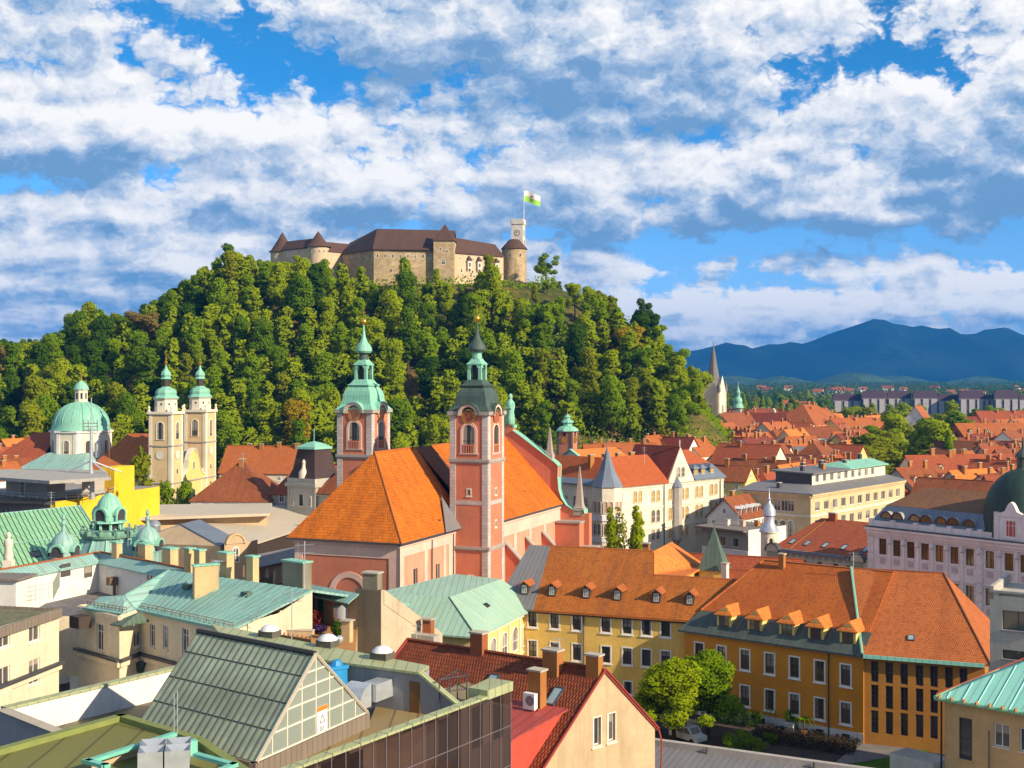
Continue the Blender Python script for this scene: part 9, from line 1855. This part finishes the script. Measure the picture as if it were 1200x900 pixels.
    b = MB();p0,p1 = G(399,751,zt+.9),G(366,765,zt+.5);b.tube(p0+V((0,0,.2)),p1,.34,0,12);b.tube(p1,p1+V((-.5,-.2,-.5)),.34,0,12);solo('silver_duct','thick silver foil duct lying along the terrace edge','duct',b,M['galv'],tuple(p1),smooth=True)
    p = G(405,727,zt+.6);b = MB();b.box((p.x+.6,p.y+1.2,p.z),.95,.4,.8,0,R(-22));b.lathe((p.x+.6,p.y+.98),[(.0,p.z+.4),(.3,p.z+.41)],12,1);b.box((p.x+.6,p.y+1.2,zt),.5,.3,.6,1,R(-22));solo('outdoor_unit','grey outdoor cooling unit on the terrace back wall','air conditioner',b,[M['grey'],M['midgrey']],(p.x,p.y+1.2,zt))
    p = G(407,752,zt);b = MB();b.box(tuple(p),.9,.7,2.0,0,R(-22));b.box((p.x,p.y,zt+2.0),1.2,1.0,.12,1,R(-22));solo('chimney_stub','small plastered chimney with flat cap in front of the terrace tank','chimney',b,[M['chimbeige'],M['chimcap']],tuple(p))
    b = MB();p0,p1 = G(323,755,zt),G(365,762,zt);k = (q(p1)-q(p0)).normalized();m5 = V((k.y,-k.x))*.06;b.prism([q(p0)+m5,q(p1)+m5,q(p1)-m5,q(p0)-m5],zt,zt+1.0)
    for i in range(9): x = q(p0).lerp(q(p1), i/8); b.box((x.x, x.y-.05, zt), .1, .16, 1.25, 0, math.atan2(k.y, k.x))
    solo('wooden_fence', 'brown wooden fence panels along the roof terrace', 'fence', b, M['fencewood'], tuple(p0))
    p = G(356, 728, zt); b = MB(); b.box((p.x, p.y, zt+.7), 1.7, .9, .07, 0, .3)
    for sx in (-.7, .7):
        for sy in (-.35, .35): b.tube((p.x+sx, p.y+sy, zt), (p.x+sx, p.y+sy, zt+.7), .04, 0, 5)
    solo('garden_table','white garden table on the roof terrace by the cream wall','table',b,M['whitep'],tuple(p));p = G(350,745,zt);b = MB();b.box(tuple(p),3.0,.7,.55,0,-.15);b.box((p.x,p.y,zt+.55),3.1,.8,.06,1,-.15);solo('planter_bench','long tan wooden bench box in the middle of the terrace','bench',b,[M['tan'],M['chimcap']],tuple(p))
    for u,v0,h,c,lab in ((342,760,5.6,2,'tall aerial pole with crossbars rising from the terrace edge'),(357,690,4.8,2,'tall aerial on the sooty chimney of the copper roof')):
        p = G(u, v0, zt if u < 350 else 20.6); b = MB(); b.tube(p, p+V((0, 0, h)), .05, 0, 5)
        for k in range(c): b.tube(p+V((-1.0,.2,h-.5-k*.8)),p+V((1.0,-.2,h-.3-k*.8)),.03,0,4);b.tube(p+V((-.7,.2,h-.7-k*.8)),p+V((-.7,.2,h-.2-k*.8)),.02,0,4)
        solo('tv_aerial', lab, 'aerial', b, M['galv'], tuple(p))
    # glazed lean-to and clutter by the copper roof eaves
    p = G(292,737,17);b = MB();b.box((p.x,p.y,16.6),3.4,1.6,.5,0,R(-40));b.box((p.x+.4,p.y+.4,17.1),1.0,.8,1.5,0,R(-40));b.box((p.x-1.1,p.y+.2,17.1),.7,.7,1.1,1,R(-40));solo('roof_plant','cluster of small roof ventilation boxes at the copper roof eaves','ventilator',b,[M['cream'],M['darkgrey']],(p.x,p.y,16.6))
    p = G(295, 727, 17.3); b = MB(); n = 8; ex = V((.8, -.6, 0)); ey = V((.6, .8, 0))
    for i in range(n):
        a0,a1 = math.pi*i/n,math.pi*(i+1)/n;f = lambda a,t: p+ey*(1.2*math.cos(a))*.6+V((0,0,1.3*math.sin(a)))+ex*t;b.poly([f(a0,-1.2),f(a1,-1.2),f(a1,1.2),f(a0,1.2)])
    solo('glass_canopy', 'small arched glass canopy at the edge of the copper roof', 'canopy', b, M['glass_pale'], tuple(p))
M['darkrib'] = flat('dark_brown_rib',(0.03,0.028,0.022),0.5);M['offwhite'] = flat('off_white_frame',(0.70,0.64,0.52),0.5);M['lilacbar'] = flat('pale_lilac_bar',(0.15,0.125,0.14),0.4);M['copperbrown'] = seam('brown_olive_gutter',(0.24,0.17,0.07),(0.32,0.23,0.10),pitch=1.8,pk=.4,patina=(.13,.12,.06));M['darkkerb'] = flat('dark_kerb',(0.10,0.09,0.07),0.7);M['redp2'] = flat('wine_red_metal',(0.30,0.045,0.035),0.5);M['terraceo'] = flat('orange_terrace_floor',(0.42,0.20,0.06),0.8);M['fencewood'] = flat('fence_wood',(0.30,0.16,0.06),0.8)
make_front()
# ------------------------------------------------------------------ old town houses, one by one
RN = dict(orange_tile='orange',bright_tile='bright orange',rust_tile='rust red',red_tile='red',maroon_tile='dark red',greymetal='grey',brown_tile='brown')
WN = dict(cream='cream',ivory='ivory',white='white',paleyellow='pale yellow',greyhouse='grey',pinkwall='pink',tan='tan',brickred='brick',beigewall='beige',yellow='yellow',ochre='ochre',oldplaster='weathered')
def town():
    T = [ # where, u, v, L, W, ang, roof, wall, ze, rise, hip, chim, dorm
     ('behind the pediment church',[(658,521,20,10,-4,'maroon_tile','tan',12,4.5,0,2,0),(683,534,20,11,2,'bright_tile','cream',12,4.6,0,2,0),(702,520,22,10,0,'maroon_tile','tan',11,4,0,3,0),(730,517,20,10,6,'maroon_tile','cream',11,4,0,2,0),(640,529,18,9,-8,'red_tile','white',11,4,0,1,0)]),
     ('behind the gothic palace',[(711,536,17,11,6,'orange_tile','cream',12,4.8,0,4,0),(738,535,19,12,8,'orange_tile','white',12.5,5,0,3,2),(769,530,22,13,62,'orange_tile','greyhouse',13,6.5,0,3,0),(795,531,13,12,-38,'maroon_tile','white',13,6,0,2,0),(816,532,15,12,52,'orange_tile','cream',12.5,5.5,0,3,0),(752,522,18,10,20,'red_tile','cream',12,4.5,0,3,0),(783,518,16,10,48,'rust_tile','white',12,4.5,0,3,0),(850,541,12,10,55,'red_tile','cream',12,4.5,0,2,0)]),
     ('below the pointed steeple',[(812,516,30,14,50,'orange_tile','tan',12,6,0,2,0),(826,513,30,14,51,'orange_tile','greyhouse',12,6.3,0,2,0),(841,511,30,14,50,'orange_tile','tan',12,6.3,0,2,3),(851,501,40,17,50,'orange_tile','greyhouse',13,8,0,3,3),(871,503,46,20,48,'rust_tile','greyhouse',13,9,0,3,1),(893,492,34,16,48,'maroon_tile','cream',13,7,0,3,0),(846,526,20,11,-35,'maroon_tile','tan',12,5,0,2,0),(863,523,16,10,50,'orange_tile','white',11,4.5,0,2,2)]),
     ('amid the old town',[(878,546,21,16,-35,'red_tile','ivory',13,7,0,2,0),(908,511,30,16,55,'orange_tile','white',12,7,0,2,0),(934,506,18,11,-30,'red_tile','cream',12,5,0,2,0),(922,531,20,11,-6,'greymetal','greyhouse',12,2.5,0,1,0),(902,536,16,10,-35,'maroon_tile','cream',12,4.6,0,1,0),(958,544,20,18,55,'rust_tile','white',11,8,6,3,0),(924,562,16,9,55,'bright_tile','pinkwall',11,4.6,0,1,3),(900,571,13,9,55,'red_tile','white',11,4.2,3,2,0),(887,574,12,8,60,'orange_tile','white',10.5,4,0,1,0),(948,562,14,10,45,'orange_tile','tan',11,4.4,0,2,1),(885,520,18,11,40,'orange_tile','white',11,5,0,2,0),(979,548,14,10,50,'orange_tile','white',10,4.5,0,1,0),(855,561,12,9,-30,'rust_tile','paleyellow',14,3.6,0,1,0)]),
     ('right of the lilac palace roofs',[(1075,569,18,12,35,'rust_tile','greyhouse',11.5,5.2,0,2,3),(1124,556,36,13,14,'red_tile','cream',12,6,0,4,2),(1138,574,17,13,32,'bright_tile','greyhouse',11.5,5.4,0,2,0),(1170,559,18,14,40,'orange_tile','tan',11,6,6,2,0),(1176,576,24,13,40,'brown_tile','white',11,5,0,2,0),(1103,575,12,9,20,'orange_tile','cream',9,3.6,0,1,0),(1054,583,10,8,20,'red_tile','tan',9,3,0,1,0)]),
     ('near the far right brick building',[(1170,511,44,17,12,'orange_tile','brickred',14,6,0,2,5),(1190,494,50,16,6,'red_tile','brickred',14,6.5,0,3,0),(1150,524,22,13,45,'maroon_tile','tan',11,6,0,2,0),(1168,527,20,13,30,'red_tile','cream',11,5.5,0,2,0),(1188,524,26,16,50,'rust_tile','white',12,7,0,2,0),(1135,536,24,14,-20,'brown_tile','tan',11,6,0,2,0),(1156,540,22,14,55,'rust_tile','tan',11,6.5,0,2,0),(1182,543,24,14,20,'red_tile','greyhouse',11,6,0,3,0),(1200,552,24,14,50,'maroon_tile','white',12,6,0,2,0),(1203,535,20,14,30,'maroon_tile','white',12,5,0,2,0),(1120,522,14,10,50,'maroon_tile','cream',10,5,0,1,0)]),
     ('among the riverside trees',[(1076,492,20,14,60,'orange_tile','white',13,9,0,1,0),(1003,516,20,12,50,'red_tile','cream',11,5,0,3,0),(1012,503,30,14,20,'orange_tile','cream',12,6,0,3,0),(1024,497,24,13,50,'bright_tile','white',11,5.5,0,2,0),(1090,543,12,9,60,'brown_tile','tan',8,5,0,1,0)])]
    for where, lst in T:
        for (u, v, L, W, an, rf, wl, ze, rise, hip, ch, dm) in lst:
            nm = 'gabled' if not hip else 'hip-roofed'
            house(f'{WN.get(wl, "plain")} {nm} house with {RN[rf]} tiles {where}' if rf != 'greymetal' else f'grey shed with pale metal roof {where}',u,v,L,W,an,rf,wl,ze=ze,rise=rise,hip=(hip,hip),wins=(max(2,int(L/3.4)),max(2,int(W/3.4)),2),chim=ch,dorm=dm,group='old town houses',chh=2.0)
    # hip-roofed palace with pale yellow walls beside the poplars
    house('broad pale yellow palace with hipped orange roof beside the poplars',948,497,40,32,46,'orange_tile','paleyellow',ze=15,rise=11,hip=(14,14),wins=(8,6,2),chim=3,group=None,name='town_palace',cat='palace',ww=1.6,wh=2.4)
    # fill the gaps of the roofscape with individual small houses
    rnd = random.Random(21); pts = [(o.location.x, o.location.y) for o, _ in UNIQ if o.get('group') == 'old town houses']; n = 0
    zones = [((850,1015),(489,538),46,'right of the steeple'),((1118,1206),(500,566),22,'by the right edge'),((772,860),(503,540),16,'under the wooded hill'),((690,790),(513,530),8,'along the hill foot'),((878,1000),(540,575),8,'above the beige office block'),((1090,1200),(560,585),7,'behind the lilac palace roof')]
    for (u0, u1), (v0, v1), k, where in zones:
        c = 0
        for _ in range(900):
            if c >= k: break
            u, v = rnd.uniform(u0, u1), rnd.uniform(v0, v1); p = g2(u, v, 10.5)
            if any((p.x-a)**2+(p.y-b)**2 < (15.0 if p.y < 520 else 19)**2 for a, b in pts): continue
            if 1010 < u < 1118 and v < 560: continue
            if hill_h(p.x, p.y) > 6: continue
            pts.append((p.x, p.y)); c += 1
            rf = rnd.choices(['orange_tile','rust_tile','red_tile','maroon_tile','bright_tile'],(3,5,4,3,1))[0];wl = rnd.choice(['cream','white','ivory','tan','pinkwall','paleyellow','greyhouse'])
            an = rnd.choice([50, 55, 48, 60, -35, -40, 20, 10]); L, W = rnd.uniform(14, 24), rnd.uniform(9, 13); fy = p.y > 600
            house(f'{WN[wl]} house with {RN[rf]} roof {where}',u,v,L,W,an,rf,wl,ze=rnd.uniform(9.5,12.5),rise=W*rnd.uniform(.4,.52),hip=rnd.choice([(0,0),(0,0),(4,0)]),wins=(4,3,2) if not fy else (3,2,1),chim=rnd.choice([1,2,3]),dorm=rnd.choice([0,0,0,2]),group='old town houses',pos=p,chh=rnd.uniform(1.6,2.4))
    # far houses on the plain
    rnd = random.Random(5)
    for k in range(40):
        Y = rnd.uniform(1050, 3200); u = rnd.uniform(850, 1205); p = V(((u-600)/F*Y, Y))
        if Y < 1560 and u > 960: continue
        s = .75+Y/5000; rf = rnd.choice(['orange_tile', 'red_tile', 'rust_tile']); wl = rnd.choice(['white', 'cream', 'ivory'])
        where = 'beyond' if Y > 1500 else 'before'
        sx = 'the pointed steeple' if u < 890 else 'the poplars' if u < 975 else 'the left apartment blocks' if u < 1080 else 'the right apartment blocks'
        house(f'distant {WN[wl]} house with {RN[rf]} roof {where} {sx}',0,0,16*s,11*s,rnd.uniform(-40,60),rf,wl,ze=8*s,wins=None,chim=0,group='far houses on the plain',name='far_house',pos=p)
    # dark-capped apartment blocks
    zA = lambda v, Y: 42+(440-v)/F*Y
    for u0,u1,vc,vb,Y,lab in ((977,1009,461.5,469,1440,'leftmost low grey apartment block with dark purple top storey'),(1011,1037,458,466.5,1430,'tall dark-capped apartment block, second from the left'),(1041,1067,458,466.5,1430,'tall dark-capped apartment block, third from the left'),(1071,1098,458,466.5,1420,'tall dark-capped apartment block, fourth from the left'),(1100,1124,461.5,469,1420,'low dark-capped block just left of the widest apartment block'),(1125,1152,457.5,467,1400,'widest dark-capped apartment block right of the centre gap'),(1154,1165,463,467,1400,'narrow low apartment block between two tall ones'),(1166,1193,457.5,467,1390,'tall dark-capped apartment block, last but one on the right'),(1194,1222,463,468,1390,'apartment block cut by the right edge')):
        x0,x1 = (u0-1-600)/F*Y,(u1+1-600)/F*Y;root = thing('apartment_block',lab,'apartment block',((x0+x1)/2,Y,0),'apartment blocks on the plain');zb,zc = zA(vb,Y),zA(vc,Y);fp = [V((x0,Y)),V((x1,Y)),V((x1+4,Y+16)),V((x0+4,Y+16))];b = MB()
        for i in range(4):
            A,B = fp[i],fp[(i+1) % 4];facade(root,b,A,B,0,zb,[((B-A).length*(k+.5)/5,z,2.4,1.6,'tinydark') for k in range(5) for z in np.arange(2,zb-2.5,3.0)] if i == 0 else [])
        b.build('wall',M['apt_shaded'],root);b = MB();b.prism(fp,zb,zc-2.5);b.prism([p.lerp((fp[0]+fp[2])/2,.12) for p in fp],zc-2.5,zc);b.build('dark_storey',M['aptcap'],root)
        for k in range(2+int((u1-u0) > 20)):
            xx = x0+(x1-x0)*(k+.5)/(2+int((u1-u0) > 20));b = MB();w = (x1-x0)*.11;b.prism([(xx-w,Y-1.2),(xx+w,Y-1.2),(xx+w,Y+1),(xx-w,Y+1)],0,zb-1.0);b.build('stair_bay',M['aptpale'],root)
M['apt_shaded'] = plaster('shaded_grey_block',(0.16,0.14,0.155),0.3);M['aptcap'] = flat('dark_purple_cladding',(0.065,0.035,0.055),0.7);M['aptpale'] = plaster('pale_panel',(0.40,0.37,0.38),0.2)  # apartment walls darkened in colour to stand for cloud shadow
town()
# ------------------------------------------------------------------ rooftop aerials
def aerials():
    for u,v,z,h,lab in ((150,640,20.2,3.0,'thin aerial on the turquoise roof edge behind the white wall'),(655,780,16.9,2.4,'thin aerial beside the big brick chimney on the pantile roof ridge'),(735,643,18.2,2.2,'thin aerial on the ridge of the yellow monastery'),(1000,668,18.2,2.2,'thin aerial on the ridge of the orange wing'),(865,615,12.5,2.6,'thin aerial on the small flat-roofed house'),(1015,556,21,3.2,'thin aerial on the office penthouse'),(975,605,17,2.4,'thin aerial on the red roof with roof windows'),(60,600,21.9,3.0,'thin aerial on the bright green seamed roof'),(285,545,20.3,3.0,'thin aerial on the rust red hip roof'),(755,540,24,3.0,'thin aerial on the gothic palace ridge')):
        p = G(u, v, z); b = MB(); b.tube(p+V((0, 0, -.8)), p+V((0, 0, h)), .04, 0, 5)
        for k, w in ((h-.15, 1.2), (h-.5, 1.0), (h-.85, .7)): b.tube(p+V((-w/2, .12, k)), p+V((w/2, -.12, k)), .022, 0, 4)
        solo('tv_aerial', lab, 'aerial', b, M['galv'], tuple(p))
aerials()
# ------------------------------------------------------------------ labels: tell look-alikes apart by their order in the view
ORD = ['leftmost','second from the left','third from the left','fourth from the left','fifth from the left','sixth from the left','seventh from the left','eighth from the left','ninth from the left','tenth from the left']
def finish_labels():
    by = {}
    for o, p in UNIQ: by.setdefault(o['label'], []).append((pix(p)[0], o))
    for lab, lst in by.items():
        if len(lst) < 2: continue
        lst.sort(key=lambda q: q[0]); n = len(lst)
        for i, (u, o) in enumerate(lst):
            w = ('left one' if i == 0 else 'right one') if n == 2 else ('rightmost' if i == n-1 else ORD[i] if i < len(ORD) else f'{i+1}th from the left')
            o['label'] = f'{lab}, {w}'
finish_labels()
